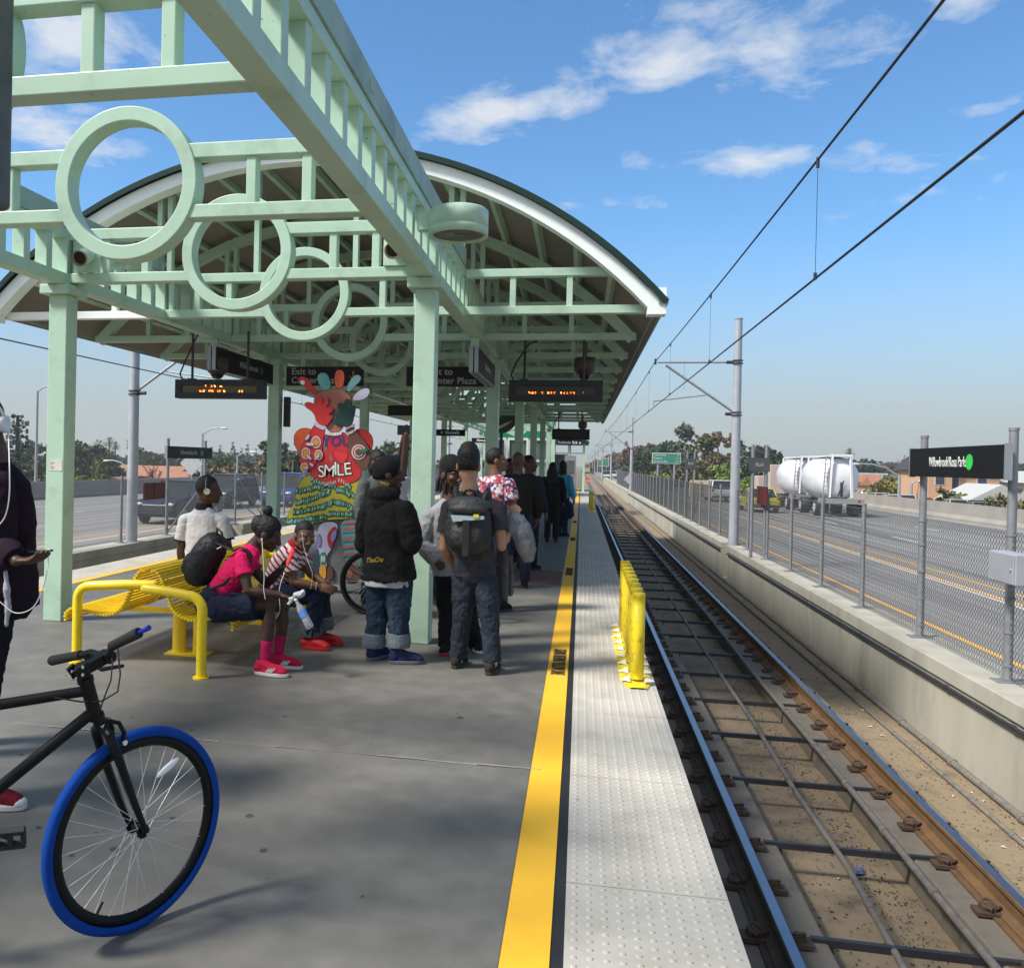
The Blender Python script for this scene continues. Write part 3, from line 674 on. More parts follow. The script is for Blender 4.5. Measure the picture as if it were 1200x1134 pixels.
prof = [(.70, .315), (.705, .36), (.67, .40), (.60, .41), (.52, .395), (.44, .375), (.36, .37), (.29, .385), (.23, .42), (.19, .47), (.165, .53), (.14, .60), (.115, .665), (.09, .71), (.06, .735), (.02, .73)]
def dense(pr, st):
    o = []; acc = 0; o.append(pr[0])
    for a, b_ in zip(pr[:-1], pr[1:]):
        l = math.hypot(b_[0]-a[0], b_[1]-a[1]); d = st-acc
        while d <= l: t = d/l; o.append((a[0]+(b_[0]-a[0])*t, a[1]+(b_[1]-a[1])*t)); d += st
        acc = l-(d-st)
    return o
for s in (1, -1):
    b = MB()
    for u, v in dense(prof, .027): b.cyl((BX+s*u, BY0, v), (BX+s*u, BY1, v), .0100, 8)
    st = b.build('seat', YB, be)
    b = MB()
    for yy in (BY0+.04, BY0+.62, BY0+1.24, BY0+1.85, BY1-.04): b.tube([(BX+s*u, yy, v-.012) for u, v in prof], .008, 6)
    b.build('seat_rib', YB, st)
for yy in (6.75, 8.2):
    b = MB()
    for x in (-3.22, -3.04): b.cyl((x, yy, 0), (x, yy, .40), .055, 16); b.box(x-.09, x+.09, yy-.09, yy+.09, 0, .014)
    b.box(BX-.5, BX+.55, yy-.03, yy+.03, .33, .365); b.build('pedestal', YB, be)
# ------------------------------------------------------------------ yellow channelizer posts
YP = mat('yellow plastic', (.80, .62, .02), .45, var=.08, scale=5, dirt=(.25, .17, .02), dscale=14, dlo=.54, dhi=.68, speck=(.10, .08, .02), sscale=48, sthr=.70)
def bollards(x0, y0, x1, y1, n, label):
    t = thing('bollard_row', label, 'bollards', (x0, y0, 0)); d = Vector((x1-x0, y1-y0, 0)); L_ = d.length; d.normalize(); s = Vector((d.y, -d.x, 0))
    b = MB(); pr = [(-.12, .005), (-.11, .020), (-.06, .03), (.06, .03), (.11, .020), (.12, .005)]; k = 14
    vs = []; pos = []
    for i in range(k+1):
        tt = -.16+(L_+.32)*i/k; sc_ = .55 if i in (0, k) else (.9 if i in (1, k-1) else 1)
        vs += [Vector((x0, y0, 0))+d*tt+s*u*sc_+Vector((0, 0, v*(.5 if i in (0, k) else 1))) for u, v in pr]
    m = len(pr); fs = [(i*m+j, i*m+j+1, (i+1)*m+j+1, (i+1)*m+j) for i in range(k) for j in range(m-1)]
    b.add(vs, fs, 0, True); b.build('base', YP, t)
    for i in range(n):
        p = Vector((x0, y0, 0))+d*(L_*i/(n-1)); r = .048
        b = MB(); h = .68
        b.tube([p+Vector((0, 0, z)) for z in (.045, .10, .101, h-.10, h-.099, h-.03, h-.029, h)], [r*.95, r*.95, r, r, r*.96, r*.96, r, r*.98], 16); b.build('post', YP, t)
        for sg in (-1, 1):
            b = MB(); c = p+s*(.0)*sg; b.add([c+s*sg*.05+d*.07+Vector((0, 0, .034)), c+s*sg*.13+Vector((0, 0, .03)), c+s*sg*.05-d*.07+Vector((0, 0, .034)), c+s*sg*.06+Vector((0, 0, .065))], [(0, 1, 3), (1, 2, 3), (2, 0, 3)])
            b.build('anchor_tab', mat('cream plastic', (.72, .66, .50), .6), t)
bollards(.445, 6.75, .452, 9.0, 9, 'row of yellow flexible posts on a yellow base, on the pale tactile strip in front')
bollards(.42, 31.0, .36, 34.0, 9, 'distant row of yellow posts far along the platform edge')
# ------------------------------------------------------------------ painted figure sculpture (a flat steel cut-out)
def S(px, py): p = at(px, py, Y=10.3); return (p.x, p.z)
SCY = 10.3
def blob(pts, name, m, parent, d0, d1, raw=False, smoothn=3):
    q = [S(*p) for p in pts]
    for _ in range(smoothn):
        o = []
        for a, c in zip(q, q[1:]+q[:1]): o += [(a[0]*.75+c[0]*.25, a[1]*.75+c[1]*.25), (a[0]*.25+c[0]*.75, a[1]*.25+c[1]*.75)]
        q = o
        if len(q) > 150: break
    b = MB(); b.prism(q, d0, d1, lambda u, v, d: (u, SCY-d, v)); return b.build(name, m, parent)
def paint(n, c): return mat(n, c, .5, var=.12, scale=14)
SRED, SMAR, SBRN, SPNK = paint('sculpture red', (.50, .022, .022)), paint('sculpture skin', (.36, .13, .10)), paint('sculpture brown', (.13, .055, .04)), paint('sculpture pink', (.62, .38, .38))
STEA, SORG, SGRN, SLIL, SYEL, SBLK, SWHT, SGRY, SNAV = paint('sculpture teal', (.11, .34, .35)), paint('sculpture orange', (.60, .09, .03)), paint('sculpture pine', (.012, .055, .05)), paint('sculpture lilac', (.47, .45, .58)), paint('sculpture yellow', (.40, .36, .03)), paint('sculpture black', (.02, .02, .02)), paint('sculpture white', (.72, .70, .66)), paint('sculpture grey', (.17, .17, .16)), paint('sculpture purple', (.07, .03, .16))
sc_t = thing('painted_sculpture', 'tall painted cut-out figure covering its eyes, shirt reading YOU SMILE', 'sculpture', (-2.95, SCY, 0))
fig = sc_t
def zc(x0, y0, k): return lambda pts: [(x0+a/k, y0+b_/k) for a, b_ in pts]
h1 = zc(330, 420, 8.1)      # upper zoom
h2 = zc(320, 540, 7.085)    # lower zoom
def outl(pts, name, m, d, grow=1.035, smoothn=3):
    """a painted shape with its dark painted outline just behind it"""
    cxm = sum(p[0] for p in pts)/len(pts); cym = sum(p[1] for p in pts)/len(pts)
    e = .55
    g = [(p[0]+e*(p[0]-cxm)/max(.1, math.hypot(p[0]-cxm, p[1]-cym)), p[1]+e*(p[1]-cym)/max(.1, math.hypot(p[0]-cxm, p[1]-cym))) for p in pts]
    o = blob(pts, name, m, fig, d-.004, d+.004, smoothn=smoothn); blob(g, 'outline', SBLK, o, d-.012, d-.0005, smoothn=smoothn); return o
# legs, panel
blob(h2([(150, 470), (195, 210), (255, 115), (735, 80), (770, 540), (770, 1025), (440, 1025), (405, 1000), (385, 760), (370, 560)]), 'steel_sheet', SGRY, fig, -.03, -.016, smoothn=1)
b = MB()
for px in (350, 436): p = at(px, 690, Y=SCY); b.box(p.x-.03, p.x+.03, SCY+.03, SCY+.09, 0, .5)
b.box(at(345, 690, Y=SCY).x, at(440, 690, Y=SCY).x, SCY+.035, SCY+.085, .0, .03); b.build('stand', DKMET, fig)
lg = outl(h2([(375, 510), (540, 500), (535, 620), (470, 760), (450, 770), (440, 975), (400, 975), (390, 760), (360, 700)]), 'leg', SLIL, .002, smoothn=2)
lg2 = outl(h2([(565, 480), (735, 470), (740, 640), (735, 870), (690, 890), (610, 870), (590, 740), (565, 640)]), 'leg', STEA, .003, smoothn=2)
for k, (y, t) in enumerate(((505, 0), (555, 1), (635, 0), (705, 1), (765, 0), (850, 1))):
    blob(h2([(575+t*6, y+6), (650, y-10), (738, y-6+t*8), (738, y+18), (660, y+12), (580, y+28)]), 'stripe', paint('sculpture coral', (.50, .13, .12)), lg2, .0075, .0095, smoothn=2)
for y in (530, 600, 675, 735, 800): blob(h2([(580, y), (650, y-10), (736, y-6), (736, y-2), (650, y-5), (580, y+6)]), 'stripe', SBLK, lg2, .0075, .009, smoothn=1)
cirl = outl(h2([(380, 600), (405, 640), (400, 700), (375, 720), (365, 650)]), 'knee_patch', paint('sculpture violet', (.27, .22, .48)), .012)
cir = outl(h2([(455, 600), (520, 530), (540, 600), (500, 690), (475, 730), (455, 670)]), 'knee_patch', SRED, .010)
outl(h2([(485, 600), (525, 560), (535, 610), (500, 680), (482, 660)]), 'knee_patch', paint('sculpture violet', (.27, .22, .48)), .017)
outl(h2([(390, 765), (445, 760), (440, 845), (392, 855)]), 'sock', paint('sculpture jade', (.02, .22, .17)), .012, smoothn=1)
for x in (402, 415, 428): blob(h2([(x, 785), (x+7, 784), (x+6, 838), (x-1, 838)]), 'sock_stripe', SWHT, fig, .017, .019, smoothn=1)
outl(h2([(390, 865), (440, 850), (445, 975), (415, 980), (385, 930)]), 'boot', paint('sculpture ochre', (.55, .27, .04)), .013, smoothn=2)
outl(h2([(450, 880), (490, 870), (505, 930), (490, 985), (450, 985)]), 'boot', SBRN, .012, smoothn=2)
bt = outl(h2([(590, 880), (640, 860), (700, 870), (735, 930), (720, 990), (660, 1005), (600, 985), (580, 930)]), 'boot', SBRN, .013)
outl(h2([(610, 910), (640, 890), (665, 920), (655, 965), (620, 960)]), 'boot_toe', SMAR, .018)
# skirt
sk = outl(h2([(255, 130), (330, 120), (540, 150), (735, 130), (725, 300), (690, 470), (600, 480), (440, 490), (260, 540), (90, 510), (150, 400), (190, 330), (200, 230)]), 'skirt', SYEL, .014, smoothn=2)
gr = random.Random(3)
rowsk = [((205, 245), (430, 210), (520, 170)), ((200, 345), (330, 320), (480, 240)), ((180, 420), (350, 410), (500, 340)), ((110, 495), (260, 500), (440, 460)), ((330, 150), (440, 200), (520, 210)), ((500, 340), (600, 350), (690, 400)), ((470, 440), (570, 440), (690, 440)), ((550, 160), (620, 190), (640, 210)), ((540, 235), (610, 255), (690, 295))]
GLA = [paint('bottle green', (.02, .13, .07)), paint('bottle teal', (.05, .22, .20)), paint('bottle pale', (.35, .50, .42))]
for r_i, (a, m_, c_) in enumerate(rowsk):
    bgs = MB(); bts = MB()
    n = max(6, int(math.dist(a, c_)/17))
    for i in range(n+1):
        t = i/n; x = (1-t)**2*a[0]+2*t*(1-t)*m_[0]+t*t*c_[0]+gr.uniform(-3, 3); y = (1-t)**2*a[1]+2*t*(1-t)*m_[1]+t*t*c_[1]+gr.uniform(-8, 8)
        hh = gr.uniform(20, 29); ww = gr.uniform(6.5, 9); sl = gr.uniform(-4, 8)
        def put(bm_, w_, h_, dx, d0, d1, mi):
            q = [S(*p) for p in h2([(x-w_+dx-sl, y+h_), (x-w_+dx, y-h_*.5), (x+dx+sl*.3, y-h_), (x+w_+dx+sl, y-h_*.5), (x+w_+dx, y+h_)])]
            bm_.prism(q, d0, d1, lambda u, v, d: (u, SCY-d, v), mi)
        put(bgs, ww+3, hh+4, 0, .018, .021, 3); put(bgs, ww, hh, 0, .0212, .0235, gr.choice([0, 0, 1])); put(bgs, ww*.28, hh*.6, -ww*.35, .0237, .025, 2)
    tag(bgs.build('skirt_pattern', GLA+[SBLK], sk))
# torso
ba = outl(h1([(110, 760), (135, 690), (210, 655), (300, 680), (300, 900), (190, 910), (130, 850)]), 'heart_wing', SORG, -.008)
outl(h1([(680, 680), (760, 665), (840, 710), (868, 780), (850, 870), (760, 900)]), 'heart_wing', SRED, -.008)
ts = outl(h1([(400, 705), (570, 700), (630, 720), (640, 860), (760, 960), (760, 1150), (620, 1190), (480, 1210), (250, 1110), (330, 980), (395, 880)]), 'shirt', SRED, .020, smoothn=2)
outl(h1([(490, 880), (540, 870), (570, 895), (620, 875), (640, 920), (610, 980), (565, 1010), (510, 930)]), 'heart', paint('sculpture crimson', (.60, .03, .04)), .026)
blob(h1([(400, 745), (435, 740), (440, 860), (415, 890), (398, 850)]), 'scrape', SGRY, ts, .0245, .026); blob(h1([(455, 900), (475, 910), (490, 980), (470, 985)]), 'scrape', SGRY, ts, .0245, .026)
def scale_px(): a = at(390, 560, Y=SCY); b_ = at(391, 560, Y=SCY); return b_.x-a.x
SP = scale_px()
def figtext(body, px, py, hpx, m, d, sx=1, bold=.004, rot=0.):
    p = at(px, py, Y=SCY); c, s_ = math.cos(rot), math.sin(rot)
    return text_mesh(body, hpx*SP*1.35, frameM((p.x, SCY-d, p.z), (c, 0, s_), (-s_, 0, c)), 'lettering', m, ts, bold=bold, sx=sx)
for ch_, hx, hy, ro_, hs in (('S', 383, 1078, .10, 14), ('M', 458, 1070, -.06, 14), ('I', 518, 1050, .05, 15.5), ('L', 562, 1062, .05, 14), ('E', 632, 1052, .13, 14.5)):
    figtext(ch_, 330+hx/8.1, 420+hy/8.1, hs, SBLK, .0262, .95, .011, ro_); figtext(ch_, 330+hx/8.1, 420+hy/8.1, hs, SWHT, .028, .95, .0005, ro_)
figtext('YOU', 330+527/8.1, 420+787/8.1, 12, SNAV, .0262, .95, .008, .04)
b = MB()
for k in range(9):
    px, py = h1([(440+k*16, 712+10*math.sin(k/8*PI)-2)])[0]; p = at(px, py, Y=SCY); b.box(p.x-.008, p.x+.008, SCY-.034, SCY-.028, p.z-.018, p.z+.018)
b.build('necklace', SWHT, fig)
b = MB(); p0 = [h1([q])[0] for q in ((520, 960), (515, 1000), (500, 1030))]
# head
hd = outl(h1([(305, 400), (340, 330), (440, 295), (540, 290), (640, 330), (675, 400), (650, 520), (590, 640), (560, 690), (500, 705), (440, 680), (400, 600), (330, 520)]), 'head', SMAR, .016)
for pts, m_ in (([(305, 350), (240, 280), (170, 225), (163, 185), (200, 170), (245, 190), (290, 260), (355, 320)], SRED), ([(395, 310), (350, 230), (340, 170), (370, 138), (425, 138), (455, 185), (475, 290)], STEA), ([(510, 278), (505, 170), (520, 120), (553, 106), (590, 125), (600, 180), (582, 285)], SORG), ([(610, 295), (650, 215), (690, 165), (735, 155), (760, 185), (740, 225), (690, 270), (645, 325)], paint('sculpture slate', (.15, .30, .31))), ([(672, 390), (690, 350), (760, 290), (820, 280), (842, 310), (825, 355), (770, 395), (690, 402)], SLIL)):
    outl(h1(pts), 'hair_lock', m_, .010)
disc((at(330+203/8.1, 420+230/8.1, Y=SCY).x, SCY-.016, at(330+203/8.1, 420+230/8.1, Y=SCY).z), (1, 0, 0), (0, 0, 1), .028, .028, SWHT, 'eye_spot', fig)
# arms + hands
ar = outl(h1([(330, 610), (425, 670), (400, 760), (395, 870), (330, 1000), (250, 1080), (200, 1075), (180, 960), (195, 830), (260, 720)]), 'sleeve', SRED, .030)
for (x, y, r_) in ((335, 795, 50), (238, 900, 46), (360, 915, 42), (225, 1035, 40)):
    def circ(r, sx=1): return h1([(x+r*sx*math.cos(a*PI/5), y+r*1.25*math.sin(a*PI/5)) for a in range(10)])
    outl(circ(r_), 'sleeve_ring', SPNK, .036); outl(circ(r_*.6), 'sleeve_ring', paint('sculpture amber', (.60, .25, .03)), .041)
for pts in ([(240, 800), (320, 800), (320, 828), (245, 828)], [(255, 905), (300, 950), (285, 968), (245, 925)], [(320, 945), (365, 910), (372, 930), (330, 968)], [(230, 770), (270, 712), (282, 740), (250, 778)], [(285, 985), (320, 1015), (305, 1030), (270, 1000)], [(222, 1040), (262, 1020), (270, 1035), (240, 1058)]): outl(h1(pts), 'sleeve_dash', SLIL, .046, smoothn=1)
outl(h1([(330, 605), (425, 660), (410, 685), (318, 640)]), 'cuff', SLIL, .038, smoothn=1)
hn = outl(h1([(335, 600), (330, 540), (290, 495), (235, 465), (230, 425), (270, 412), (340, 440), (345, 370), (375, 350), (395, 375), (398, 455), (405, 430), (430, 375), (460, 375), (462, 410), (425, 475), (475, 460), (510, 470), (500, 495), (450, 540), (480, 540), (500, 555), (470, 600), (430, 650)]), 'hand', SRED, .044, smoothn=2)
outl(h1([(640, 700), (715, 690), (800, 790), (855, 890), (850, 960), (800, 1070), (750, 1040), (680, 960), (635, 860)]), 'sleeve', SBRN, .030)
for r_, m_, dd in ((72, SPNK, .036), (56, SBRN, .040), (46, SPNK, .044), (32, SBRN, .048)): outl(h1([(740+r_*math.cos(a*PI/6), 888+r_*1.05*math.sin(a*PI/6)) for a in range(12)]), 'sleeve_ring', m_, dd)
outl(h1([(740, 870), (800, 858), (830, 865), (825, 882), (760, 893), (738, 888)]), 'sleeve_dash', paint('sculpture emerald', (.02, .16, .07)), .054)
for a_, m_ in ((0, SPNK), (28, SGRN), (55, SPNK)): outl(h1([(615, 650+a_), (690, 618+a_), (700, 645+a_), (625, 680+a_)]), 'cuff', m_, .038, smoothn=1)
outl(h1([(620, 655), (560, 630), (500, 610), (497, 570), (540, 565), (500, 530), (510, 500), (565, 530), (535, 470), (545, 430), (585, 425), (610, 480), (600, 415), (625, 388), (660, 395), (668, 455), (690, 445), (710, 455), (705, 500), (690, 560), (680, 620)]), 'hand', SGRN, .044, smoothn=2)
b = MB()
# ------------------------------------------------------------------ bicycles
BBLK = mat('satin black paint', (.005, .005, .0055), .45, var=.1, spec=.2)
TYRE = mat('blue tyre', (.004, .050, .27), .8, var=.12, scale=9, bump=.3, bscale=300, spec=.15)
TYREB = mat('black tyre', (.014, .014, .015), .7, var=.1)
SPOKE = mat('spoke steel', (.62, .64, .66), .45, metal=.6, var=0)
CHROME = mat('chrome', (.6, .6, .62), .15, metal=1, var=0)
def wheel(parent, c, d, r, tyre, ns=32, rimm=BBLK):
    """c hub centre, d heading unit (horizontal)"""
    c = Vector(c); d = Vector(d); a = Vector((-d.y, d.x, 0)); z = Vector((0, 0, 1)); W = (lambda rr, th, o=0: c+d*(rr*math.cos(th))+z*(rr*math.sin(th))+a*o)
    wo = MB(); n = 72; pr = [(r-.034, -.009), (r-.030, -.0155), (r-.014, -.019), (r-.004, -.012), (r, 0), (r-.004, .012), (r-.014, .019), (r-.030, .0155), (r-.034, .009)]
    def ring(pr_, mb, closed=True):
        m = len(pr_); vs = [W(p[0], 2*PI*i/n, p[1]) for i in range(n) for p in pr_]
        mb.add(vs, [(i*m+j, i*m+(j+1) % m, ((i+1) % n)*m+(j+1) % m, ((i+1) % n)*m+j) for i in range(n) for j in range(m)], 0, True)
    ring(pr, wo); wh = wo.build('wheel', tyre, parent)
    b = MB(); ring([(r-.033, -.0115), (r-.033, .0115), (r-.05, .010), (r-.066, .004), (r-.066, -.004), (r-.05, -.010)], b); b.build('rim', rimm, wh)
    b = MB()
    for i in range(ns):
        s = 1 if i % 2 else -1; th = 2*PI*i/ns; k = (i//2) % 2; off = (.9 if k else -.9)
        b.tube([W(.019, th+off, s*.03), W(r-.062, th, s*.003)], .0014, 5)
    b.build('spokes', SPOKE, wh)
    b = MB(); b.cyl(c-a*.05, c+a*.05, .011, 12); b.cyl(c-a*.034, c-a*.027, .024, 14); b.cyl(c+a*.027, c+a*.034, .024, 14); b.cyl(c-a*.034, c+a*.034, .013, 12); b.cyl(c-a*.062, c-a*.046, .009, 6); b.build('hub', BBLK, wh)
    b = MB(); b.cyl(c-a*.068, c-a*.06, .008, 6); b.cyl(c+a*.06, c+a*.068, .008, 6); b.build('axle_nut', CHROME, wh)
    return wh, W, a
bk = thing('bicycle', 'black bicycle with a bright blue front tyre', 'bicycle', (-1.46, 2.77, 0))
hub = Vector((-1.46, 2.77, .345)); th = 1.08; d = Vector((math.cos(th), math.sin(th), 0))
wh, W, a = wheel(bk, hub, d, .345, TYRE)
Z3 = Vector((0, 0, 1))
pl = lambda al, z, o=0: hub+d*al+Z3*(z-.345)+a*o
# reflector and valve
b = MB(); p = W(.215, 1.02, -.008); ax = (W(.27, .92, -.008)-W(.17, 1.25, -.008)).normalized(); b.ell(p, .052, .008, .013, 14, M=frameM((0, 0, 0), ax, a).to_3x3()); b.build('reflector', mat('clear reflector', (.75, .77, .78), .15, var=.1), wh)
b = MB(); b.cyl(W(.28, 4.15, 0), W(.24, 4.15, 0), .004, 8); b.build('valve', BBLK, wh)
# fork
b = MB()
for s in (-1, 1): b.tube([pl(-.147, .735, s*.012), pl(-.140, .70, s*.042), pl(-.11, .62, s*.05), pl(-.045, .45, s*.051), pl(0, .345, s*.050)], [.017, .0165, .0155, .0125, .010], 12)
b.tube([pl(-.140, .705, -.045), pl(-.147, .735, 0), pl(-.140, .705, .045)], .017, 12); b.cyl(pl(-.147, .73), pl(-.165, .775), .021, 14); b.build('fork', BBLK, bk)
b = MB(); b.tube([pl(-.165, .76), pl(-.178, .80), pl(-.205, .89)], .0225, 16); b.cyl(pl(-.163, .758), pl(-.168, .772), .026, 16); b.cyl(pl(-.205, .885), pl(-.209, .90), .0265, 16)
b.cyl(pl(-.209, .90), pl(-.216, .918), .020, 14)
frd = Vector((-.885, -.465, 0)).normalized(); side = Vector((-frd.y, frd.x, 0))
ht = pl(-.192, .855); hb = pl(-.173, .785); bbp = ht+frd*.60; bbp.z = .285; st = ht+frd*.47; st.z = .80
b.tube([ht, st], .0175, 14); b.tube([hb, bbp], .0195, 14); b.tube([bbp, st+frd*-.0+Vector((0, 0, .06))], .0165, 12)
rh = bbp+frd*.41; rh.z = .345
for s in (-1, 1): b.tube([bbp+side*s*.03, rh+side*s*.06], .009, 8); b.tube([st+side*s*.015-Z3*.02, rh+side*s*.06], .008, 8)
b.cyl(bbp-side*.04, bbp+side*.04, .022, 14); b.build('frame', BBLK, bk)
wheel(bk, rh, -frd, .345, TYREB)
b = MB(); sp = st+frd*.04+Z3*.16; b.cyl(st, sp, .0135, 10); b.build('seat_post', BBLK, bk)
b = MB(); b.ell(sp+frd*.04+Z3*.03, .14, .065, .03, 16, M=frameM((0, 0, 0), frd, side).to_3x3()); b.ell(sp-frd*.09+Z3*.03, .10, .025, .022, 14, M=frameM((0, 0, 0), frd, side).to_3x3()); b.build('saddle', BLACK, bk)
# stem, bar, grips, lever
cl_ = pl(-.13, .955)
b = MB(); b.bar(pl(-.218, .925), cl_, .03, .034); b.cyl(pl(-.212, .912), pl(-.225, .945), .022, 14); b.cyl(cl_-a*.022, cl_+a*.022, .022, 14); b.build('stem', BBLK, bk)
b = MB()
for o in (-.012, .012): b.cyl(pl(-.248, .915+o, 0), pl(-.256, .915+o, 0), .005, 8); b.cyl(pl(-.235, .93+o, -.024), pl(-.235, .93+o, -.03), .0055, 8)
b.build('stem_bolt', CHROME, bk)
b = MB(); b.bar(pl(-.228, .93, -.02), pl(-.25, .915, -.02), .012, .04); b.bar(pl(-.228, .93, .02), pl(-.25, .915, .02), .012, .04)
gR = at(163, 741, Y=2.60); gR1 = at(131, 757, Y=2.66); gL = at(60, 774, Y=3.0); gL1 = at(95, 767, Y=2.9)
b.tube([gR, gR1, gR1.lerp(cl_, .45), cl_-a*.02, cl_, cl_+a*.02, cl_.lerp(gL1, .6)+Z3*.012, gL1, gL], .0115, 12); b.build('handlebar', BBLK, bk)
GRIP = mat('grip rubber', (.02, .02, .02), .75, bump=.2, bscale=200)
for p0, p1 in ((gR, gR1), (gL, gL1)):
    b = MB(); b.tube([p0, p0.lerp(p1, .04), p0.lerp(p1, .5), p0.lerp(p1, 1)], [.0165, .019, .0175, .0165], 14); b.build('grip', GRIP, bk)
b = MB(); e = gR+(gR-gR1).normalized()*.055; b.tube([gR, e], [.007, .009], 10); b.build('bar_end_plug', mat('blue plug', (.02, .02, .35), .4), bk)
b = MB(); lv = gL1.lerp(cl_, .25); b.bar(lv, lv+Vector((.03, -.0, -.03)), .03, .02); b.tube([lv+Vector((.01, 0, -.02)), lv.lerp(cl_, .5)+Vector((.02, .0, -.045)), cl_+Vector((.03, .05, -.04))], [.009, .008, .006], 8); b.build('brake_lever', BBLK, bk)
# cables
b = MB(); b.tube([gR1.lerp(gR, .35)+Vector((.0, -.02, -.02)), at(141, 790, Y=2.6), at(138, 810, Y=2.6), at(120, 821, Y=2.6), at(95, 822, Y=2.58), at(64, 817, Y=2.53)], .0028, 6); b.build('cable', BLACK, bk)
b = MB(); b.tube([cl_+Vector((.02, -.01, 0)), at(132, 775, Y=2.62), at(130, 797, Y=2.63), at(121, 820, Y=2.64), at(114, 842, Y=2.66), pl(-.10, .73)], .0026, 6); b.build('cable', BLACK, bk)
# rim brake
b = MB(); b.tube([pl(-.13, .745, -.01), pl(-.10, .735, -.03), pl(-.083, .70, -.035), pl(-.085, .665, -.028)], .0075, 8); b.tube([pl(-.13, .745, .01), pl(-.10, .735, .03), pl(-.083, .70, .035), pl(-.085, .665, .028)], .0075, 8); b.build('rim_brake', BBLK, bk)
b = MB(); b.cyl(pl(-.083, .668, -.043), pl(-.083, .668, -.034), .009, 10); b.cyl(pl(-.155, .735, -.028), pl(-.155, .735, -.02), .007, 8); b.cyl(pl(-.125, .745, -.014), pl(-.125, .745, -.006), .007, 8); b.build('brake_bolt', CHROME, bk)
# crank, pedal
cra = at(-12, 975, Y=2.28); ped = at(10, 978, Y=2.32)
b = MB(); b.cyl(bbp-side*.05, bbp-side*.055, .09, 28); b.bar(bbp-side*.06, cra, .016, .028); b.build('crank', BBLK, bk)
b = MB(); pc = at(12, 982, Y=2.33); M3 = Matrix.Rotation(.5, 3, 'Z') @ Matrix.Rotation(.45, 3, 'X')
def obox(mb, c, M, sx, sy, sz): mb.add([Vector(c)+M @ Vector((x*sx, y*sy, z*sz)) for z in (-1, 1) for y in (-1, 1) for x in (-1, 1)], [(0, 2, 3, 1), (4, 5, 7, 6), (0, 1, 5, 4), (2, 6, 7, 3), (0, 4, 6, 2), (1, 3, 7, 5)])
for dy in (-.028, .028): obox(b, pc+M3 @ Vector((0, 0, dy)), M3, .04, .012, .008)
for dx in (-.036, 0, .036): obox(b, pc+M3 @ Vector((dx, 0, 0)), M3, .007, .012, .033)
b.cyl(cra, pc, .007, 8); b.build('pedal', GRIP, bk, bevel=.002)
# the second bicycle, behind the standing men
b2 = thing('bicycle', 'thin black road bicycle half hidden behind the man in the black hoodie', 'bicycle', (-1.95, 9.2, 0))
r2 = .34; hx = at(443, 650, Y=9.0); h2_ = Vector((at(434, 655, Y=9.0).x, 9.0, r2)); d2 = Vector((1, -.10, 0)).normalized(); s2 = Vector((-d2.y, d2.x, 0))
wheel(b2, h2_, d2, r2, TYREB); h3_ = h2_+d2*1.0; wheel(b2, h3_, d2, r2, TYREB)
b = MB(); bb2 = h2_+d2*.42-Z3*.06; s_t = h2_+d2*.26+Z3*.50; hd_t = h2_+d2*.78+Z3*.52; hd_b = h2_+d2*.84+Z3*.36
for p, q in ((bb2, s_t), (s_t, hd_t), (hd_b, bb2), (hd_t, hd_b)): b.tube([p, q], .016, 10)
for s in (-1, 1): b.tube([bb2+s2*s*.03, h2_+s2*s*.055], .008, 8); b.tube([s_t, h2_+s2*s*.055], .007, 8); b.tube([hd_b+s2*s*.03, h3_+s2*s*.045], [.013, .009], 8)
b.build('frame', BBLK, b2)
b = MB(); b.tube([s_t, s_t-d2*.04+Z3*.16], .012, 8); b.ell(s_t-d2*.03+Z3*.19, .13, .06, .028, 14, M=frameM((0, 0, 0), d2, s2).to_3x3()); b.build('saddle', BLACK, b2)
b = MB(); ct = hd_t+Z3*.07+d2*.06; b.tube([hd_t, ct], .012, 8); b.tube([ct-s2*.21+d2*.06-Z3*.08, ct-s2*.21+d2*.1, ct-s2*.2, ct+s2*.2, ct+s2*.21+d2*.1, ct+s2*.21+d2*.06-Z3*.08], .012, 8); b.build('handlebar', BBLK, b2)
b = MB(); b.cyl(bb2-s2*.04, bb2-s2*.046, .085, 24); b.bar(bb2-s2*.05, bb2-s2*.05+d2*.16-Z3*.05, .014, .024); b.build('crank', BBLK, b2)
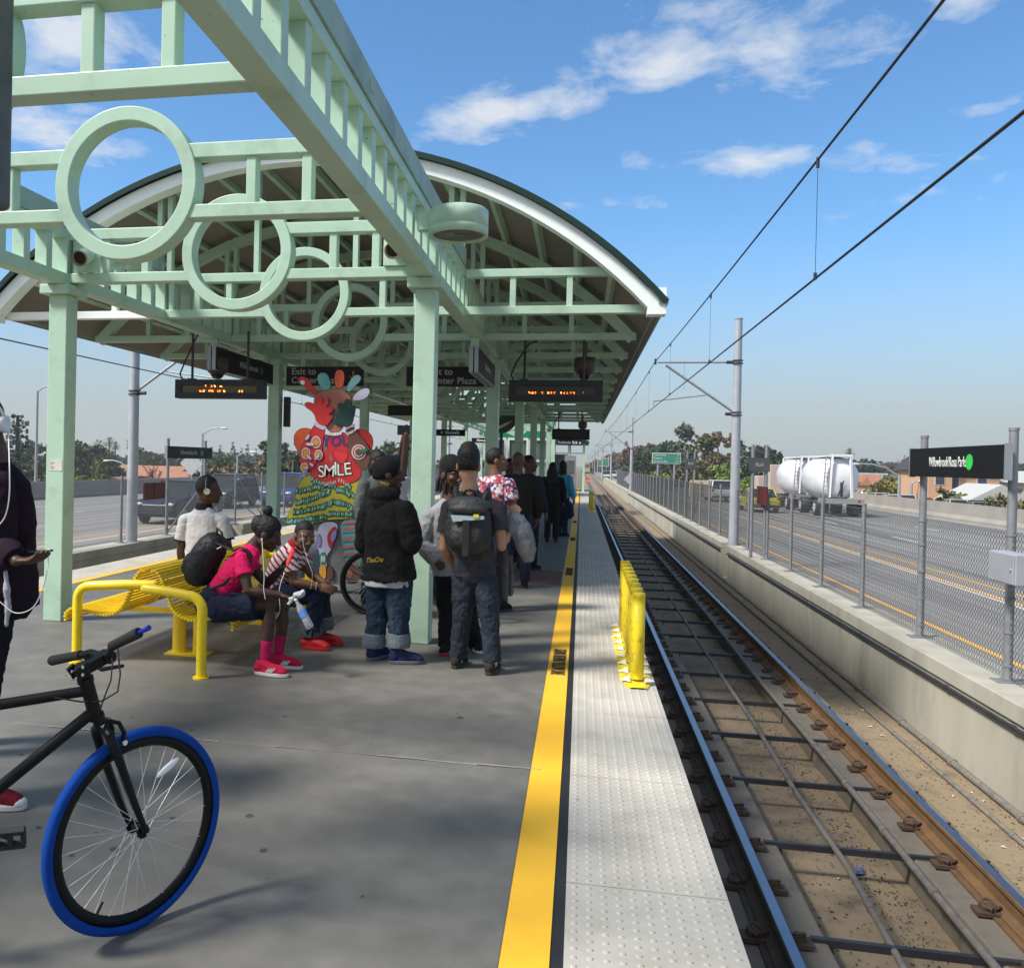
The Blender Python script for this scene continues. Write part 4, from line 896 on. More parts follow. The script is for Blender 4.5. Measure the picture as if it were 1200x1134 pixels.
# ------------------------------------------------------------------ people
def V(*a): return Vector(a)
def remesh(b, name, material, parent, vox=.007, smooth=4, wr=0., wscale=.1, seed=0, label=None, org=None):
    """fuse overlapping solids of b into one continuous skin"""
    me = bpy.data.meshes.new('raw'); me.from_pydata([tuple(v) for v in b.v], [], b.f)
    bm = bmesh.new(); bm.from_mesh(me); bmesh.ops.recalc_face_normals(bm, faces=bm.faces); bm.to_mesh(me); bm.free()
    o = bpy.data.objects.new('raw', me); C.objects.link(o)
    r = o.modifiers.new('r', 'REMESH'); r.mode = 'VOXEL'; r.voxel_size = vox; r.use_smooth_shade = True
    if smooth: s = o.modifiers.new('s', 'SMOOTH'); s.iterations = smooth; s.factor = .5
    if wr:
        tx = bpy.data.textures.new('cloth', 'CLOUDS'); tx.noise_scale = wscale; tx.noise_depth = 2
        d = o.modifiers.new('d', 'DISPLACE'); d.texture = tx; d.strength = wr; d.mid_level = .5; d.texture_coords = 'GLOBAL'
        tx2 = bpy.data.textures.new('crease', 'CLOUDS'); tx2.noise_scale = wscale*.62; tx2.noise_depth = 1; tx2.noise_type = 'HARD_NOISE'
        d2 = o.modifiers.new('d2', 'DISPLACE'); d2.texture = tx2; d2.strength = wr*.5; d2.mid_level = .3; d2.texture_coords = 'GLOBAL'
        s = o.modifiers.new('s2', 'SMOOTH'); s.iterations = 1; s.factor = .5
    dg = bpy.context.evaluated_depsgraph_get(); m2 = bpy.data.meshes.new_from_object(o.evaluated_get(dg)); bpy.data.objects.remove(o); bpy.data.meshes.remove(me)
    m2.name = name; org = ORG.get(parent.name, Vector()) if parent else Vector(); m2.transform(Matrix.Translation(-org))
    m2.materials.clear(); m2.materials.append(material); m2.polygons.foreach_set('use_smooth', [True]*len(m2.polygons))
    return tag(link(name, m2, parent, org=org), label)
def limb(b, pts, rs, n=14):
    pts = [Vector(p) for p in pts]
    b.tube(pts, list(rs), n)
    for p, r in zip(pts, rs): b.ell(p, r, r, r, 12)
def loft(b, secs, n=22):
    """secs: (centre, rx, ry, right, forward)"""
    vs = []
    for c, rx, ry, r, f in secs:
        for j in range(n):
            a = 2*PI*j/n; cx_, sx_ = math.cos(a), math.sin(a)
            k = 1/((abs(cx_)**2.6+abs(sx_)**2.6)**(1/2.6)); vs.append(c+r*(rx*cx_*k)+f*(ry*sx_*k))
    m = len(secs); b.add(vs, [(i*n+j, i*n+(j+1) % n, (i+1)*n+(j+1) % n, (i+1)*n+j) for i in range(m-1) for j in range(n)]+[tuple(range(n))[::-1], tuple(range((m-1)*n, m*n))], 0, True)
def skin(nm, c): return mat(nm, c, .5, var=.10, scale=18, spec=.35, bump=.05, bscale=200)
SK_D, SK_M, SK_L, SK_T = skin('dark skin', (.080, .039, .025)), skin('brown skin', (.15, .072, .043)), skin('tan skin', (.36, .19, .115)), skin('deep skin', (.056, .027, .018))
def cloth(nm, c, var=.16, **k): return mat(nm, c, .88, var=var, scale=11, bump=.5, bscale=22, spec=.15, **k)
HAIRB = mat('black hair', (.008, .007, .007), .55, var=.3, scale=60, bump=.6, bscale=120, spec=.3)
def stripes(nm, axis, period, c1, c2, duty=.62, org=(0, 0, 0)):
    m = bpy.data.materials.new(nm); m.use_nodes = True; t = m.node_tree; b = t.nodes['Principled BSDF']; b.inputs['Roughness'].default_value = .85; b.inputs['Specular IOR Level'].default_value = .15
    g = t.nodes.new('ShaderNodeNewGeometry'); vm = t.nodes.new('ShaderNodeVectorMath'); vm.operation = 'DOT_PRODUCT'; t.links.new(g.outputs['Position'], vm.inputs[0]); vm.inputs[1].default_value = tuple(axis)
    nz = t.nodes.new('ShaderNodeTexNoise'); nz.inputs['Scale'].default_value = 7; t.links.new(g.outputs['Position'], nz.inputs[0])
    q = t.nodes.new('ShaderNodeMath'); q.operation = 'MULTIPLY_ADD'; t.links.new(nz.outputs[0], q.inputs[0]); q.inputs[1].default_value = .035; t.links.new(vm.outputs['Value'], q.inputs[2])
    d = t.nodes.new('ShaderNodeMath'); d.operation = 'DIVIDE'; t.links.new(q.outputs[0], d.inputs[0]); d.inputs[1].default_value = period
    f = t.nodes.new('ShaderNodeMath'); f.operation = 'FRACT'; t.links.new(d.outputs[0], f.inputs[0])
    c = t.nodes.new('ShaderNodeMath'); c.operation = 'GREATER_THAN'; t.links.new(f.outputs[0], c.inputs[0]); c.inputs[1].default_value = duty
    mx_ = t.nodes.new('ShaderNodeMix'); mx_.data_type = 'RGBA'; t.links.new(c.outputs[0], mx_.inputs[0]); mx_.inputs[6].default_value = (*c1, 1); mx_.inputs[7].default_value = (*c2, 1); t.links.new(mx_.outputs[2], b.inputs['Base Color'])
    return m
def plaid(nm):
    m = bpy.data.materials.new(nm); m.use_nodes = True; t = m.node_tree; b = t.nodes['Principled BSDF']; b.inputs['Roughness'].default_value = .85
    g = t.nodes.new('ShaderNodeNewGeometry'); v = t.nodes.new('ShaderNodeTexVoronoi'); v.distance = 'CHEBYCHEV'; v.inputs['Scale'].default_value = 30; t.links.new(g.outputs['Position'], v.inputs[0])
    s = t.nodes.new('ShaderNodeSeparateColor'); t.links.new(v.outputs['Color'], s.inputs[0]); r = t.nodes.new('ShaderNodeValToRGB'); t.links.new(s.outputs[0], r.inputs[0]); r.color_ramp.interpolation = 'CONSTANT'
    e = r.color_ramp.elements; e[0].color = (.32, .03, .05, 1); e[1].position = .26; e[1].color = (.5, .48, .52, 1); e.new(.52).color = (.025, .03, .11, 1); e.new(.80).color = (.40, .14, .18, 1); t.links.new(r.outputs[0], b.inputs['Base Color']); return m
def head(b, hc, fd, up, s=1., ears=True, jaw=1.):
    fd = fd.normalized(); rt = fd.cross(up).normalized(); up = rt.cross(fd).normalized(); M = Matrix((rt, fd, up)).transposed()
    P = lambda r, f, u: hc+(rt*r+fd*f+up*u)*s
    def E(r, f, u, a, c, d): b.ell(P(r, f, u), a*s, c*s, d*s, 16, M=M)
    E(0, -.012, .018, .076, .098, .098); E(0, .02, -.02, .066, .076, .085); E(0, .036, -.062, .052*jaw, .052, .052); E(0, .074, -.098, .026, .02, .018)
    for r in (-1, 1):
        E(r*.042, .058, -.022, .026, .028, .022); E(r*.034, .075, .026, .026, .016, .0095); E(r*.05, .0, -.06, .018, .035, .03)
        if ears:
            E(r*.078, -.012, -.012, .011, .024, .033); E(r*.075, -.004, -.03, .009, .014, .014)
        E(r*.013, .100, -.040, .010, .010, .009)
    b.tube([P(0, .086, .018), P(0, .100, -.012), P(0, .113, -.034)], [.008*s, .0105*s, .0135*s], 10); b.ell(P(0, .110, -.036), .0135*s, .0125*s, .011*s, 10, M=M)
    E(0, .090, -.066, .024, .013, .0075); E(0, .088, -.079, .021, .013, .008)
    return P, M
def hair_cap(hc, fd, up, s, parent, m, dz=.012, grow=.009, back=.012, cut=.0, name='hair', vox=.006, wr=.006, extra=None):
    fd = fd.normalized(); rt = fd.cross(up).normalized(); up = rt.cross(fd).normalized(); M = Matrix((rt, fd, up)).transposed(); b = MB()
    P = lambda r, f, u: hc+(rt*r+fd*f+up*u)*s
    b.ell(P(0, -.012-back*.5, .018+dz), (.076+grow)*s, (.094+grow)*s, (.098+grow*.5)*s, 18, M=M)
    o0 = len(b.v)
    if extra: extra(b, P, M)
    # trim away everything in front of / below the hairline
    lo = []
    for i, v in enumerate(b.v):
        d = Vector(v)-hc; f = d.dot(fd)/s; u = d.dot(up)/s
        if i < o0 and f > .03+cut and u < .062: v = tuple(Vector(v)-fd*(f-(.03+cut))*s)
        if i < o0 and u < -.045: v = tuple(Vector(v)+up*(-.045-u)*s*.8)
        lo.append(v)
    b.v = lo
    return remesh(b, name, m, parent, vox, 2, wr, .02)
def hand(b, wr, dr, palm, spread=1., curl=.6, s=1., thumb=1, side=1):
    """wr wrist, dr finger direction, palm normal of the palm; side: which way the thumb leaves"""
    dr = dr.normalized(); palm = (palm-dr*palm.dot(dr)).normalized(); lt = dr.cross(palm).normalized()*side
    M = Matrix((lt, dr, palm)).transposed()
    b.ell(wr+dr*.045*s, .040*s, .052*s, .016*s, 14, M=M); b.ell(wr+dr*.062*s, .041*s, .030*s, .0145*s, 14, M=M)
    for i, (o, l) in enumerate(((.031, .068), (.011, .078), (-.010, .072), (-.030, .056))):
        p = wr+dr*.082*s+lt*o*s*spread; d = dr.copy(); r = .0088*s; pts = [wr+dr*.06*s+lt*o*s*.9, p]; rs = [r*1.1, r*1.05]
        for k in range(3):
            d = (d+palm*curl*(.75+.12*i)).normalized(); p = p+d*(l*s*(.44, .32, .24)[k]); pts.append(p); rs.append(r*(.98-.07*k))
        limb(b, pts, rs, 10)
    if thumb:
        p = wr+dr*.022*s+lt*.026*s; p1 = p+(lt*.55+dr*.6+palm*.35).normalized()*.040*s; p2 = p1+(dr*.8+palm*(.35+curl*.4)).normalized()*.032*s; limb(b, [p, p1, p2], [.013*s, .0105*s, .009*s], 10)
def shoe(parent, heel, toe, h, m, sole, w_=.046, nm='shoe', extra=None, vox=.006):
    """heel,toe: points on the ground"""
    heel = Vector(heel); toe = Vector(toe); d = (toe-heel); L_ = d.length; d.normalize(); s = Vector((d.y, -d.x, 0)); z = Vector((0, 0, 1)); M = Matrix((s, d, z)).transposed()
    P = lambda t, u=0, v=0: heel+d*(L_*t)+s*u+z*v
    b = MB()
    b.ell(P(.14, 0, .052), w_*.82, .048, .046, 14, M=M); b.tube([P(.16, 0, .05), P(.17, 0, h)], [w_*.85, w_*.80], 14)
    b.tube([P(.22, 0, h*.82), P(.45, 0, .060), P(.72, 0, .046), P(.88, 0, .04)], [w_*.78, w_*.82, w_*.82, w_*.62], 14); b.ell(P(.80, 0, .036), w_*.88, L_*.17, .030, 16, M=M); b.ell(P(.35, 0, .035), w_*.80, L_*.25, .035, 16, M=M)
    for i, v in enumerate(b.v):
        if v[2] < .014: b.v[i] = (v[0], v[1], .014)
    up = remesh(b, nm, m, parent, vox, 3)
    b = MB(); out = []
    for i in range(28):
        a = 2*PI*i/28; t = .5-.5*math.cos(a); wd = w_*(.80+.22*math.sin(t*PI)+(.12 if t > .55 else 0)*math.sin((t-.55)/.45*PI))*math.copysign(abs(math.sin(a))**.55, math.sin(a))
        out.append((t, wd))
    vs = [P(t, u, v) for v in (.003, .028) for t, u in out]; n = 28
    b.add(vs, [tuple(range(n))[::-1], tuple(range(n, 2*n))]+[(i, (i+1) % n, n+(i+1) % n, n+i) for i in range(n)])
    so_ = b.build('sole', sole, up, bevel=.004)
    if extra: extra(up, P, M)
    return up
def person(label, base, J, K, group=None):
    """J: joints (world points); K: colours, fit and which garments"""
    t = thing('person', label, 'person', base, group); vx = K.get('vox', .008); sk = K['skin']; s = K.get('s', 1.)
    f = K['f'].normalized(); r = f.cross(V(0, 0, 1)).normalized(); g = K.get('g', 1.)   # body heading, girth
    pel, che, nk, hc = J['pel'], J['che'], J['nk'], J['hc']; hf, hu = K['hf'], K.get('hu', V(0, 0, 1)); up = (nk-pel).normalized(); fw = (f-up*f.dot(up)).normalized(); rt = fw.cross(up).normalized()
    rt0 = (J['shR']-J['shL']).normalized()
    for sd in 'LR': J['sh'+sd] = J['sh'+sd]-up*.022
    J['nk'] = nk = nk+up*.012
    # body
    b = MB(); head(b, hc, hf, hu, s, K.get('ears', True), K.get('jaw', 1))
    hfn = hf.normalized(); limb(b, [hc-hfn*.03*s-hu.normalized()*.05*s, hc*.35+nk*.65-hfn*.012, nk-up*.03], [.053*s*K.get('neck', 1), .056*s*K.get('neck', 1), .072*s])
    mid = pel.lerp(che, .5)
    loft(b, [(pel-up*.08, .10*g, .085*g, rt, fw), (pel, .150*g, .10*g, rt, fw), (mid, .125*g, .09*g, rt, fw), (che, .145*g, .10*g, rt0, fw), (nk-up*.06, .11*g, .07*g, rt0, fw), (nk-up*.02, .06, .05, rt0, fw)])
    sh = .05*g
    for sd in 'LR':
        a, e, w_ = J['sh'+sd], J['el'+sd], J['wr'+sd]
        limb(b, [nk-up*.06, a], [.05, sh*.95]); limb(b, [a, a.lerp(e, .45), e, e.lerp(w_, .3), w_], [sh*.95, .046*g, .038*g, .041*g, .026])
        if 'ha'+sd in K: d, p, q = K['ha'+sd]; hand(b, w_, d, p, curl=q, side=K.get('th'+sd, 1 if sd == 'R' else -1), s=s*.97)
        h, k_, an = J['hip'+sd], J['kn'+sd], J['an'+sd]
        limb(b, [h, h.lerp(k_, .5), k_, k_.lerp(an, .32), an], [.078*g, .068*g, .050*g, .052*g, .036])
    remesh(b, 'body', sk, t, vx, 3)
    # trousers
    if K.get('bot'):
        c = K['bot']; ext = c.get('grow', .016); ln = c.get('len', 1.); b = MB()
        loft(b, [(pel-up*.13, .11*g+ext, .095*g+ext, rt, fw), (pel-up*.05, .150*g+ext, .112*g+ext, rt, fw), (pel+up*.02, .150*g+ext, .11*g+ext, rt, fw), (pel+up*.10, .140*g+ext*.7, .102*g+ext*.7, rt, fw)])
        for sd in 'LR':
            h, k_, an = J['hip'+sd], J['kn'+sd], J['an'+sd]
            if ln >= 1: pts = [h, h.lerp(k_, .5), k_, k_.lerp(an, .5), an+V(0, 0, c.get('hem', .0))]; rs = [.088*g+ext, .076*g+ext, .060*g+ext, .052*g+ext*1.15, c.get('cuff', .05)+ext*.9]
            else: e_ = h.lerp(k_, ln/.55*.9); pts = [h, h.lerp(e_, .5), e_]; rs = [.088*g+ext, .083*g+ext, .080*g+ext*1.3]
            limb(b, pts[:-1], rs[:-1]); b.tube(pts[-2:], rs[-2:], 16)
        remesh(b, c.get('name', 'trousers'), c['m'], t, vx, 2, c.get('wr', .018), c.get('ws', .07), label=c.get('label'))
        if 'cuffm' in c:
            b = MB()
            for sd in 'LR':
                an = J['an'+sd]; b.tube([an+V(0, 0, c.get('hem', 0)+.095), an+V(0, 0, c.get('hem', 0)+.02), an+V(0, 0, c.get('hem', 0)-.02)], [.080+ext*.6, .085+ext*.6, .080+ext*.6], 18)
            remesh(b, 'rolled_cuff', c['cuffm'], t, vx, 2, .006, .05)
    # top
    if K.get('top'):
        c = K['top']; ext = c.get('grow', .014); b = MB(); hem = c.get('hem', .05)
        mid2 = pel.lerp(che, .55)
        loft(b, [(pel-up*hem, .150*g+ext*1.3, .112*g+ext*1.2, rt, fw), (pel+up*.04, .148*g+ext*1.2, .11*g+ext*1.1, rt, fw), (mid2, .136*g+ext, .103*g+ext, rt, fw), (che, .156*g+ext, .113*g+ext, rt0, fw), (nk-up*.085, .142*g+ext*.8, .088*g+ext*.8, rt0, fw), (nk-up*.035, .098+ext*.5, .072+ext*.5, rt0, fw), (nk-up*.012, .074+ext*.4, .064+ext*.4, rt0, fw), (nk+up*c.get('collar', .006), .064, .060, rt0, fw)])
        sl = c.get('sleeve', .5)
        for sd in 'LR':
            a, e, w_ = J['sh'+sd], J['el'+sd], J['wr'+sd]; limb(b, [nk-up*.045, nk.lerp(a, .5)-up*.035, a], [.050+ext*.3, .05+ext*.5, sh*.92+ext*.75])
            if sl <= .7: en = a.lerp(e, sl/.5*.72); b.ell(a, sh*.94+ext*.8, sh*.94+ext*.8, sh*.94+ext*.8); b.tube([a, a.lerp(en, .5), en], [sh*.94+ext*.8, .051*g+ext, .053*g+ext*1.25], 16)
            else: limb(b, [a, a.lerp(e, .5), e, e.lerp(w_, .5)], [sh*.95+ext*.85, .052*g+ext*1.05, .048*g+ext*1.1, .044*g+ext*1.15]); b.tube([e.lerp(w_, .5), w_-(w_-e).normalized()*.012], [.044*g+ext*1.15, .034+ext*.8], 14)
        if 'extra' in c: c['extra'](b, J, rt, fw, up)
        remesh(b, c.get('name', 'shirt'), c['m'], t, vx, 2, c.get('wr', .014), c.get('ws', .08), label=c.get('label'))
    for q in K.get('shoes', ()): shoe(t, *q)
    return t
def eyes(t, hc, fd, up, s=1., look=None):
    fd = fd.normalized(); rt = fd.cross(up).normalized(); up = rt.cross(fd).normalized(); b = MB(); b2_ = MB()
    for r in (-1, 1):
        c = hc+(rt*r*.032+fd*.0765+up*.004)*s; b.ell(c, .0115*s, .0115*s, .0075*s, 12, M=Matrix((rt, fd, up)).transposed()); b2_.ell(c+fd*.0082*s, .0055*s, .004*s, .0055*s, 10, M=Matrix((rt, fd, up)).transposed())
    e = b.build('eyes', mat('eye white', (.50, .46, .42), .3, var=0), t); b2_.build('iris', mat('iris', (.012, .008, .006), .15, var=0), e)
X_, Yv, Zv = V(1, 0, 0), V(0, 1, 0), V(0, 0, 1)
WSOLE = mat('white sole', (.62, .60, .56), .6); BSOLE = mat('dark sole', (.03, .03, .032), .7)
DENIM = cloth('dark denim', (.022, .027, .038), dirt=(.045, .055, .075), dscale=6, dlo=.5, dhi=.75); INDIGO = cloth('indigo denim', (.014, .026, .045), dirt=(.06, .10, .13), dscale=5, dlo=.5, dhi=.75); DENIMB = cloth('black denim', (.011, .011, .014))
BLKC = cloth('black cotton', (.012, .0115, .0115)); NAVY = cloth('navy cotton', (.014, .018, .038)); CHAR = cloth('charcoal cotton', (.040, .037, .040)); WHTC = cloth('white cotton', (.40, .40, .42), var=.06); GREYM = cloth('grey marl', (.21, .21, .215), var=.10); PINK = cloth('hot pink jersey', (.60, .012, .10), var=.08)
NYL = mat('black nylon', (.013, .013, .014), .55, var=.2, scale=9, bump=.4, bscale=30, spec=.35)
# ---- woman in pink, seated on the bench facing right
h0 = at(314, 625, Y=6.42)
J = dict(pel=at(255, 703, Y=6.44), che=at(278, 668, Y=6.44), nk=at(298, 642, Y=6.44), hc=h0, shR=at(284, 652, Y=6.27), shL=at(288, 651, Y=6.61), elR=at(291, 692, Y=6.20), elL=at(313, 684, Y=6.60), wrR=at(329, 697, Y=6.25), wrL=at(330, 666, Y=6.52),
         hipR=at(258, 712, Y=6.33), hipL=at(260, 710, Y=6.55), knR=at(317, 708, Y=6.30), knL=at(333, 710, Y=6.52), anR=at(311, 772, Y=6.28), anL=at(327, 762, Y=6.52))
SOCK = cloth('pink sock', (.42, .012, .085), var=.06)
RUN = cloth('raspberry mesh', (.50, .015, .055), var=.10)
def runshoe(up, P, M):
    b = MB()
    for k in range(3): b.bar(P(.40+k*.07, -.040, .034), P(.52+k*.07, -.031, .066), .008, .012); b.bar(P(.40+k*.07, .040, .034), P(.52+k*.07, .031, .066), .008, .012)
    b.build('side_stripe', WSOLE, up)
    b = MB(); b.tube([P(.02, -.03, .03), P(.12, -.0405, .045), P(.30, -.042, .030), P(.46, -.046, .022)], [.012, .016, .012, .006], 10); b.build('heel_flash', mat('blue rubber', (.05, .12, .55), .5), up)
wp = person('woman in a hot pink shirt sitting on the yellow bench, head bowed over her phone', (-2.75, 6.44, 0), J, dict(skin=SK_T, f=X_, hf=V(.86, .18, -.42), hu=V(.40, 0, 1), vox=.0055, g=.98, s=1.06, neck=.95,
    haR=(V(.9, .05, -.25), V(.2, -.1, -1), .55), haL=(V(.45, -.35, .75), V(.75, -.2, .2), .5), bot=dict(m=NAVY, len=.46, grow=.026, name='shorts'), top=dict(m=PINK, sleeve=.36, hem=.06, grow=.010, ws=.06)))
for a_, t_ in (('anR', .20), ('anL', .20)): b = MB(); limb(b, [J[a_]+V(0, 0, -.01), J[a_]+V(.005, 0, .09), J[a_].lerp(J['kn'+a_[-1]], .30)], [.040, .043, .047]); remesh(b, 'sock', SOCK, wp, .006, 2, .004, .03)
shoe(wp, (J['anR'].x-.075, J['anR'].y-.02, 0), (J['anR'].x+.205, J['anR'].y-.06, 0), .105, RUN, WSOLE, extra=runshoe)
shoe(wp, (J['anL'].x-.07, J['anL'].y+.0, 0), (J['anL'].x+.205, J['anL'].y-.03, 0), .105, RUN, WSOLE, extra=runshoe)
def bun(b, P, M):
    b.ell(P(0, -.075, .150), .042, .042, .040, 14); b.ell(P(.0, -.06, .105), .035, .04, .05, 14); b.ell(P(0, -.08, .03), .07, .07, .08, 14)
hair_cap(h0, V(.86, .18, -.42), V(.40, 0, 1), 1.06, wp, HAIRB, extra=bun, cut=.02, wr=.008)
def cable(pts, label, r=.0022, col=None):
    b = MB(); cu = []
    for i in range(len(pts)-1):
        p0 = pts[max(i-1, 0)]; p1 = pts[i]; p2 = pts[i+1]; p3 = pts[min(i+2, len(pts)-1)]
        for k in range(8):
            t = k/8; cu.append(.5*((2*p1)+(p2-p0)*t+(2*p0-5*p1+4*p2-p3)*t*t+(3*p1-p0-3*p2+p3)*t**3))
    cu.append(pts[-1]); b.tube(cu, r, 6); b.ell(pts[0], .007, .007, .009, 8)
    return tag(b.build('earphones', mat('white plastic', (.7, .7, .7), .35, var=0)), label, 'earphones')
cable([at(307, 632, Y=6.30), at(308, 650, Y=6.24), at(309.5, 675, Y=6.2), at(309, 690, Y=6.16), at(311, 702, Y=6.14)], 'white earphone wire hanging from the ear of the woman in pink')
cable([at(333, 672, Y=6.42), at(329, 683, Y=6.36), at(327, 695, Y=6.34), at(328, 715, Y=6.32), at(323, 725, Y=6.3)], 'white cord hanging below the red phone')
ph = MB(); pc = at(340, 652, Y=6.40); ax = V(.40, -.1, .95).normalized(); nn = V(-.75, -.55, .2).normalized(); nn = (nn-ax*nn.dot(ax)).normalized(); si = ax.cross(nn)
obox(ph, pc, Matrix((si, ax, nn)).transposed(), .034, .066, .006); pho = ph.build('phone', mat('red phone case', (.70, .03, .03), .4), bevel=.004); tag(pho, 'red phone held up by the woman in pink', 'phone')
# bottle and white wrap in her near hand
bt_ = thing('water_bottle', 'clear plastic water bottle with a blue label in her hand', 'bottle', at(355, 722, Y=6.2)); p0 = at(347, 703, Y=6.2); p1 = at(364, 736, Y=6.2); dz = (p1-p0).normalized(); Mb = dz.to_track_quat('Z', 'Y').to_matrix(); Lb = (p1-p0).length
b = MB(); b.lathe([(0, 0), (.012, 0), (.013, .03), (.022, .05), (.031, .075), (.031, Lb*.62), (.029, Lb*.64), (.031, Lb*.66), (.031, Lb-.012), (.024, Lb), (0, Lb)], p0, 18, M=Mb); b.build('bottle_body', mat('clear plastic', (.80, .84, .88), .08, var=0, trans=.75, spec=.6), bt_)
b = MB(); b.lathe([(.0318, .085), (.0318, .135)], p0, 18, M=Mb); b.build('bottle_label', mat('blue label', (.10, .25, .62), .5, var=.3, scale=30), bt_)
b = MB(); b.lathe([(0, -.012), (.014, -.012), (.014, .008), (0, .008)], p0, 14, M=Mb); b.build('cap', mat('white cap', (.75, .75, .75), .4), bt_)
b = MB(); q = at(350, 697, Y=6.2); b.ell(q, .045, .03, .024, 12); b.ell(q+V(.03, 0, .02), .025, .02, .02, 10); b.ell(q+V(-.05, 0, -.03), .03, .015, .012, 10); b.tube([q+V(-.04, 0, -.02), q+V(-.075, 0, -.075)], .014, 8)
tag(remesh(b, 'white_wrap', WHTC, None, .006, 1, .02, .02), 'crumpled white cloth held with the bottle', 'cloth')
# black backpack on her back
def backpack(label, c, ax, out, w, h, d, m, detail):
    """c centre, ax up axis, out away from the back"""
    t = thing('backpack', label, 'backpack', c); ax = ax.normalized(); out = (out-ax*out.dot(ax)).normalized(); si = ax.cross(out); M = Matrix((si, out, ax)).transposed()
    b = MB(); b.ell(c, w*.5, d*.5, h*.5, 22, M=M); b.ell(c-ax*h*.16, w*.50, d*.52, h*.34, 22, M=M); b.ell(c+ax*h*.2-out*d*.1, w*.44, d*.42, h*.30, 20, M=M); b.ell(c-ax*h*.16+out*d*.36, w*.38, d*.24, h*.24, 18, M=M)
    remesh(b, 'bag', m, t, .008, 3, .014, .06); detail(t, c, ax, out, si); return t
def det1(t, c, ax, out, si):
    b = MB(); b.tube([c+ax*.21-out*.02+si*.03, c+ax*.275+out*.0+si*.05, c+ax*.265-out*.05+si*.06, c+ax*.2-out*.09+si*.05], .009, 8); b.build('grab_handle', NYL, t)
    for s in (-1, 1):
        S_ = J['shR' if s < 0 else 'shL']+V(0, -s*.035, 0)
        b = MB(); b.tube([c+ax*.18-out*.06+V(0, s*.08, 0), S_+V(-.07, 0, .055), S_+V(-.02, 0, .082), S_+V(.035, 0, .066), S_+V(.066, 0, .025), S_+V(.070, s*.0, -.03)], .024, 8, flat=.30); b.build('strap', NYL, t)
    b = MB(); b.tube([at(270, 676, Y=6.24), at(262, 684, Y=6.22), at(248, 690, Y=6.3), at(240, 696, Y=6.4)], .012, 8); b.build('strap', NYL, t)
    b = MB(); q = at(254, 643, Y=6.26); b.bar(q, q+V(.035, .0, .018), .004, .009); b.build('logo_tab', WSOLE, t)
backpack('black backpack worn by the woman in pink', at(240.5, 655, Y=6.44), V(.42, 0, .9), V(-1, 0, .35), .30, .46, .25, NYL, det1)
# ---- man in the striped polo beside her
h1_ = at(357, 628, Y=7.28)
J = dict(pel=at(322, 690, Y=7.42), che=at(334, 662, Y=7.38), nk=at(346, 640, Y=7.34), hc=h1_, shR=at(340, 650, Y=7.17), shL=at(352, 648, Y=7.50), elR=at(344, 682, Y=7.14), elL=at(364, 672, Y=7.46), wrR=at(374, 687, Y=7.15), wrL=at(379, 682, Y=7.28),
         hipR=at(326, 696, Y=7.32), hipL=at(328, 693, Y=7.52), knR=at(370, 700, Y=7.24), knL=at(377, 695, Y=7.46), anR=at(364, 749, Y=7.26), anL=at(378, 741, Y=7.46))
POLO = stripes('red striped polo', V(.62, .15, .77), .045, (.62, .58, .58), (.30, .012, .025))
def pcollar(b, J, rt, fw, up): pass
sp = person('man in a red and white striped polo sitting on the bench, turning to the camera', (-2.5, 7.4, 0), J, dict(skin=SK_M, f=V(1, -.1, 0), hf=V(.62, -.72, -.22), hu=V(.12, -.05, 1), vox=.0055, s=1.07, haR=(V(.85, -.05, -.15), V(-.1, .9, -.3), .45), haL=(V(.75, -.25, -.3), V(-.1, -.8, -.3), .5),
    bot=dict(m=NAVY, grow=.026, cuff=.075, hem=.05, cuffm=cloth('grey denim turn-up', (.10, .11, .13))), top=dict(m=POLO, sleeve=.42, grow=.018, hem=.03, extra=None) if False else dict(m=POLO, sleeve=.42, grow=.018, hem=.03)))
eyes(sp, h1_, V(.62, -.72, -.22), V(.12, -.05, 1), 1.07)
hair_cap(h1_, V(.62, -.72, -.22), V(.12, -.05, 1), 1.07, sp, HAIRB, dz=.010, grow=.004, wr=.002)
b = MB(); up_ = (J['nk']-J['pel']).normalized(); b.tube([J['nk']-up_*.02, J['nk']+up_*.015+V(.01, 0, 0), J['nk']+up_*.04+V(.012, 0, 0)], [.080, .074, .066], 18, cap=False); b.build('collar', cloth('red rib', (.34, .012, .02)), sp)
RSHOE = mat('red rubber clog', (.55, .012, .02), .45, var=.06)
shoe(sp, (J['anR'].x-.07, J['anR'].y-.03, 0), (J['anR'].x+.20, J['anR'].y-.07, 0), .075, RSHOE, RSHOE); shoe(sp, (J['anL'].x-.06, J['anL'].y, 0), (J['anL'].x+.20, J['anL'].y-.02, 0), .075, RSHOE, RSHOE)
b = MB(); q = J['wrR']; n_ = (J['wrR']-J['elR']).normalized()
b.tube([q-n_*.02+(n_.orthogonal().normalized()*math.cos(a)+n_.cross(n_.orthogonal().normalized())*math.sin(a))*.031 for a in [i*PI/8 for i in range(17)]], .004, 6); tag(b.build('bracelet', WSOLE), 'pale bracelet on the wrist of the man in the striped polo', 'bracelet')
cable([at(354, 625, Y=7.17), at(356, 640, Y=7.15), at(361, 658, Y=7.12), at(366, 672, Y=7.1), at(364, 690, Y=7.1)], 'white earphone wire of the man in the striped polo')
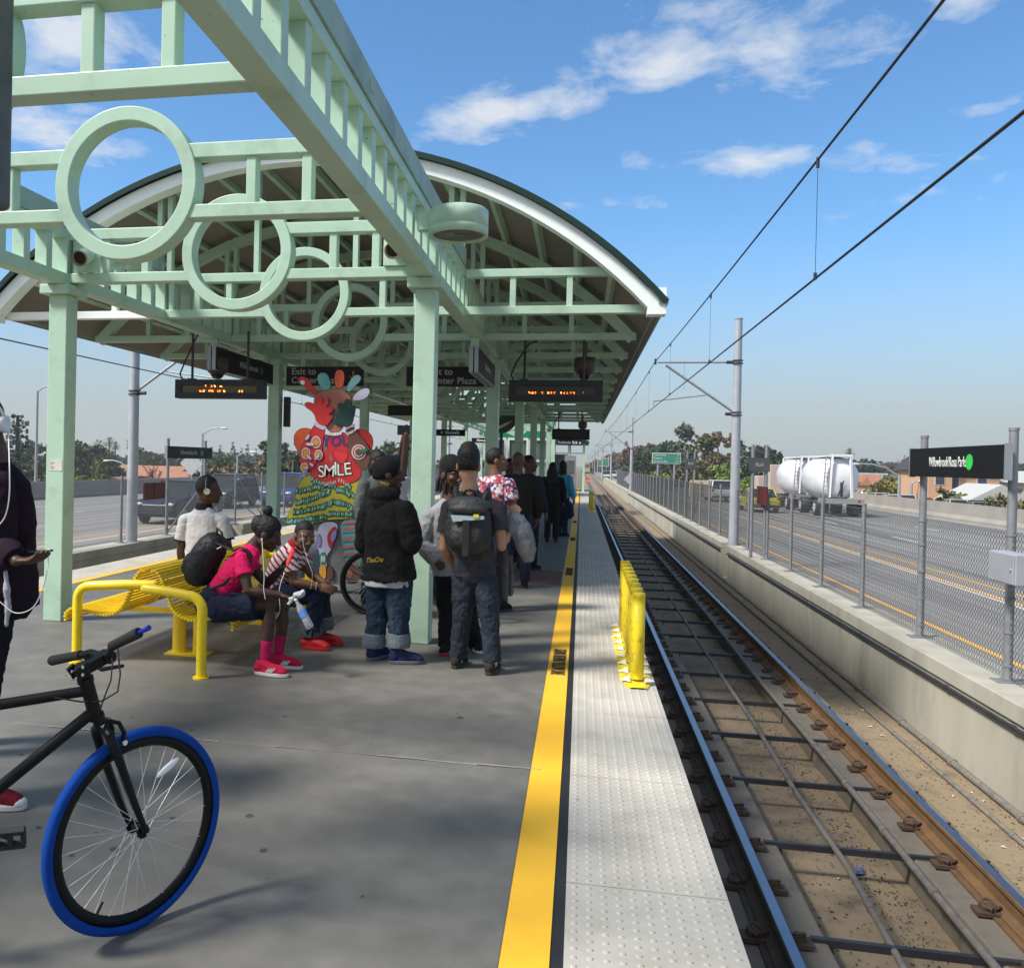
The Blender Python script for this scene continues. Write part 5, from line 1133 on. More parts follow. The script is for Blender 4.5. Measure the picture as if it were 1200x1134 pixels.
# ---- man in white polo, back to us, far side of the bench
h2c = at(244.5, 574, Y=8.0)
J = dict(pel=at(236, 668, Y=8.0), che=at(239, 626, Y=8.0), nk=at(239, 595, Y=8.0), hc=h2c, shR=at(261.5, 608, Y=7.98), shL=at(217, 607, Y=7.98), elR=at(268, 645, Y=7.98), elL=at(211.5, 646, Y=8.0), wrR=at(268, 672, Y=8.15), wrL=at(216, 676, Y=8.2),
         hipR=at(244, 682, Y=8.05), hipL=at(226, 682, Y=8.05), knR=at(252, 690, Y=8.5), knL=at(222, 690, Y=8.5), anR=V(-3.62, 8.55, .09), anL=V(-3.95, 8.55, .09))
wpo = person('man in a white polo sitting on the far side of the bench, wearing white headphones', (-3.65, 8.0, 0), J, dict(skin=SK_T, f=V(-.12, 1, 0), hf=V(1, .35, -.05), vox=.007, g=1.03, s=1.13, haR=(V(0, .8, -.3), V(0, 0, -1), .4), haL=(V(0, .8, -.3), V(0, 0, -1), .4), bot=dict(m=NAVY), top=dict(m=WHTC, sleeve=.44, grow=.018, ws=.10)))
hair_cap(h2c, V(1, .35, -.05), Zv, 1.13, wpo, HAIRB, grow=.004, wr=.002)
b = MB(); b.tube([J['nk']-Zv*.025, J['nk']+Zv*.01, J['nk']+Zv*.035], [.088, .080, .070], 18, cap=False); b.build('collar', BLKC, wpo)
b = MB()
for sd in 'LR':
    a, e = J['sh'+sd], J['el'+sd]; en = a.lerp(e, .44/.5*.72); dd = (e-a).normalized(); b.tube([en-dd*.012, en+dd*.008], [.0785, .0785], 18, cap=False)
b.build('sleeve_band', BLKC, wpo)
for s_, xy in ((1, 0),):
    hp = thing('headphones', 'white headphones on the man in the white polo', 'headphones', h2c); f_ = V(1, .35, -.05).normalized(); r_ = f_.cross(Zv).normalized()
    b = MB()
    for q in (-1, 1): b.cyl(h2c+r_*q*.083-f_*.008-Zv*.012, h2c+r_*q*.108-f_*.008-Zv*.012, .030, 16)
    b.build('ear_cup', WSOLE, hp); b = MB(); b.tube([h2c+r_*(.106*math.cos(a))+Zv*(-.01+.146*math.sin(a))-f_*.02 for a in [i*PI/12 for i in range(13)]], .006, 6); b.build('headband', GREYM, hp)
# ---- man in black hoodie
h3 = at(456.5, 555, Y=6.98)
J = dict(pel=at(456, 668, Y=6.98), che=at(455, 618, Y=6.97), nk=at(453, 581, Y=6.97), hc=h3, shR=at(474, 595, Y=6.86), shL=at(433, 594, Y=7.04), elR=at(482, 633, Y=6.86), elL=at(428, 636, Y=7.10), wrR=at(476, 645, Y=7.08), wrL=at(445, 640, Y=7.28),
         hipR=at(467, 685, Y=6.96), hipL=at(445, 684, Y=7.02), knR=at(467, 722, Y=6.92), knL=at(442, 722, Y=7.0), anR=at(467, 763, Y=6.93), anL=at(438, 763, Y=6.99))
def hood(b, J, rt, fw, up):
    b.ell(J['nk']-fw*.085+up*.005, .115, .075, .065, 16, M=Matrix((rt, fw, up)).transposed()); b.ell(J['nk']-fw*.10-up*.05, .085, .05, .07, 14, M=Matrix((rt, fw, up)).transposed())
    for s in (-1, 1): limb(b, [J['nk']-fw*.05+rt*s*.085+up*.01, J['nk']+fw*.04+rt*s*.075+up*.015, J['nk']+fw*.09+rt*s*.03-up*.02], [.042, .036, .032])
    b.tube([J['pel']-up*.085, J['pel']-up*.04], [.158, .168], 20)
ho = person('man in a black hoodie and black cap standing with his back turned beside the column', (-1.5, 6.97, 0), J, dict(skin=SK_T, f=V(.35, 1, 0), hf=V(1, .28, -.08), vox=.0065, g=1.12, s=1.1, bot=dict(m=INDIGO, grow=.022, cuff=.06, hem=.055, cuffm=cloth('pale denim turn-up', (.13, .15, .17)), wr=.026), top=dict(m=BLKC, name='hoodie', sleeve=1, grow=.040, hem=.075, extra=hood, wr=.022, ws=.11), haR=(V(-.3, .9, 0), V(0, 0, -1), .8), haL=(V(.3, .9, 0), V(0, 0, -1), .8)))
b = MB(); loft(b, [(J['pel']-Zv*.125, .196, .160, X_, Yv), (J['pel']-Zv*.02, .19, .15, X_, Yv)]); remesh(b, 'undershirt', WHTC, ho, .008, 2, .01, .05)
def cap1(b, P, M): b.ell(P(0, -.085, -.02), .05, .045, .04, 12)
hair_cap(h3, V(1, .28, -.08), Zv, 1.12, ho, BLKC, name='cap', extra=cap1, grow=.012, wr=.004, cut=.035)
GOLD = mat('gold thread', (.50, .36, .03), .5, var=0)
q = at(434, 660, Y=6.755); text_mesh('ThaCru', .060, frameM(at(439, 656, Y=6.78), (1, .0, .10), (.35, .1, 1)), 'lettering', GOLD, ho, sx=.72)
text_mesh('WEST', .028, frameM(at(450.5, 566.5, Y=6.83), (1, .05, -.32), (.3, .2, 1)), 'lettering', GOLD, ho, sx=1.1)
BLUSH = cloth('navy suede', (.02, .025, .07))
shoe(ho, (J['anL'].x-.03, J['anL'].y-.075, 0), (J['anL'].x+.09, J['anL'].y+.19, 0), .12, BLUSH, mat('grey sole', (.10, .11, .13), .6), .052); shoe(ho, (J['anR'].x-.07, J['anR'].y-.04, 0), (J['anR'].x+.215, J['anR'].y+.03, 0), .12, BLUSH, mat('grey sole', (.10, .11, .13), .6), .052)
# ---- man with grey backpack, back to us
h4 = at(549, 545.5, Y=6.85)
J = dict(pel=at(556, 662, Y=6.86), che=at(554, 610, Y=6.84), nk=at(551, 576, Y=6.83), hc=h4, shR=at(584, 592, Y=6.82), shL=at(525, 592, Y=6.80), elR=at(588, 640, Y=6.74), elL=at(520, 642, Y=6.80), wrR=at(600, 612, Y=7.0), wrL=at(532, 664, Y=6.98),
         hipR=at(569, 678, Y=6.85), hipL=at(545, 678, Y=6.87), knR=at(574, 725, Y=6.80), knL=at(541, 724, Y=6.88), anR=at(577, 772, Y=6.78), anL=at(537, 768, Y=6.92))
bm_ = person('tall man with short black hair and a charcoal backpack standing with his back to us', (-.78, 6.85, 0), J, dict(skin=SK_L, f=V(-.04, 1, 0), hf=V(-.1, 1, -.05), vox=.006, g=1.0, s=1.09, neck=1.0, bot=dict(m=DENIM, grow=.016, cuff=.055, hem=-.02, wr=.022), top=dict(m=CHAR, sleeve=.42, grow=.014, hem=.07), haR=(V(.25, .15, .95), V(.1, 1, 0), .55), haL=(V(.3, .7, -.6), V(.3, -.2, -.5), .5)))
def quiff(b, P, M): b.ell(P(0, .0, .125), .072, .092, .055, 14, M=M); b.ell(P(0, -.02, .07), .092, .114, .10, 14, M=M)
hair_cap(h4, V(-.1, 1, -.05), Zv, 1.09, bm_, HAIRB, grow=.008, extra=quiff, wr=.008)
BRSH = cloth('brown leather', (.035, .025, .02))
shoe(bm_, (J['anL'].x-.02, J['anL'].y-.085, 0), (J['anL'].x+.03, J['anL'].y+.20, 0), .085, BRSH, BSOLE, .05); shoe(bm_, (J['anR'].x-.02, J['anR'].y-.085, 0), (J['anR'].x+.02, J['anR'].y+.20, 0), .085, BRSH, BSOLE, .05)
for k_ in ('anL', 'anR'): b = MB(); limb(b, [J[k_]-Zv*.03, J[k_]+Zv*.03], [.042, .044]); remesh(b, 'sock', WHTC, bm_, .007, 1)
GBAG = mat('charcoal nylon', (.022, .023, .022), .55, var=.25, scale=8, bump=.5, bscale=35, spec=.3); GBAG2 = mat('grey nylon flap', (.040, .041, .042), .6, var=.15, scale=8, bump=.3, bscale=35)
def det2(t, c, ax, out, si):
    b = MB(); f0 = c+ax*.165+out*.05; M = Matrix((si, out, ax)).transposed(); b.ell(f0, .165, .12, .07, 18, M=M); b.ell(f0-ax*.03+out*.035, .15, .10, .05, 18, M=M); remesh(b, 'flap', GBAG2, t, .007, 2, .012, .05)
    b = MB()
    p = [c+out*.150+ax*.085+si*-.12, c+out*.155+ax*.085+si*.135, c+out*.155+ax*.06+si*.135, c+out*.155+ax*.035+si*-.10]
    b.add(p+[q-out*.01 for q in p], [(0, 1, 2, 3), (4, 7, 6, 5), (0, 4, 5, 1), (2, 6, 7, 3), (0, 3, 7, 4), (1, 5, 6, 2)]); b.build('reflective_trim', mat('silver trim', (.30, .36, .38), .35, var=.2), t)
    b = MB(); q = c+out*.16+ax*.083+si*.075; b.bar(q-si*.02, q+si*.02, .008, .026); b.build('logo_tab', mat('yellow tab', (.60, .55, .03), .5), t)
    b = MB(); b.bar(c+out*.155+ax*.05, c+out*.16-ax*.22, .05, .008, up=out); b.build('centre_strip', NYL, t)
    b = MB(); b.tube([c+ax*.24+si*.05-out*.02, c+ax*.275+si*.03+out*.0, c+ax*.28+out*.0, c+ax*.275-si*.03, c+ax*.24-si*.05-out*.02], .010, 8); b.build('grab_handle', NYL, t)
    for s in (-1, 1):
        b = MB(); b.tube([c+ax*.16+si*s*.07-out*.06, c+ax*.265+si*s*.11-out*.09, c+ax*.29+si*s*.12-out*.16, c+ax*.22+si*s*.13-out*.26], .033, 8, flat=.4); b.build('strap', GBAG2, t)
backpack('charcoal rucksack with a silver strip on the back of the tall man', at(549, 617, Y=6.70), V(.0, .06, 1), V(0.0, -1, .05), .37, .46, .25, GBAG, det2)
# grey coat over his arm
cgm = cloth('grey melange coat', (.16, .165, .175), var=.12)
b = MB(); q = at(606, 604, Y=6.96); b.tube([q, at(612, 625, Y=6.92), at(618, 645, Y=6.92), at(619, 655, Y=6.93)], [.055, .095, .085, .05], 16, flat=.8); b.ell(at(600, 616, Y=6.9), .07, .06, .09, 14); b.ell(at(618, 648, Y=6.93), .065, .06, .075, 14); b.ell(at(603, 603, Y=6.97), .05, .05, .035, 12)
tag(remesh(b, 'coat', cgm, None, .007, 3, .026, .10), 'light grey jacket draped over the tall man\'s raised forearm', 'jacket')
b = MB(); b.tube([at(588, 640, Y=6.98), at(589, 670, Y=6.98), at(588, 702, Y=6.98)], [.06, .075, .07], 14, flat=.35); b.tube([at(597, 650, Y=7.0), at(598, 680, Y=7.0), at(598, 698, Y=7.0)], [.035, .038, .034], 12, flat=.5)
tag(remesh(b, 'coat', cloth('dark grey wool', (.085, .085, .09)), None, .007, 2, .02, .06), 'long dark grey coat hanging straight down beside the tall man\'s hip', 'coat')
# ---- man in grey sweatshirt and black cap, behind
h5 = at(529, 556, Y=7.45)
J = dict(pel=at(531, 668, Y=7.45), che=at(527, 620, Y=7.45), nk=at(527, 586, Y=7.45), hc=h5, shR=at(504, 602, Y=7.40), shL=at(552, 602, Y=7.45), elR=at(494, 636, Y=7.36), elL=at(555, 640, Y=7.45), wrR=at(513, 660, Y=7.30), wrL=at(548, 660, Y=7.3),
         hipR=at(522, 680, Y=7.45), hipL=at(542, 680, Y=7.45), knR=at(524, 720, Y=7.45), knL=at(550, 720, Y=7.5), anR=at(522, 757, Y=7.45), anL=at(557, 756, Y=7.62))
gs = person('man in a light grey sweatshirt and black cap half hidden behind the tall man', (-1.0, 7.45, 0), J, dict(skin=SK_D, f=V(.25, -1, 0), hf=V(.75, -.6, -.12), vox=.007, g=1.03, s=1.06, bot=dict(m=DENIMB, grow=.014, cuff=.055), top=dict(m=cloth('light grey fleece', (.27, .275, .28), var=.08), name='sweatshirt', sleeve=1, grow=.028, hem=.03, wr=.02, ws=.09), haR=(V(.6, .1, -.6), V(.3, .6, -.3), .5), thR=1))
def dreads(b, P, M):
    for k in range(9): a = -2.3+k*.5; b.tube([P(.07*math.cos(a), -.03+.06*math.sin(a), .0), P(.088*math.cos(a), -.035+.08*math.sin(a), -.07), P(.092*math.cos(a), -.03+.085*math.sin(a), -.15)], .013, 6)
hair_cap(h5, V(.75, -.6, -.12), Zv, 1.06, gs, HAIRB, extra=dreads, wr=.004)
def peak(b, P, M): b.tube([P(0, .07, .05), P(0, .14, .045), P(0, .165, .04)], [.062, .055, .04], 14, flat=.12); b.ell(P(0, -.005, .062), .088, .108, .075, 16, M=M)
hair_cap(h5, V(.75, -.6, -.12), Zv, 1.06, gs, BLKC, name='cap', extra=peak, dz=.045, grow=.012, wr=0, cut=.06)
shoe(gs, (J['anR'].x+.02, J['anR'].y+.07, 0), (J['anR'].x-.0, J['anR'].y-.20, 0), .09, BLKC, mat('red sole', (.35, .03, .03), .6)); shoe(gs, (J['anL'].x, J['anL'].y+.08, 0), (J['anL'].x+.06, J['anL'].y-.20, 0), .09, BLKC, WSOLE)
# ---- simple standing figures further along
def stander(label, px, top, foot, Y, skinm, f, hf, bot, topc, arms=None, g=1., hairm=HAIRB, shoem=BLKC, hairx=None, sleeve=1, name='jacket', hscale=1.08, vox=.010, grow=.022, stance=.11, hem=.06):
    H = at(px, top, Y=Y).z; zf = 0.; k = H/1.75; c = at(px, 545, Y=Y); x, y = c.x, c.y; f = f.normalized(); r = f.cross(Zv).normalized(); B = V(x, y, 0)
    hc = B+Zv*(H-.125); nk = B+Zv*(H-.29*k); pel = B+Zv*.95*k; che = B+Zv*1.27*k
    J = dict(pel=pel, che=che, nk=nk, hc=hc+f*.015)
    for sd, s in (('R', 1), ('L', -1)):
        J['sh'+sd] = nk+r*s*.19*g-Zv*.06; J['el'+sd] = J['sh'+sd]+r*s*.05-Zv*.29*k+f*.02; J['wr'+sd] = J['el'+sd]-Zv*.22*k+f*.09
        J['hip'+sd] = pel+r*s*.085*g-Zv*.06; J['kn'+sd] = B+r*s*stance+Zv*.50*k+f*.02; J['an'+sd] = B+r*s*(stance+.01)+Zv*.085
    if arms: arms(J, f, r, k)
    t = person(label, B, J, dict(skin=skinm, f=f, hf=hf, vox=vox, g=g, s=hscale, bot=dict(m=bot), top=dict(m=topc, sleeve=sleeve, name=name, grow=grow, hem=hem), haR=(f*.3-Zv, -r, .4), haL=(f*.3-Zv, r, .4)))
    if hairm: hair_cap(J['hc'], hf, Zv, hscale, t, hairm, extra=hairx, vox=.008, wr=.003, grow=.006)
    for s in (-1, 1):
        a = B+r*s*(stance+.01); shoe(t, a-f*.08+r*s*0, a+f*.19, .09, shoem, BSOLE, vox=.009)
    return t, J
def raised(J, f, r, k):
    J['elR'] = at(473, 549, Y=8.9); J['wrR'] = at(476, 509, Y=8.85); J['shR'] = at(470, 577, Y=8.95)
    J['elL'] = at(469, 540, Y=9.15); J['wrL'] = at(473.5, 511, Y=8.95); J['shL'] = at(460, 577, Y=9.15)
tR, JR = stander('man in a white shirt and navy cap raising a camera overhead behind the column', 464, 533, 0, 9.0, SK_D, V(.5, 1, 0), V(.6, .8, .2), DENIMB, WHTC, raised, name='shirt', sleeve=.5, vox=.008, hairm=None)
NCAP = cloth('navy cap', (.012, .016, .045)); ORC = cloth('orange cap peak', (.55, .10, .03))
hair_cap(JR['hc'], V(.6, .8, .2), Zv, 1., tR, NCAP, name='cap', grow=.012, wr=0, cut=.03)
b = MB(); f_ = V(-.75, -.65, 0).normalized(); b.tube([JR['hc']+f_*.075+Zv*.005, JR['hc']+f_*.15-Zv*.01], [.055, .04], 12, flat=.14); b.build('cap_peak', ORC, tR)
b = MB(); q = at(473, 504, Y=8.88); obox(b, q, Matrix.Rotation(.2, 3, 'Z'), .065, .012, .05); b.cyl(q+V(0, .012, 0), q+V(0, .04, 0), .025, 14); b.cyl(q+V(.03, -.0, .05), q+V(.03, 0, .058), .012, 10); tag(b.build('camera', mat('black camera', (.015, .015, .016), .4), bevel=.004), 'small black camera held overhead beside the column', 'camera')
stander('person in a grey cardigan behind the man in the black hoodie', 443, 529, 0, 9.6, SK_T, V(.7, -.7, 0), V(.8, -.5, -.1), BLKC, cloth('grey cardigan', (.085, .09, .082)), name='cardigan', hairx=lambda b, P, M: (b.ell(P(0, -.05, -.06), .085, .06, .11, 12, M=M)))
stander('man in a red white and blue plaid shirt looking to the right', 581, 526, 0, 9.7, SK_M, V(.5, .85, 0), V(1, .25, 0), NAVY, plaid('plaid cotton'), name='shirt', sleeve=.45, vox=.008)
stander('distant person in a pink shirt standing beyond the plaid shirt', 597, 538, 0, 14.6, SK_D, V(.4, -1, 0), V(.6, -.8, -.2), BLKC, cloth('pink shirt', (.45, .03, .07)), name='shirt', sleeve=.5)
stander('bald man in a black jacket standing with his back turned', 607.5, 529.5, 0, 11.6, SK_D, V(-.15, 1, 0), V(.1, 1, 0), NAVY, BLKC, g=1.15, hairm=None)
tB, JB = stander('man in a dark jacket with two blue sleeve stripes, face turned right', 620, 534, 0, 13.6, SK_D, V(.4, .5, 0), V(1, -.3, 0), DENIMB, NAVY, g=1.05)
b = MB(); BLS = cloth('blue stripe', (.03, .11, .38))
for px, py in ((624, 560), (627, 571)): q = at(px, py, Y=13.36); b.bar(q, q+V(.09, .03, -.045), .02, .05)
b.build('sleeve_stripe', BLS, tB)
def longhair(b, P, M):
    b.ell(P(0, -.05, -.12), .125, .08, .20, 14, M=M); b.ell(P(0, -.06, -.33), .155, .075, .26, 14, M=M); b.ell(P(.02, -.055, -.55), .11, .06, .14, 12, M=M)
stander('woman with very long black hair down to her waist, dressed in black', 648, 542, 0, 18.6, SK_D, V(.05, 1, 0), V(.05, 1, 0), BLKC, BLKC, hairx=longhair, g=.95, stance=.08)
def longhair2(b, P, M): b.ell(P(0, -.04, -.10), .10, .07, .17, 12, M=M); b.ell(P(0, -.03, -.25), .09, .06, .15, 12, M=M)
stander('woman in a light blue top just beyond the long-haired woman', 660, 540.5, 0, 20.2, SK_D, V(.6, 1, 0), V(.4, 1, 0), NAVY, cloth('light blue top', (.06, .30, .42)), hairx=longhair2, g=.92, name='top', stance=.07)
# pushchair beside them
pcx = at(640, 626, Z=0); st_ = thing('pushchair', 'folded dark pushchair on small wheels beside the long-haired woman', 'pushchair', pcx)
b = MB(); b.tube([pcx+V(0, -.1, .08), pcx+V(.02, .1, .55), pcx+V(.0, -.12, .98)], .012, 8); b.tube([pcx+V(.16, -.1, .08), pcx+V(.16, .1, .55), pcx+V(.16, -.12, .98)], .012, 8); b.tube([pcx+V(0, .28, .08), pcx+V(.02, .1, .5)], .011, 8); b.tube([pcx+V(.16, .28, .08), pcx+V(.16, .1, .5)], .011, 8); b.build('frame', DKMET, st_)
for o in ((0, -.1), (.16, -.1), (0, .28), (.16, .28)): b = MB(); b.cyl(pcx+V(o[0]-.015, o[1], .075), pcx+V(o[0]+.015, o[1], .075), .075, 16); b.build('wheel', BLACK, st_)
b = MB(); b.ell(pcx+V(.08, .12, .42), .09, .10, .2, 12); remesh(b, 'seat', NAVY, st_, .012, 1)
bgx = at(665, 597, Y=19.0); tag(remesh((lambda b: (b.ell(bgx, .13, .1, .2, 14), b.ell(bgx-Zv*.08, .15, .11, .12, 14), b)[2])(MB()), 'shoulder_bag', NAVY, None, .01, 1, .03, .06), 'dark blue shoulder bag hanging at the hip of the woman in the light blue top', 'bag')
# ---- man at the left edge with headphones and phone
h6 = at(-19, 497, Y=3.55)
J = dict(pel=V(-2.66, 3.66, .98), che=V(-2.66, 3.66, 1.30), nk=V(-2.665, 3.64, 1.56), hc=h6, shL=at(-1, 562, Y=3.52), shR=V(-2.98, 3.45, 1.50), elL=at(0, 640, Y=3.50), elR=V(-3.0, 3.3, 1.22), wrL=at(19, 657, Y=3.42), wrR=V(-2.80, 3.2, 1.10),
         hipL=V(-2.66, 3.62, .92), hipR=V(-2.80, 3.60, .92), knL=V(-2.66, 3.55, .50), knR=V(-2.86, 3.55, .50), anL=V(-2.68, 3.56, .09), anR=V(-2.92, 3.5, .09))
lm = person('man in a dark maroon jacket at the left edge holding a phone, white headphones on', (-2.66, 3.66, 0), J, dict(skin=SK_D, f=V(.55, -.85, 0), hf=V(.15, -1, -.45), hu=V(0, -.3, 1), vox=.0055, s=1.05, bot=dict(m=BLKC, grow=.02, cuff=.05), top=dict(m=cloth('maroon black fleece', (.018, .008, .014)), name='jacket', sleeve=1, grow=.022, hem=.08), haL=(V(.95, -.05, .05), V(0, .1, 1), .42), haR=(V(.6, -.6, 0), V(0, 0, 1), .5)))
def brim(b, P, M): pass
hair_cap(h6, V(.15, -1, -.45), V(0, -.3, 1), 1.05, lm, HAIRB, grow=.004, wr=.002)
MARO = cloth('maroon canvas', (.16, .012, .025))
def converse(up, P, M):
    b = MB(); b.ell(P(.88, 0, .03), .038, .035, .026, 14, M=M); b.build('toe_cap', WSOLE, up)
    b = MB()
    for k in range(5): b.tube([P(.40+k*.065, -.03, .066-.004*k), P(.43+k*.065, 0, .086-.008*k), P(.40+k*.065, .03, .066-.004*k)], .004, 6)
    b.build('lace', WSOLE, up)
fx = at(33, 947, Z=.0); shoe(lm, (fx.x-.29, 3.56, 0), (fx.x, 3.585, 0), .11, MARO, WSOLE, .047, extra=converse); shoe(lm, (-3.0, 3.6, 0), (-2.93, 3.3, 0), .11, MARO, WSOLE, .047)
b = MB(); q = at(40, 650, Y=3.50); obox(b, q+V(.005, 0, .016), Matrix.Rotation(-.06, 3, 'Y'), .068, .034, .005); tag(b.build('phone', mat('black glass', (.01, .01, .011), .15), bevel=.003), 'black phone in the hand of the man at the left edge', 'phone')
hp = thing('headphones', 'white over-ear headphones on the man at the left edge', 'headphones', h6); f_ = V(.15, -1, -.45).normalized(); r_ = f_.cross(V(0, -.3, 1)).normalized(); u_ = r_.cross(f_)
ec = at(7, 497, Y=3.5)
b = MB()
for q in (-1, 1): c_ = h6+r_*q*.088; b.tube([c_-r_*q*.012, c_+r_*q*.004, c_+r_*q*.018, c_+r_*q*.024], [.036, .042, .042, .032], 20)
b.build('ear_cup', mat('white gloss', (.62, .64, .68), .25, var=.04), hp); b = MB(); b.tube([h6+r_*(.108*math.cos(a))+u_*(-.0+.138*math.sin(a)) for a in [i*PI/14 for i in range(15)]], .009, 8); b.build('headband', mat('white gloss', (.62, .64, .68), .25, var=.04), hp)
b = MB(); pts = [h6-r_*.105-u_*.04, at(11, 540, Y=3.42), at(11, 580, Y=3.4), at(6, 605, Y=3.42), at(-4, 618, Y=3.44)]
cable(pts, 'white headphone wire down the front of the man at the left edge', .003); cable([at(57, 645, Y=3.5), at(56, 665, Y=3.48), at(50, 690, Y=3.46), at(38, 712, Y=3.45), at(18, 718, Y=3.45), at(0, 705, Y=3.45)], 'loop of white cable hanging from the black phone', .0022, )
b = MB(); b.tube([at(6, 668, Y=3.52), at(8.5, 690, Y=3.52), at(9.5, 715, Y=3.53), at(7, 735, Y=3.54)], [.012, .020, .020, .012], 12, flat=.7)
tag(remesh(b, 'white_shirt_tail', WHTC, None, .008, 2, .015, .05), 'white shirt tail hanging below the maroon jacket', 'shirt')
# second man, mostly out of frame: a black shoe
stander('man in dark clothes mostly outside the left edge, only his black shoe showing', -60, 480, 0, 4.16, SK_D, V(1, 0, 0), V(1, .1, 0), BLKC, BLKC, vox=.012)
# ------------------------------------------------------------------ catenary
def pole(x, y, ztop, r0, r1, label, arm, sd, group=None):
    t = thing('catenary_pole', label, 'pole', (x, y, -1.4), group)
    b = MB(); b.tube([(x, y, -1.4), (x, y, -.9), (x, y, ztop)], [r0, r0, r1], 18); b.cyl((x, y, ztop), (x, y, ztop+.02), r1*1.15, 18)
    b.cyl((x, y, -1.42), (x, y, -1.36), r0*2.0, 16); b.build('pole_shaft', STEELG, t)
    if arm:
        xt = arm; zt, zc_ = 4.54, 3.30
        b = MB(); b.tube([(x, y, zt), (xt+sd*.08, y, zt)], .028, 10); b.tube([(x, y, 3.12), (xt+sd*.3, y, 4.46)], .034, 10); b.tube([(x+(xt-x)*.36, y, 3.12+.36*1.45), (xt, y, 3.46)], .020, 8); b.tube([(xt, y, 3.46), (xt, y, zc_+.01)], .012, 6)
        b.tube([(xt+sd*.8, y, 4.54), (xt+sd*.8, y, 3.78)], .006, 5); b.build('cantilever', GALV, t)
        for z in (zt, 3.12):
            b = MB(); xa = x-sd*(r0+.0); b.cyl((xa, y, z), (xa-sd*.16, y, z), .045, 10); b.cyl((x, y, z-.05), (x, y, z-.02), r0*1.04, 18); b.cyl((x, y, z+.03), (x, y, z+.06), r0*1.03, 18); b.build('insulator', DKMET, t)
        b = MB(); b.cyl((xt+sd*.02, y, zt-.06), (xt+sd*.02, y, zt+.10), .03, 8); b.build('wire_clamp', DKMET, t)
YR_ = [25.4+51*k for k in range(-1, 7)]; YL_ = [19.4+51*k for k in range(-1, 7)]
names_r = {1: 'tall grey catenary pole standing in the gap of the right track wall', 2: 'second catenary pole along the right track wall, further off and thinner'}
for k, y in enumerate(YR_):
    pole(4.15, y, 5.72, .135, .10, names_r.get(k, 'far grey catenary pole beyond the second one along the right wall'), 1.95, 1, 'far catenary poles along the right wall' if k > 2 or k < 1 else None)
for k, y in enumerate(YL_):
    pole(mirx(4.15), y, 5.72, .135, .10, 'thick grey catenary pole on the left wall beside the left station sign' if k == 1 else 'far grey catenary pole along the left wall seen under the canopy', mirx(1.95), -1, None if k == 1 else 'far catenary poles along the left wall')
WIRE = mat('overhead wire', (.035, .035, .04), .5, metal=.3, var=0)
def wires(x, ys_, nm):
    t = thing('overhead_line', 'overhead '+nm+' line of messenger wire, contact wire and thin droppers', 'overhead wire', (x, ys_[1], 3.3))
    b = MB(); pts = []; drop = []; Y0_ = 8.15 if x > 0 else 6.3
    for y0, y1 in zip(ys_[:-1], ys_[1:]):
        for i in range(16): tt = i/16; pts.append((x, y0+(y1-y0)*tt, 4.54-.62*4*tt*(1-tt)*.42))
        drop += [(yy, 4.54-.62*4*((yy-y0)/(y1-y0))*(1-(yy-y0)/(y1-y0))*.42) for yy in [Y0_+6.4*i for i in range(-4, 20)] if y0 <= yy < y1]
    b.tube(pts, .0105, 6); b.build('messenger_wire', WIRE, t)
    b = MB(); b.tube([(x, ys_[0], 3.28), (x, ys_[-1], 3.28)], .0105, 6); b.build('contact_wire', WIRE, t)
    for y, z in drop:
        if y > 130: break
        b = MB(); b.tube([(x, y, 3.285), (x, y, z)], .0028, 4); b.cyl((x, y, 3.27), (x, y, 3.33), .014, 6); b.cyl((x, y, z-.07), (x, y, z+.02), .014, 6); b.build('dropper', WIRE, t)
wires(1.95, YR_, 'right-track'); wires(mirx(1.95), YL_, 'left-track')
b = MB(); p = V(4.0, 76.3, .55); b.prism([(0, -.45), (.45, 0), (0, .45), (-.45, 0)], -.02, .02, lambda u, v, d: (p.x+u, p.y+d, p.z+v)); tag(b.build('marker_plate', WHTC), 'small white diamond plate on the second right catenary pole', 'plate')
# ------------------------------------------------------------------ station signs on the fences
def fence_sign(x, y0, y1, z0, z1, sd, label, dim=1.):
    t = thing('station_sign', label, 'sign', (x, (y0+y1)/2, z0))
    b = MB(); b.box(x-.03, x+.03, y0, y1, z0, z1); b.build('panel', SIGNF, t, bevel=.004)
    for ya in (y0-.02, y1): b = MB(); b.box(x-.035, x+.035, ya, ya+.02, z0-.01, z1+.01); b.build('end_frame', ALU, t)
    yc = (y0+y1)/2; zc = (z0+z1)/2
    dr = (0, -1, 0) if sd < 0 else (0, 1, 0)
    text_mesh('Willowbrook/Rosa Parks', .165, frameM((x+sd*.0315, yc+sd*-.12*1, zc), dr, (0, 0, 1)), 'lettering', LETW if dim > .5 else LETG, t, bold=.0, sx=.585)
    o = .46; disc((x+sd*.0315, yc+(-.47 if sd < 0 else .70), zc), dr, (0, 0, 1), .085, .085, DOTG if dim > .5 else mat('dim dot', (.03, .25, .06), .5, var=0), 'line_dot', t)
fence_sign(4.12, 9.63, 12.17, 1.575, 1.92, -1, 'large black station sign on two tall posts of the right fence, reading Willowbrook/Rosa Parks')
fence_sign(mirx(4.12), 21.05, 23.85, 1.57, 1.89, 1, 'smaller black station sign on the left fence, reading Willowbrook/Rosa Parks', .4)
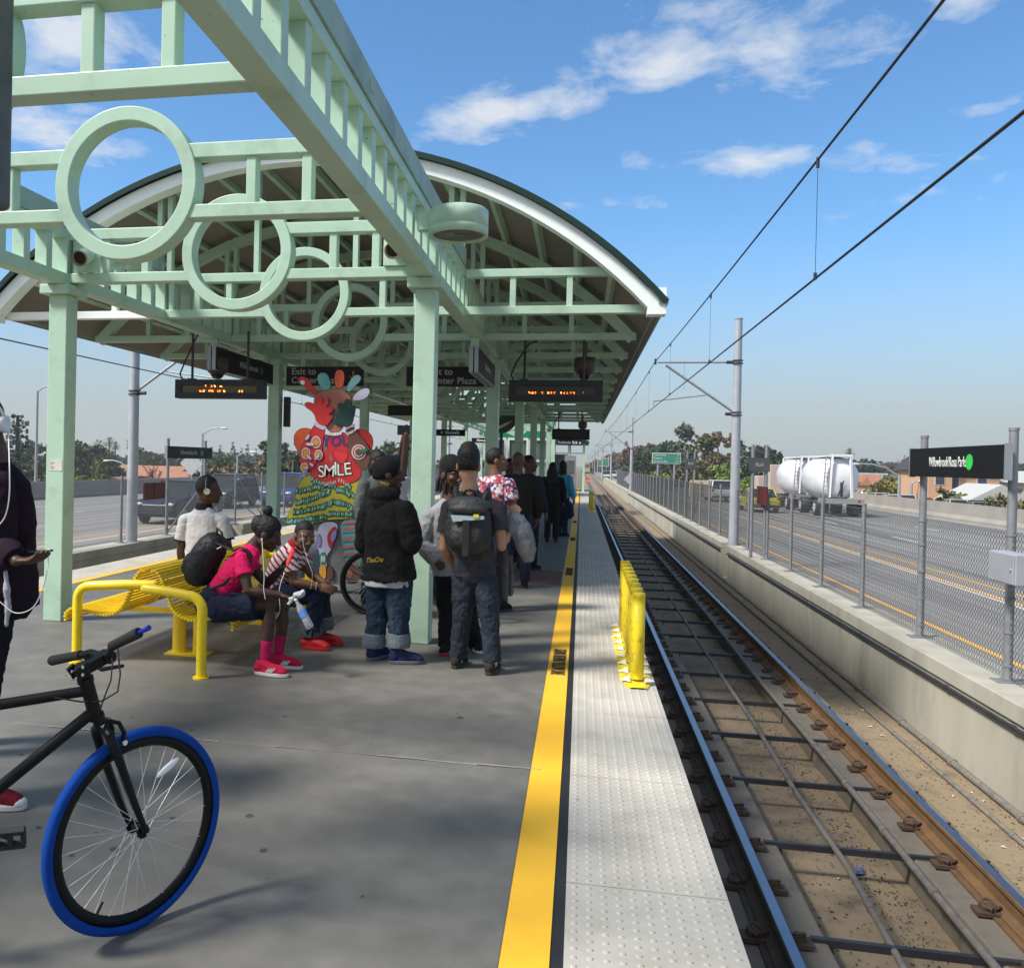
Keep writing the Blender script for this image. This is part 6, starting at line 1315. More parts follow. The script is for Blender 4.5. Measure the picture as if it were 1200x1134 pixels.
def small_sign(px0, px1, py0, py1, Y, label):
    p0 = at(px0, py0, Y=Y); p1 = at(px1, py1, Y=Y); t = thing('station_sign', label, 'sign', (p0.x, Y, p1.z))
    m = mat('sign back grey', (.075, .085, .085), .5, metal=.2)
    b = MB(); b.box(p0.x, p1.x, Y-.02, Y+.02, p1.z, p0.z); b.build('panel', m, t)
    for f in (.2, .85): x = p0.x+(p1.x-p0.x)*f; b = MB(); b.cyl((x, Y+.04, -.44), (x, Y+.04, p0.z+.3), .04, 10); b.build('post', FPOST, t)
    text_mesh('Rail', (p0.z-p1.z)*.35, frameM(((p0.x+p1.x)/2, Y-.021, (p0.z+p1.z)/2), (1, 0, 0), (0, 0, 1)), 'lettering', LETG, t)
small_sign(878, 902, 536, 553, 21.6, 'grey sign back on two posts at the right fence just right of the tall pole')
small_sign(803, 816, 537, 549, 38., 'far grey sign back on two posts along the right fence, left of the tall pole')
b = MB(); p = at(819, 573, Y=36); b.box(p.x-.35, p.x+.35, 35.98, 36.02, p.z-.3, p.z+.35); b.box(p.x+.0, p.x+.12, 35.96, 35.98, p.z-.28, p.z+.3, 1); tag(b.build('fence_panel', [mat('cream board', (.48, .42, .32), .6), mat('amber stripe', (.55, .28, .03), .6)]), 'cream and amber notice board on the right fence left of the tall pole', 'board')
# ------------------------------------------------------------------ far end of the platform: kiosk, second canopy, signs
KG = mat('kiosk green', (.01, .19, .10), .5, var=.08); KW = mat('kiosk white', (.62, .66, .60), .5, var=.05); KGL = mat('kiosk glass', (.10, .12, .12), .15, var=.3, scale=2); KGR = mat('kiosk grey', (.24, .25, .25), .6, var=.1)
kt = thing('station_kiosk', 'white-framed station kiosk with a green band and large windows, between the far columns', 'kiosk', (-3.0, 47, 0))
b = MB(); b.box(-5.0, -1.55, 46.2, 50, 0, 1.75); b.build('wall', KGR, kt); b = MB(); b.box(-5.05, -1.5, 46.1, 50.1, 3.0, 3.75); b.build('green_band', KG, kt); b = MB(); b.box(-5.1, -1.45, 46.0, 50.2, 3.752, 3.95); b.build('roof', KW, kt)
for x0 in (-4.95, -3.8, -2.65):
    b = MB(); b.box(x0, x0+1.05, 46.18, 46.26, 1.76, 2.98); f_ = b
    fr = MB(); fr.box(x0, x0+1.08, 46.1, 46.2, 1.76, 1.86); fr.box(x0, x0+1.08, 46.1, 46.2, 2.86, 2.99); fr.box(x0, x0+.1, 46.1, 46.2, 1.862, 2.858); fr.box(x0+.98, x0+1.08, 46.1, 46.2, 1.862, 2.858); w_ = fr.build('window', KW, kt); b.build('pane', KGL, w_)
b = MB(); b.box(-1.54, -1.48, 46.2, 50, .05, 2.9); b.build('side_door', KG, kt)
lg = thing('emblem_sign', 'round dark green emblem sign with pale sweeping stripes on a post', 'sign', (-2.5, 30.8, 0)); q = at(588, 491, Y=30.8)
b = MB(); b.cyl((q.x, 30.8, 0), (q.x, 30.8, q.z), .05, 10); b.build('post', DKMET, lg); disc((q.x, 30.76, q.z), (1, 0, 0), (0, 0, 1), .5, .5, mat('emblem olive', (.07, .085, .05), .5), 'panel', lg, .02)
for k, (m_, o) in enumerate(((KW, -.30), (KG, -.02), (KG, .20))):
    b = MB(); n = 12; L1 = [(-.40+.8*i/n, o+.35*(i/n)**2-.1) for i in range(n+1)]; L2 = [(u, v+.11*math.sin(PI*(i/n))) for i, (u, v) in enumerate(L1)]
    b.prism(L1+L2[::-1], 0, .01, lambda u, v, d: (q.x+u*.95, 30.735-d-.001*k, q.z+v)); b.build('swoosh', m_, lg)
def far_sign(px0, px1, py0, py1, Y, body, label):
    p0 = at(px0, py0, Y=Y); p1 = at(px1, py1, Y=Y); t = thing('line_sign', label, 'sign', (p0.x, Y, p1.z))
    b = MB(); b.box(p0.x, p1.x, Y-.04, Y+.04, p1.z, p0.z); b.build('panel', SIGNF, t)
    text_mesh(body, (p0.z-p1.z)*.72, frameM(((p0.x+p1.x)/2, Y-.042, (p0.z+p1.z)/2), (1, 0, 0), (0, 0, 1)), 'lettering', LETW, t, bold=.004, sx=.82)
    b = MB(); b.box((p0.x+p1.x)/2-.04, (p0.x+p1.x)/2+.04, Y-.03, Y+.03, p0.z, p0.z+.45); b.build('hanger', GREEN, t)
far_sign(654, 681, 515, 522, 44.5, 'Redondo Bch \u2198', 'black hanging sign reading Redondo Bch beneath the switched-off display')
far_sign(510, 545, 503, 511, 26.2, '\u2190 Norwalk', 'black hanging sign reading Norwalk just right of the front right column')
far_sign(553, 577, 513, 519, 44.0, 'Norwalk', 'smaller black hanging sign reading Norwalk, further away above the tall man')
b = MB(); p0 = at(470, 475, Y=19.9); p1 = at(481, 487, Y=19.9); b.box(p0.x-.3, p1.x+.3, 19.86, 19.92, p1.z, p0.z); tag(b.build('hanging_sign', SIGNG), 'dark hanging sign under the canopy just left of the front right column', 'sign')
b = MB(); p0 = at(333, 465, Y=13.9); p1 = at(338, 500, Y=13.9); b.box(p0.x, p1.x, 13.88, 14.0, p1.z, p0.z); tag(b.build('speaker', BLACK), 'thin black panel fixed to the left column behind the painted figure', 'speaker')
c2 = thing('entrance_canopy', 'small mint green gabled canopy at the far end of the platform', 'canopy', (-1.2, 56, 0))
for x in (-2.9, -1.75, -.75, .15):
    for ya in (55, 59): b = MB(); b.box(x-.07, x+.07, ya, ya+.14, 0, 2.95); b.build('column', GREEN, c2)
b = MB(); b.prism([(-3.1, 2.95), (.45, 2.95), (.45, 3.1), (-1.3, 3.75), (-3.1, 3.1)], 54.7, 59.6, lambda u, v, d: (u, d, v), 1); b.build('roof', [GREEN, DKGREEN], c2)
b = MB(); b.box(-2.9, .2, 55.02, 55.12, 2.3, 2.4); b.box(-2.9, -.8, 57, 57.1, .1, 2.3, 1); b.build('screen', [GREEN, KGL], c2)
b = MB(); q = at(671, 560, Y=52); b.cyl((q.x, 52, 0), (q.x, 52, .95), .06, 10); b.cyl((q.x, 52, .95), (q.x, 52, 1.0), .09, 10); tag(b.build('post', mat('faded red post', (.55, .10, .10), .5)), 'short red post at the far end of the platform', 'post')
tv = thing('ticket_machine', 'grey ticket machine cabinet beside the far mint columns', 'ticket machine', (-.62, 53, 0)); b = MB(); b.box(-.95, -.3, 52.8, 53.3, 0, 2.2); b.build('cabinet', KGR, tv, bevel=.02); b = MB(); b.box(-.85, -.4, 52.79, 52.8, 1.1, 1.9); b.build('screen', KGL, tv)
for px, py, Y in ((692, 586, 63.), (689, 563, 160.)):
    q = at(px, py, Y=Y); t = thing('track_signal', 'low track signal with a red light, '+('just past the platform end' if Y < 100 else 'far up the right track'), 'signal', (q.x, Y, -1.1)); s_ = Y/63
    b = MB(); b.cyl((q.x, Y, -1.3), (q.x, Y, q.z-.1), .05*s_, 8); b.box(q.x-.12*s_, q.x+.12*s_, Y, Y+.2, q.z-.16*s_, q.z+.16*s_); b.build('post', DKMET, t)
    b = MB(); b.cyl((q.x, Y-.03, q.z), (q.x, Y-.001, q.z), .085*s_, 12); b.build('lamp', mat('signal red', (.8, .02, .02), .4, var=0, emit=(1, .03, .03, 4)), t)
tr = thing('light_rail_train', 'tiny distant light rail train far up the right track', 'train', (1.95, 330, -1.0)); b = MB()
b.prism([(-1.3, -.7), (1.3, -.7), (1.32, 1.2), (1.05, 2.5), (.5, 2.8), (-.5, 2.8), (-1.05, 2.5), (-1.32, 1.2)], 330, 385, lambda u, v, d: (1.95+u, d, v)); b.build('body', mat('train beige', (.42, .30, .20), .4), tr)
b = MB(); b.box(.95, 2.95, 329.93, 330, .9, 2.1); b.build('windscreen', KGL, tr)
# rubble on track side
# ------------------------------------------------------------------ vehicles
def car(label, loc, heading, col, L_=4.7, Wd=1.85, Hh=1.7, suv=True, group=None, cat='car', glass=None, plate=None):
    """heading: +1 drives towards +Y (rear to camera), -1 towards camera"""
    t = thing('suv' if suv else 'parked_car', label, cat, loc, group)
    paintm = mat('car paint '+label[:18], col, .35, metal=0, var=.05, spec=.3); gl = mat('car glass', (.02, .025, .03), .08, var=.2, scale=2); h = heading; ox, oy, oz = loc
    T = lambda u, v, wz: (ox+u, oy+v*h, oz+wz)
    # v from rear (-L/2) to front (+L/2)
    k = L_/2; b = MB()
    body = [(-k, .38), (-k-.02, .75), (-k+.04, 1.0 if suv else .92), (-k+.25, 1.06 if suv else .95), (k-1.25, 1.05 if suv else .90), (k-.45, .95 if suv else .80), (k-.08, .80), (k, .55), (k-.05, .30), (-k+.05, .30)]
    m = len(body); secs = [(-.5, .93, 0), (-.47, 1, 0), (.47, 1, 0), (.5, .93, 0)]
    vs = []
    for s, sc_, _ in ((-.5, .97, 0), (-.46, 1., 0), (.46, 1., 0), (.5, .97, 0)):
        vs += [T(s*Wd, v*sc_, .3+(w_-.3)*(.96 if abs(s) == .5 else 1)) for v, w_ in body]
    fs = [(i*m+j, i*m+(j+1) % m, (i+1)*m+(j+1) % m, (i+1)*m+j) for i in range(3) for j in range(m)]+[tuple(range(m))[::-1], tuple(range(3*m, 4*m))]
    b.add(vs, fs, 0, False); b.build('body', paintm, t, bevel=.04)
    rb, rf = (-k+.12, k-1.35) if suv else (-k+.55, k-1.45); tb, tf = (-k+.45, k-2.1) if suv else (-k+1.15, k-2.25); zb = 1.05 if suv else .92
    b = MB(); q = [(rb, zb-.03), (rf, zb-.03), (tf, Hh-.05), (tb, Hh-.05)]
    vs = [T(s*Wd*(.46 if i < 2 else .38), v, w_) for s in (-1, 1) for i, (v, w_) in enumerate(q)]
    b.add(vs, [(0, 1, 2, 3), (4, 7, 6, 5), (0, 4, 5, 1), (1, 5, 6, 2), (3, 2, 6, 7), (0, 3, 7, 4)]); b.build('window_glass', gl, t, bevel=.03)
    b = MB(); b.add([T(s*Wd*.385, v, w_) for w_ in (Hh-.05, Hh) for s in (-1, 1) for v in (tb-.03, tf+.03)], [(0, 1, 3, 2), (4, 6, 7, 5), (0, 4, 5, 1), (2, 3, 7, 6), (0, 2, 6, 4), (1, 5, 7, 3)])
    for s in (-1, 1):
        for v0, v1 in ((rb, tb), (rf, tf), ((rb+rf)/2+.1, (tb+tf)/2+.1)): b.bar(T(s*Wd*.462, v0, zb-.02), T(s*Wd*.385, v1, Hh-.04), .07, .05)
    b.build('roof', paintm, t, bevel=.02)
    for s in (-1, 1):
        for v in (-k+.9, k-.95):
            r = .36 if suv else .32; c_ = T(s*(Wd*.5-.11), v, r); b = MB(); b.tube([V(*c_)+V(s*-.11, 0, 0), V(*c_)+V(s*.10, 0, 0), V(*c_)+V(s*.125, 0, 0)], [r, r, r*.86], 20); wo = b.build('wheel', BLACK, t)
            b = MB(); b.cyl(V(*c_)+V(s*.118, 0, 0), V(*c_)+V(s*.135, 0, 0), r*.62, 14); b.build('rim', GALV, wo)
    for s in (-1, 1):
        b = MB(); a_ = T(s*Wd*.36, k-.12, .80); b.ell(a_, .20, .12, .075, 12); b.build('headlight', mat('headlamp', (.7, .7, .72), .1, var=.2, scale=20), t)
        b = MB(); a_ = T(s*Wd*.43, -k+.03, .92); b.ell(a_, .09, .06, .15, 10); b.build('tail_light', mat('tail lamp', (.35, .015, .01), .2), t)
        b = MB(); a_ = T(s*(Wd*.5+.09), k-1.45, 1.08); b.ell(a_, .10, .06, .08, 10); b.build('mirror', paintm, t)
    b = MB(); p0 = T(-Wd*.28, k-.03, .45); b.box(min(p0[0], -p0[0]+2*ox), max(p0[0], -p0[0]+2*ox), p0[1]-.06, p0[1]+.06, oz+.42, oz+.72); b.build('grille', DKMET, t)
    b = MB(); p0 = T(0, -k-.0, .62); b.box(ox-.26, ox+.26, p0[1]-.03, p0[1]+.03, oz+.60, oz+.74); b.box(ox-Wd*.46, ox+Wd*.46, p0[1]-.05, p0[1]+.05, oz+.34, oz+.5, 1); b.build('bumper', [WSOLE, DKMET], t)
    return t
RZ = -1.096
car('dark blue suv driving towards the camera on the left freeway', (-16.6, 34.6, RZ), -1, (.012, .018, .035), L_=4.9, Hh=1.72)
car('dark teal suv just behind the dark blue one on the left freeway', (-19.2, 46.0, RZ), -1, (.03, .055, .065), L_=4.9, Hh=1.80)
q = at(352, 592, Z=RZ); car('blue and white pickup truck seen left of the painted figure on the left freeway', (q.x-.6, q.y, RZ), -1, (.03, .055, .20), L_=5.4, Wd=2.0, Hh=1.9)
car('bright yellow car seen from behind on the right freeway', (11.35, 60.5, RZ), 1, (.42, .40, .03), L_=4.4, Hh=1.50, suv=False)
car('white suv seen from behind far up the right freeway', (11.3, 77, RZ), 1, (.52, .53, .54), L_=4.8, Hh=1.75)
r_ = random.Random(5)
for i in range(7):
    px = 690+i*6.5; Y = 190+i*9; x = at(px+r_.uniform(-2, 2)+20, 560, Y=Y).x
    car('tiny far car in the distant traffic on the right freeway', (x, Y, RZ), 1, r_.choice([(.4, .4, .42), (.03, .05, .16), (.5, .5, .5), (.04, .04, .045)]), group='distant freeway traffic', suv=bool(i % 2))
# tanker truck
tk = thing('tanker_truck', 'white double tanker truck with bulbous tanks on the right freeway', 'truck', (15.0, 62, RZ))
TW = mat('tank white', (.70, .71, .72), .22, var=.04, spec=.6); TDK = mat('truck chassis', (.035, .036, .04), .6, var=.2); TGR = mat('truck grey', (.30, .31, .32), .5, metal=.4)
def tank(y0, y1, xo):
    b = MB(); L_ = y1-y0; x = 15.0+xo; z0 = RZ+2.35
    prof_ = [(0, 0), (.75, .02), (1.05, .22), (1.20, .7), (1.22, L_*.5), (1.20, L_-.7), (1.05, L_-.22), (.75, L_-.02), (0, L_)]
    n = 28; vs = []
    for r, yy in prof_:
        for j in range(n):
            a = 2*PI*j/n; zz = math.sin(a)*r; vs.append((x+math.cos(a)*r, y0+yy, z0+(zz if zz > 0 else zz*1.22)))
    m = len(prof_); b.add(vs, [(i*n+j, i*n+(j+1) % n, (i+1)*n+(j+1) % n, (i+1)*n+j) for i in range(m-1) for j in range(n)], 0, True); tb_ = b.build('tank', TW, tk)
    b = MB()
    for s in (-1, 1): b.bar((x+s*.62, y0-.05, RZ+1.15), (x+s*.50, y0-.08, z0+1.30), .14, .12); b.bar((x+s*.62, y1, RZ+1.15), (x+s*.6, y1, z0+1.2), .12, .1)
    b.box(x-.62, x+.62, y0-.14, y0-.02, z0+1.22, z0+1.36); b.box(x-.6, x+.6, y0, y1, z0+1.21, z0+1.3); b.build('frame', TW, tb_)
    b = MB()
    for sx_ in (-1.0, -.72): b.bar((x+sx_, y0-.1, RZ+1.15), (x+sx_*.85, y0-.1, z0+1.25), .05, .05)
    for k in range(9): zz = RZ+1.3+k*.26; b.bar((x-.98, y0-.11, zz), (x-.66, y0-.11, zz), .035, .035)
    b.build('ladder', TGR, tb_)
    b = MB(); b.box(x-.06, x+.06, y0-.3, y0-.1, RZ+1.2, z0-.3); b.bar((x-.2, y0-.2, RZ+1.2), (x+.15, y0-.1, z0-.2), .05, .05); b.build('hose', TDK, tb_)
    b = MB(); b.box(x-1.22, x+1.22, y0-.35, y0+.1, RZ+.78, RZ+1.08); b.box(x-.5, x+.5, y0, y1, RZ+.8, RZ+1.0, 1); bu = b.build('chassis', [TGR, TDK], tk)
    for s in (-1, 1):
        b = MB(); b.cyl((x+s*.95, y0-.36, RZ+.95), (x+s*.95, y0-.35, RZ+.95), .08, 10); b.build('tail_light', mat('tail lamp', (.35, .015, .01), .2), bu)
        for yy in (y0+.9, y1-.7):
            b = MB(); b.tube([(x+s*.72, yy, RZ+.5), (x+s*1.2, yy, RZ+.5), (x+s*1.22, yy, RZ+.5)], [.5, .5, .42], 20); wo = b.build('wheel', BLACK, tk); b = MB(); b.cyl((x+s*1.2, yy, RZ+.5), (x+s*1.235, yy, RZ+.5), .28, 14); b.build('rim', TW, wo)
        b = MB(); b.box(x+s*.98-.28, x+s*.98+.28, y0-.18, y0-.14, RZ+.22, RZ+.75); b.build('mudflap', BLACK, tk)
tank(56.2, 61.3, .15); tank(63.6, 68.6, .15)
b = MB(); b.box(13.95, 16.25, 70.2, 72.6, RZ+.9, RZ+3.1); b.box(13.9, 16.1, 74.4, 76, RZ+.8, RZ+2.2); b.build('cab', mat('cab beige', (.46, .36, .31), .5, var=.15, scale=3, stretch=(6, 1, .3)), tk, bevel=.05)
b = MB()
for s in (-1, 1):
    b.cyl((15+s*1.05, 71.9, RZ+1), (15+s*1.05, 71.9, RZ+3.7), .09, 10)
    for yy in (71.6, 75.2): b.cyl((15+s*.75, yy, RZ+.5), (15+s*1.2, yy, RZ+.5), .5, 18)
b.build('cab_running_gear', TDK, tk)
# ------------------------------------------------------------------ freeway signs, street lamps
GSIGN = mat('highway green', (.035, .20, .14), .5, var=.05)
def hwy(px0, px1, py0, py1, Y, lines, label, tab=False):
    p0 = at(px0, py0, Y=Y); p1 = at(px1, py1, Y=Y); t = thing('freeway_sign', label, 'sign', (p0.x, Y, p1.z)); H_ = p0.z-p1.z
    b = MB(); b.box(p0.x, p1.x, Y, Y+.12, p1.z, p0.z); b.build('panel', GSIGN, t)
    b = MB(); e = .05*H_; b.box(p0.x-e, p1.x+e, Y+.02, Y+.10, p1.z-e, p0.z+e); b.build('border', LETW, t)
    if tab: b = MB(); b.box(p0.x, p0.x+(p1.x-p0.x)*.3, Y-.02, Y, p1.z+H_*.72, p0.z); b.build('tab', mat('amber sign', (.6, .33, .04), .5), t)
    n = len(lines)
    for i, (a_, c_) in enumerate(lines):
        z = p0.z-H_*(i+.5)/n
        text_mesh(a_, H_/n*.78, frameM((p0.x+H_*.12, Y-.02, z), (1, 0, 0), (0, 0, 1)), 'lettering', LETW, t, align='LEFT', sx=.9)
        if c_: text_mesh(c_, H_/n*.7, frameM((p1.x-H_*.12, Y-.02, z), (1, 0, 0), (0, 0, 1)), 'lettering', LETW, t, align='RIGHT', sx=.9)
    for f in (.2, .8): x = p0.x+(p1.x-p0.x)*f; b = MB(); b.cyl((x, Y+.2, -1.1), (x, Y+.2, p0.z), .12, 8); b.build('post', GALV, t)
hwy(765, 797, 531, 543, 110., [('Central Ave', '\u00be'), ('Freeway', '1 \u00bd'), ('Vermont Ave', '2 \u00be')], 'large green freeway distance sign with three lines above the right fence')
hwy(701, 713, 537, 546, 330., [('', ''), ('', '')], 'small far green freeway sign with an amber tab', True)
hwy(717, 722, 540, 545, 420., [('', '')], 'smallest far green freeway sign to the right of the one with an amber tab')
b = MB(); q = at(224.5, 543, Y=50); b.prism([(0, -.75), (.75, 0), (0, .75), (-.75, 0)], -.02, .02, lambda u, v, d: (q.x+u, 50+d, q.z+v)); b.cyl((q.x, 50.06, -1.1), (q.x, 50.06, q.z+.3), .05, 8)
tag(b.build('road_sign', mat('sign back aluminium', (.50, .50, .50), .4, metal=.3)), 'pale diamond road sign seen under the left station sign', 'sign')
LAMPP = mat('lamp post steel', (.34, .36, .37), .5, metal=.3)
def lamp(px, pyb, pyt, Y, arm, label, z0=None, double=False):
    p = at(px, pyt, Y=Y); zb = at(px, pyb, Y=Y).z-1.5; t = thing('street_lamp', label, 'street lamp', (p.x, Y, zb)); r = .11*max(1, Y/70)
    b = MB(); b.tube([(p.x, Y, zb), (p.x, Y, p.z)], [r*1.2, r*.8], 10); b.build('lamp_post', LAMPP, t)
    for s in ((1, -1) if double else (1,)):
        a_ = arm*s; e = V(p.x+a_, Y, p.z+abs(a_)*.30); b = MB(); b.tube([(p.x, Y, p.z-.1), (p.x+a_*.35, Y, p.z+abs(a_)*.2), (p.x+a_*.7, Y, p.z+abs(a_)*.29), e], r*.5, 8); b.build('arm', LAMPP, t)
        b = MB(); b.ell(e+V(a_*.12, 0, -.05), .45*Y/90, .2, .12*Y/90, 12); b.build('lamp_head', mat('lamp head', (.55, .55, .53), .4), t)
lamp(44, 580, 458, 62, 1.3, 'tall slim street lamp at the far left between the tower tree and the column')
lamp(149.5, 575, 547, 75, -1.9, 'street lamp with a long arm curving left, just left of the thick catenary pole')
lamp(237.5, 560, 508, 80, 2.0, 'tall street lamp rising behind the left station sign')
lamp(278.5, 572, 534, 85, 1.5, 'street lamp with a short arm near the second left column')
lamp(1054, 592, 557, 95, -3.6, 'street lamp with a very long arm reaching left towards the tanker')
lamp(1068, 592, 566, 110, 1.0, 'small street lamp just left of the big black sign')
lamp(1128, 600, 560, 112, -.9, 'street lamp in front of the orange house')
lamp(1158, 603, 562, 112, -.6, 'thin pole with a small lamp right of the orange house')
# ------------------------------------------------------------------ buildings
GZ = -3.4
ROOFG = mat('grey shingles', (.075, .078, .085), .8, var=.2, scale=2); TILE = mat('terracotta roof', (.33, .15, .085), .8, var=.25, scale=1.5); STUC = mat('orange stucco', (.56, .33, .20), .9, var=.08, scale=.5); CREAM = mat('cream stucco', (.55, .50, .42), .9, var=.1, scale=.5); PINKH = mat('pink stucco', (.55, .34, .28), .9, var=.1); INDW = mat('warehouse white', (.50, .51, .52), .8, var=.08, scale=.4)
WING = mat('house glass', (.05, .06, .075), .15, var=.3); TRIM = mat('white trim', (.6, .6, .58), .6)
def house(px, Y, w_, d_, h_, wallm, roofm, label, ridge='x', rh=1.6, wins=(), flat=False, z=None, cat='house', pyb=None, name='house'):
    z = (-6.5 if px < 600 else GZ) if z is None else z
    p = at(px, 560, Y=Y); x = p.x; t = thing(name, label, cat, (x, Y, z))
    b = MB(); b.box(x-w_/2, x+w_/2, Y, Y+d_, z, z+h_); b.build('wall', wallm, t)
    b = MB(); o = .45
    if flat: b.box(x-w_/2-.1, x+w_/2+.1, Y-.1, Y+d_+.1, z+h_, z+h_+.35)
    elif ridge == 'x': b.prism([(Y-o, z+h_-.05), (Y+d_+o, z+h_-.05), (Y+d_/2, z+h_+rh)], x-w_/2-o, x+w_/2+o, lambda u, v, d: (d, u, v))
    else: b.prism([(x-w_/2-o, z+h_-.05), (x+w_/2+o, z+h_-.05), (x, z+h_+rh)], Y-o, Y+d_+o, lambda u, v, d: (u, d, v))
    b.build('roof', roofm, t)
    for (u, v, ww, hh) in wins:
        b = MB(); b.box(x-w_/2+u-.08, x-w_/2+u+ww+.08, Y-.05, Y-.001, z+v-.08, z+v+hh+.08); fo = b.build('window', TRIM, t); b = MB(); b.box(x-w_/2+u, x-w_/2+u+ww, Y-.07, Y-.051, z+v, z+v+hh); b.build('pane', WING, fo)
    return t
oh = house(1128, 108, 7.4, 9, 5.4, STUC, ROOFG, 'two-storey orange house with a dark grey roof beyond the right freeway', 'x', 1.5, [(.9, 3.4, .8, 1.1), (2.4, 3.4, .9, 1.3), (5.2, 3.4, .9, 1.3), (.9, .9, .9, 1.2), (5.0, .9, 1.4, 1.3)])
house(1102, 107.4, 2.4, 4, 6.0, STUC, TRIM, 'narrow gabled front wing at the left end of the orange house', 'y', 1.1, [(.7, 3.8, .9, 1.1), (.7, 1.0, .9, 1.2)])
house(1172, 106, 4.2, 8, 3.2, STUC, ROOFG, 'low orange single-storey part just right of the orange house', flat=True)
house(1172, 92, 4.6, 7, 2.6, mat('brown wall', (.20, .13, .10), .9), mat('pale shingles', (.42, .42, .40), .8, var=.1), 'low house with a pale gabled roof right of the orange house', 'y', 1.5, [(.6, .9, 1.2, 1.1)])
house(1203, 112, 7, 8, 4.2, CREAM, mat('pale shingles', (.42, .42, .40), .8, var=.1), 'cream house with a pale roof at the right edge behind the sign post', 'x', 1.3, [(1, 1.2, 1, 1.2), (3, 1.2, 1, 1.2)])
house(1072, 135, 5, 8, 3.6, mat('peach stucco', (.55, .36, .24), .9), ROOFG, 'small peach house behind the left post of the black sign', 'y', 1.3, [(.8, 1.1, 1, 1.2), (3, 1.1, 1, 1.2)])
house(1050, 140, 5, 7, 3.0, CREAM, TILE, 'small cream house left of the black sign, tiled roof', 'x', 1.2, [(.8, 1, 1, 1.2), (3, 1, 1, 1.2)])
house(1020, 205, 6.8, 20, 4.4, INDW, INDW, 'large white flat-roofed warehouse beyond the right freeway', flat=True, wins=[(1, 3.0, .6, .7), (2.7, 3.0, .6, .7), (4.4, 3.0, .6, .7)], cat='warehouse', name='warehouse')
house(1012, 150, 6, 8, 3.4, mat('peach stucco', (.55, .36, .24), .9), TILE, 'small peach house in front of the white warehouse', 'x', 1.2, [(1, 1, 1, 1.2), (3.6, 1, 1, 1.2)])
house(158, 190, 20, 12, 3.4, mat('tan stucco', (.30, .24, .18), .9, var=.1), TILE, 'long low building with a terracotta roof left of the thick catenary pole', 'x', 2.4, [(2, 1.5, 1.4, 1.3), (6, 1.5, 1.4, 1.3), (10, 1.5, 1.4, 1.3)], cat='building')
house(203, 180, 12, 11, 3.0, mat('tan stucco', (.30, .24, .18), .9, var=.1), TILE, 'lower terracotta-roofed building right of the thick catenary pole', 'x', 1.8, [(1, 1, 1.4, 1.3)], cat='building')
house(124, 150, 8, 8, 2.8, mat('tan stucco', (.30, .24, .18), .9, var=.1), TILE, 'small tan house with a hipped tile roof right of the front left column', 'y', 1.2, [(1, .8, 1, 1.1)])
house(200, 260, 44, 14, 4.6, INDW, INDW, 'long white building whose roofline shows above the terracotta roofs', flat=True, cat='building', name='building')
house(45, 200, 18, 10, 3.6, CREAM, mat('pale shingles', (.42, .42, .40), .8, var=.1), 'pale building beyond the left freeway behind the tower tree', 'x', 1.0, [(2, 1, 2, 1.2), (7, 1, 2, 1.2)], cat='building', name='building')
for i, (px, Y) in enumerate(((1043, 104), (1057, 106), (1118, 92), (1190, 88), (1145, 86), (1028, 112))):
    car('parked %s car on the street beyond the right barrier' % ('white', 'silver', 'pale', 'white', 'grey', 'white')[i], (at(px, 560, Y=Y).x, Y, GZ+.9), 1, (.5, .5, .5) if i != 4 else (.2, .2, .22), L_=4.5, suv=bool(i % 2), group='cars parked beyond the right barrier')
# ------------------------------------------------------------------ trees
def leafmat(nm, c): return mat(nm, [q*1.75 for q in c] if 'white' not in nm else c, .75, var=.5, scale=.55, spec=.2, coord='pos')
LF = dict(dark=leafmat('dark leaves', (.030, .042, .020)), mid=leafmat('mid leaves', (.058, .070, .024)), olive=leafmat('olive leaves', (.085, .082, .035)), rust=leafmat('rusty leaves', (.085, .060, .036)), bright=leafmat('bright leaves', (.085, .115, .028)), grey=leafmat('grey green leaves', (.060, .070, .048)), blue=leafmat('blue green leaves', (.030, .052, .045)), bloom=leafmat('white blossom', (.62, .58, .52)), gold=leafmat('golden leaves', (.12, .115, .03)))
BARK = mat('bark', (.13, .095, .065), .9, var=.3, scale=2); BARKP = mat('pale bark', (.38, .31, .24), .85, var=.25, scale=1.2)
def leaf_cloud(blobs, n, s, seed, droop=0):
    """many leaf-sized faces gathered in clumps over the surface of the given ellipsoids"""
    r = np.random.default_rng(seed); V_ = []; F_q = []
    tot = sum(b[3]*b[4]*b[5] for b in blobs)
    for (x, y, z, a, c, d) in blobs:
        k = max(20, int(n*(a*c*d)/tot)); nc = max(5, k//22)
        u = r.normal(size=(nc, 3)); u /= np.linalg.norm(u, axis=1)[:, None]; rad = r.uniform(.45, 1.05, nc)**.6
        cen = u*rad[:, None]*np.array([a, c, d])+np.array([x, y, z])
        idx = r.integers(0, nc, k); p = cen[idx]+r.normal(size=(k, 3))*np.array([a, c, d])*.13
        t1 = r.normal(size=(k, 3)); t1 /= np.linalg.norm(t1, axis=1)[:, None]; t2 = np.cross(t1, r.normal(size=(k, 3))); t2 /= np.linalg.norm(t2, axis=1)[:, None]
        if droop: t1[:, 2] -= droop; t1 /= np.linalg.norm(t1, axis=1)[:, None]
        ss = s*r.uniform(.6, 1.4, k)[:, None]
        q = np.stack([p-t1*ss, p-t2*ss*.55, p+t1*ss, p+t2*ss*.55], 1).reshape(-1, 3); o = len(V_)*0
        F_q.append(k); V_.append(q)
    v = np.concatenate(V_); nf = len(v)//4
    return v, [(4*i, 4*i+1, 4*i+2, 4*i+3) for i in range(nf)]
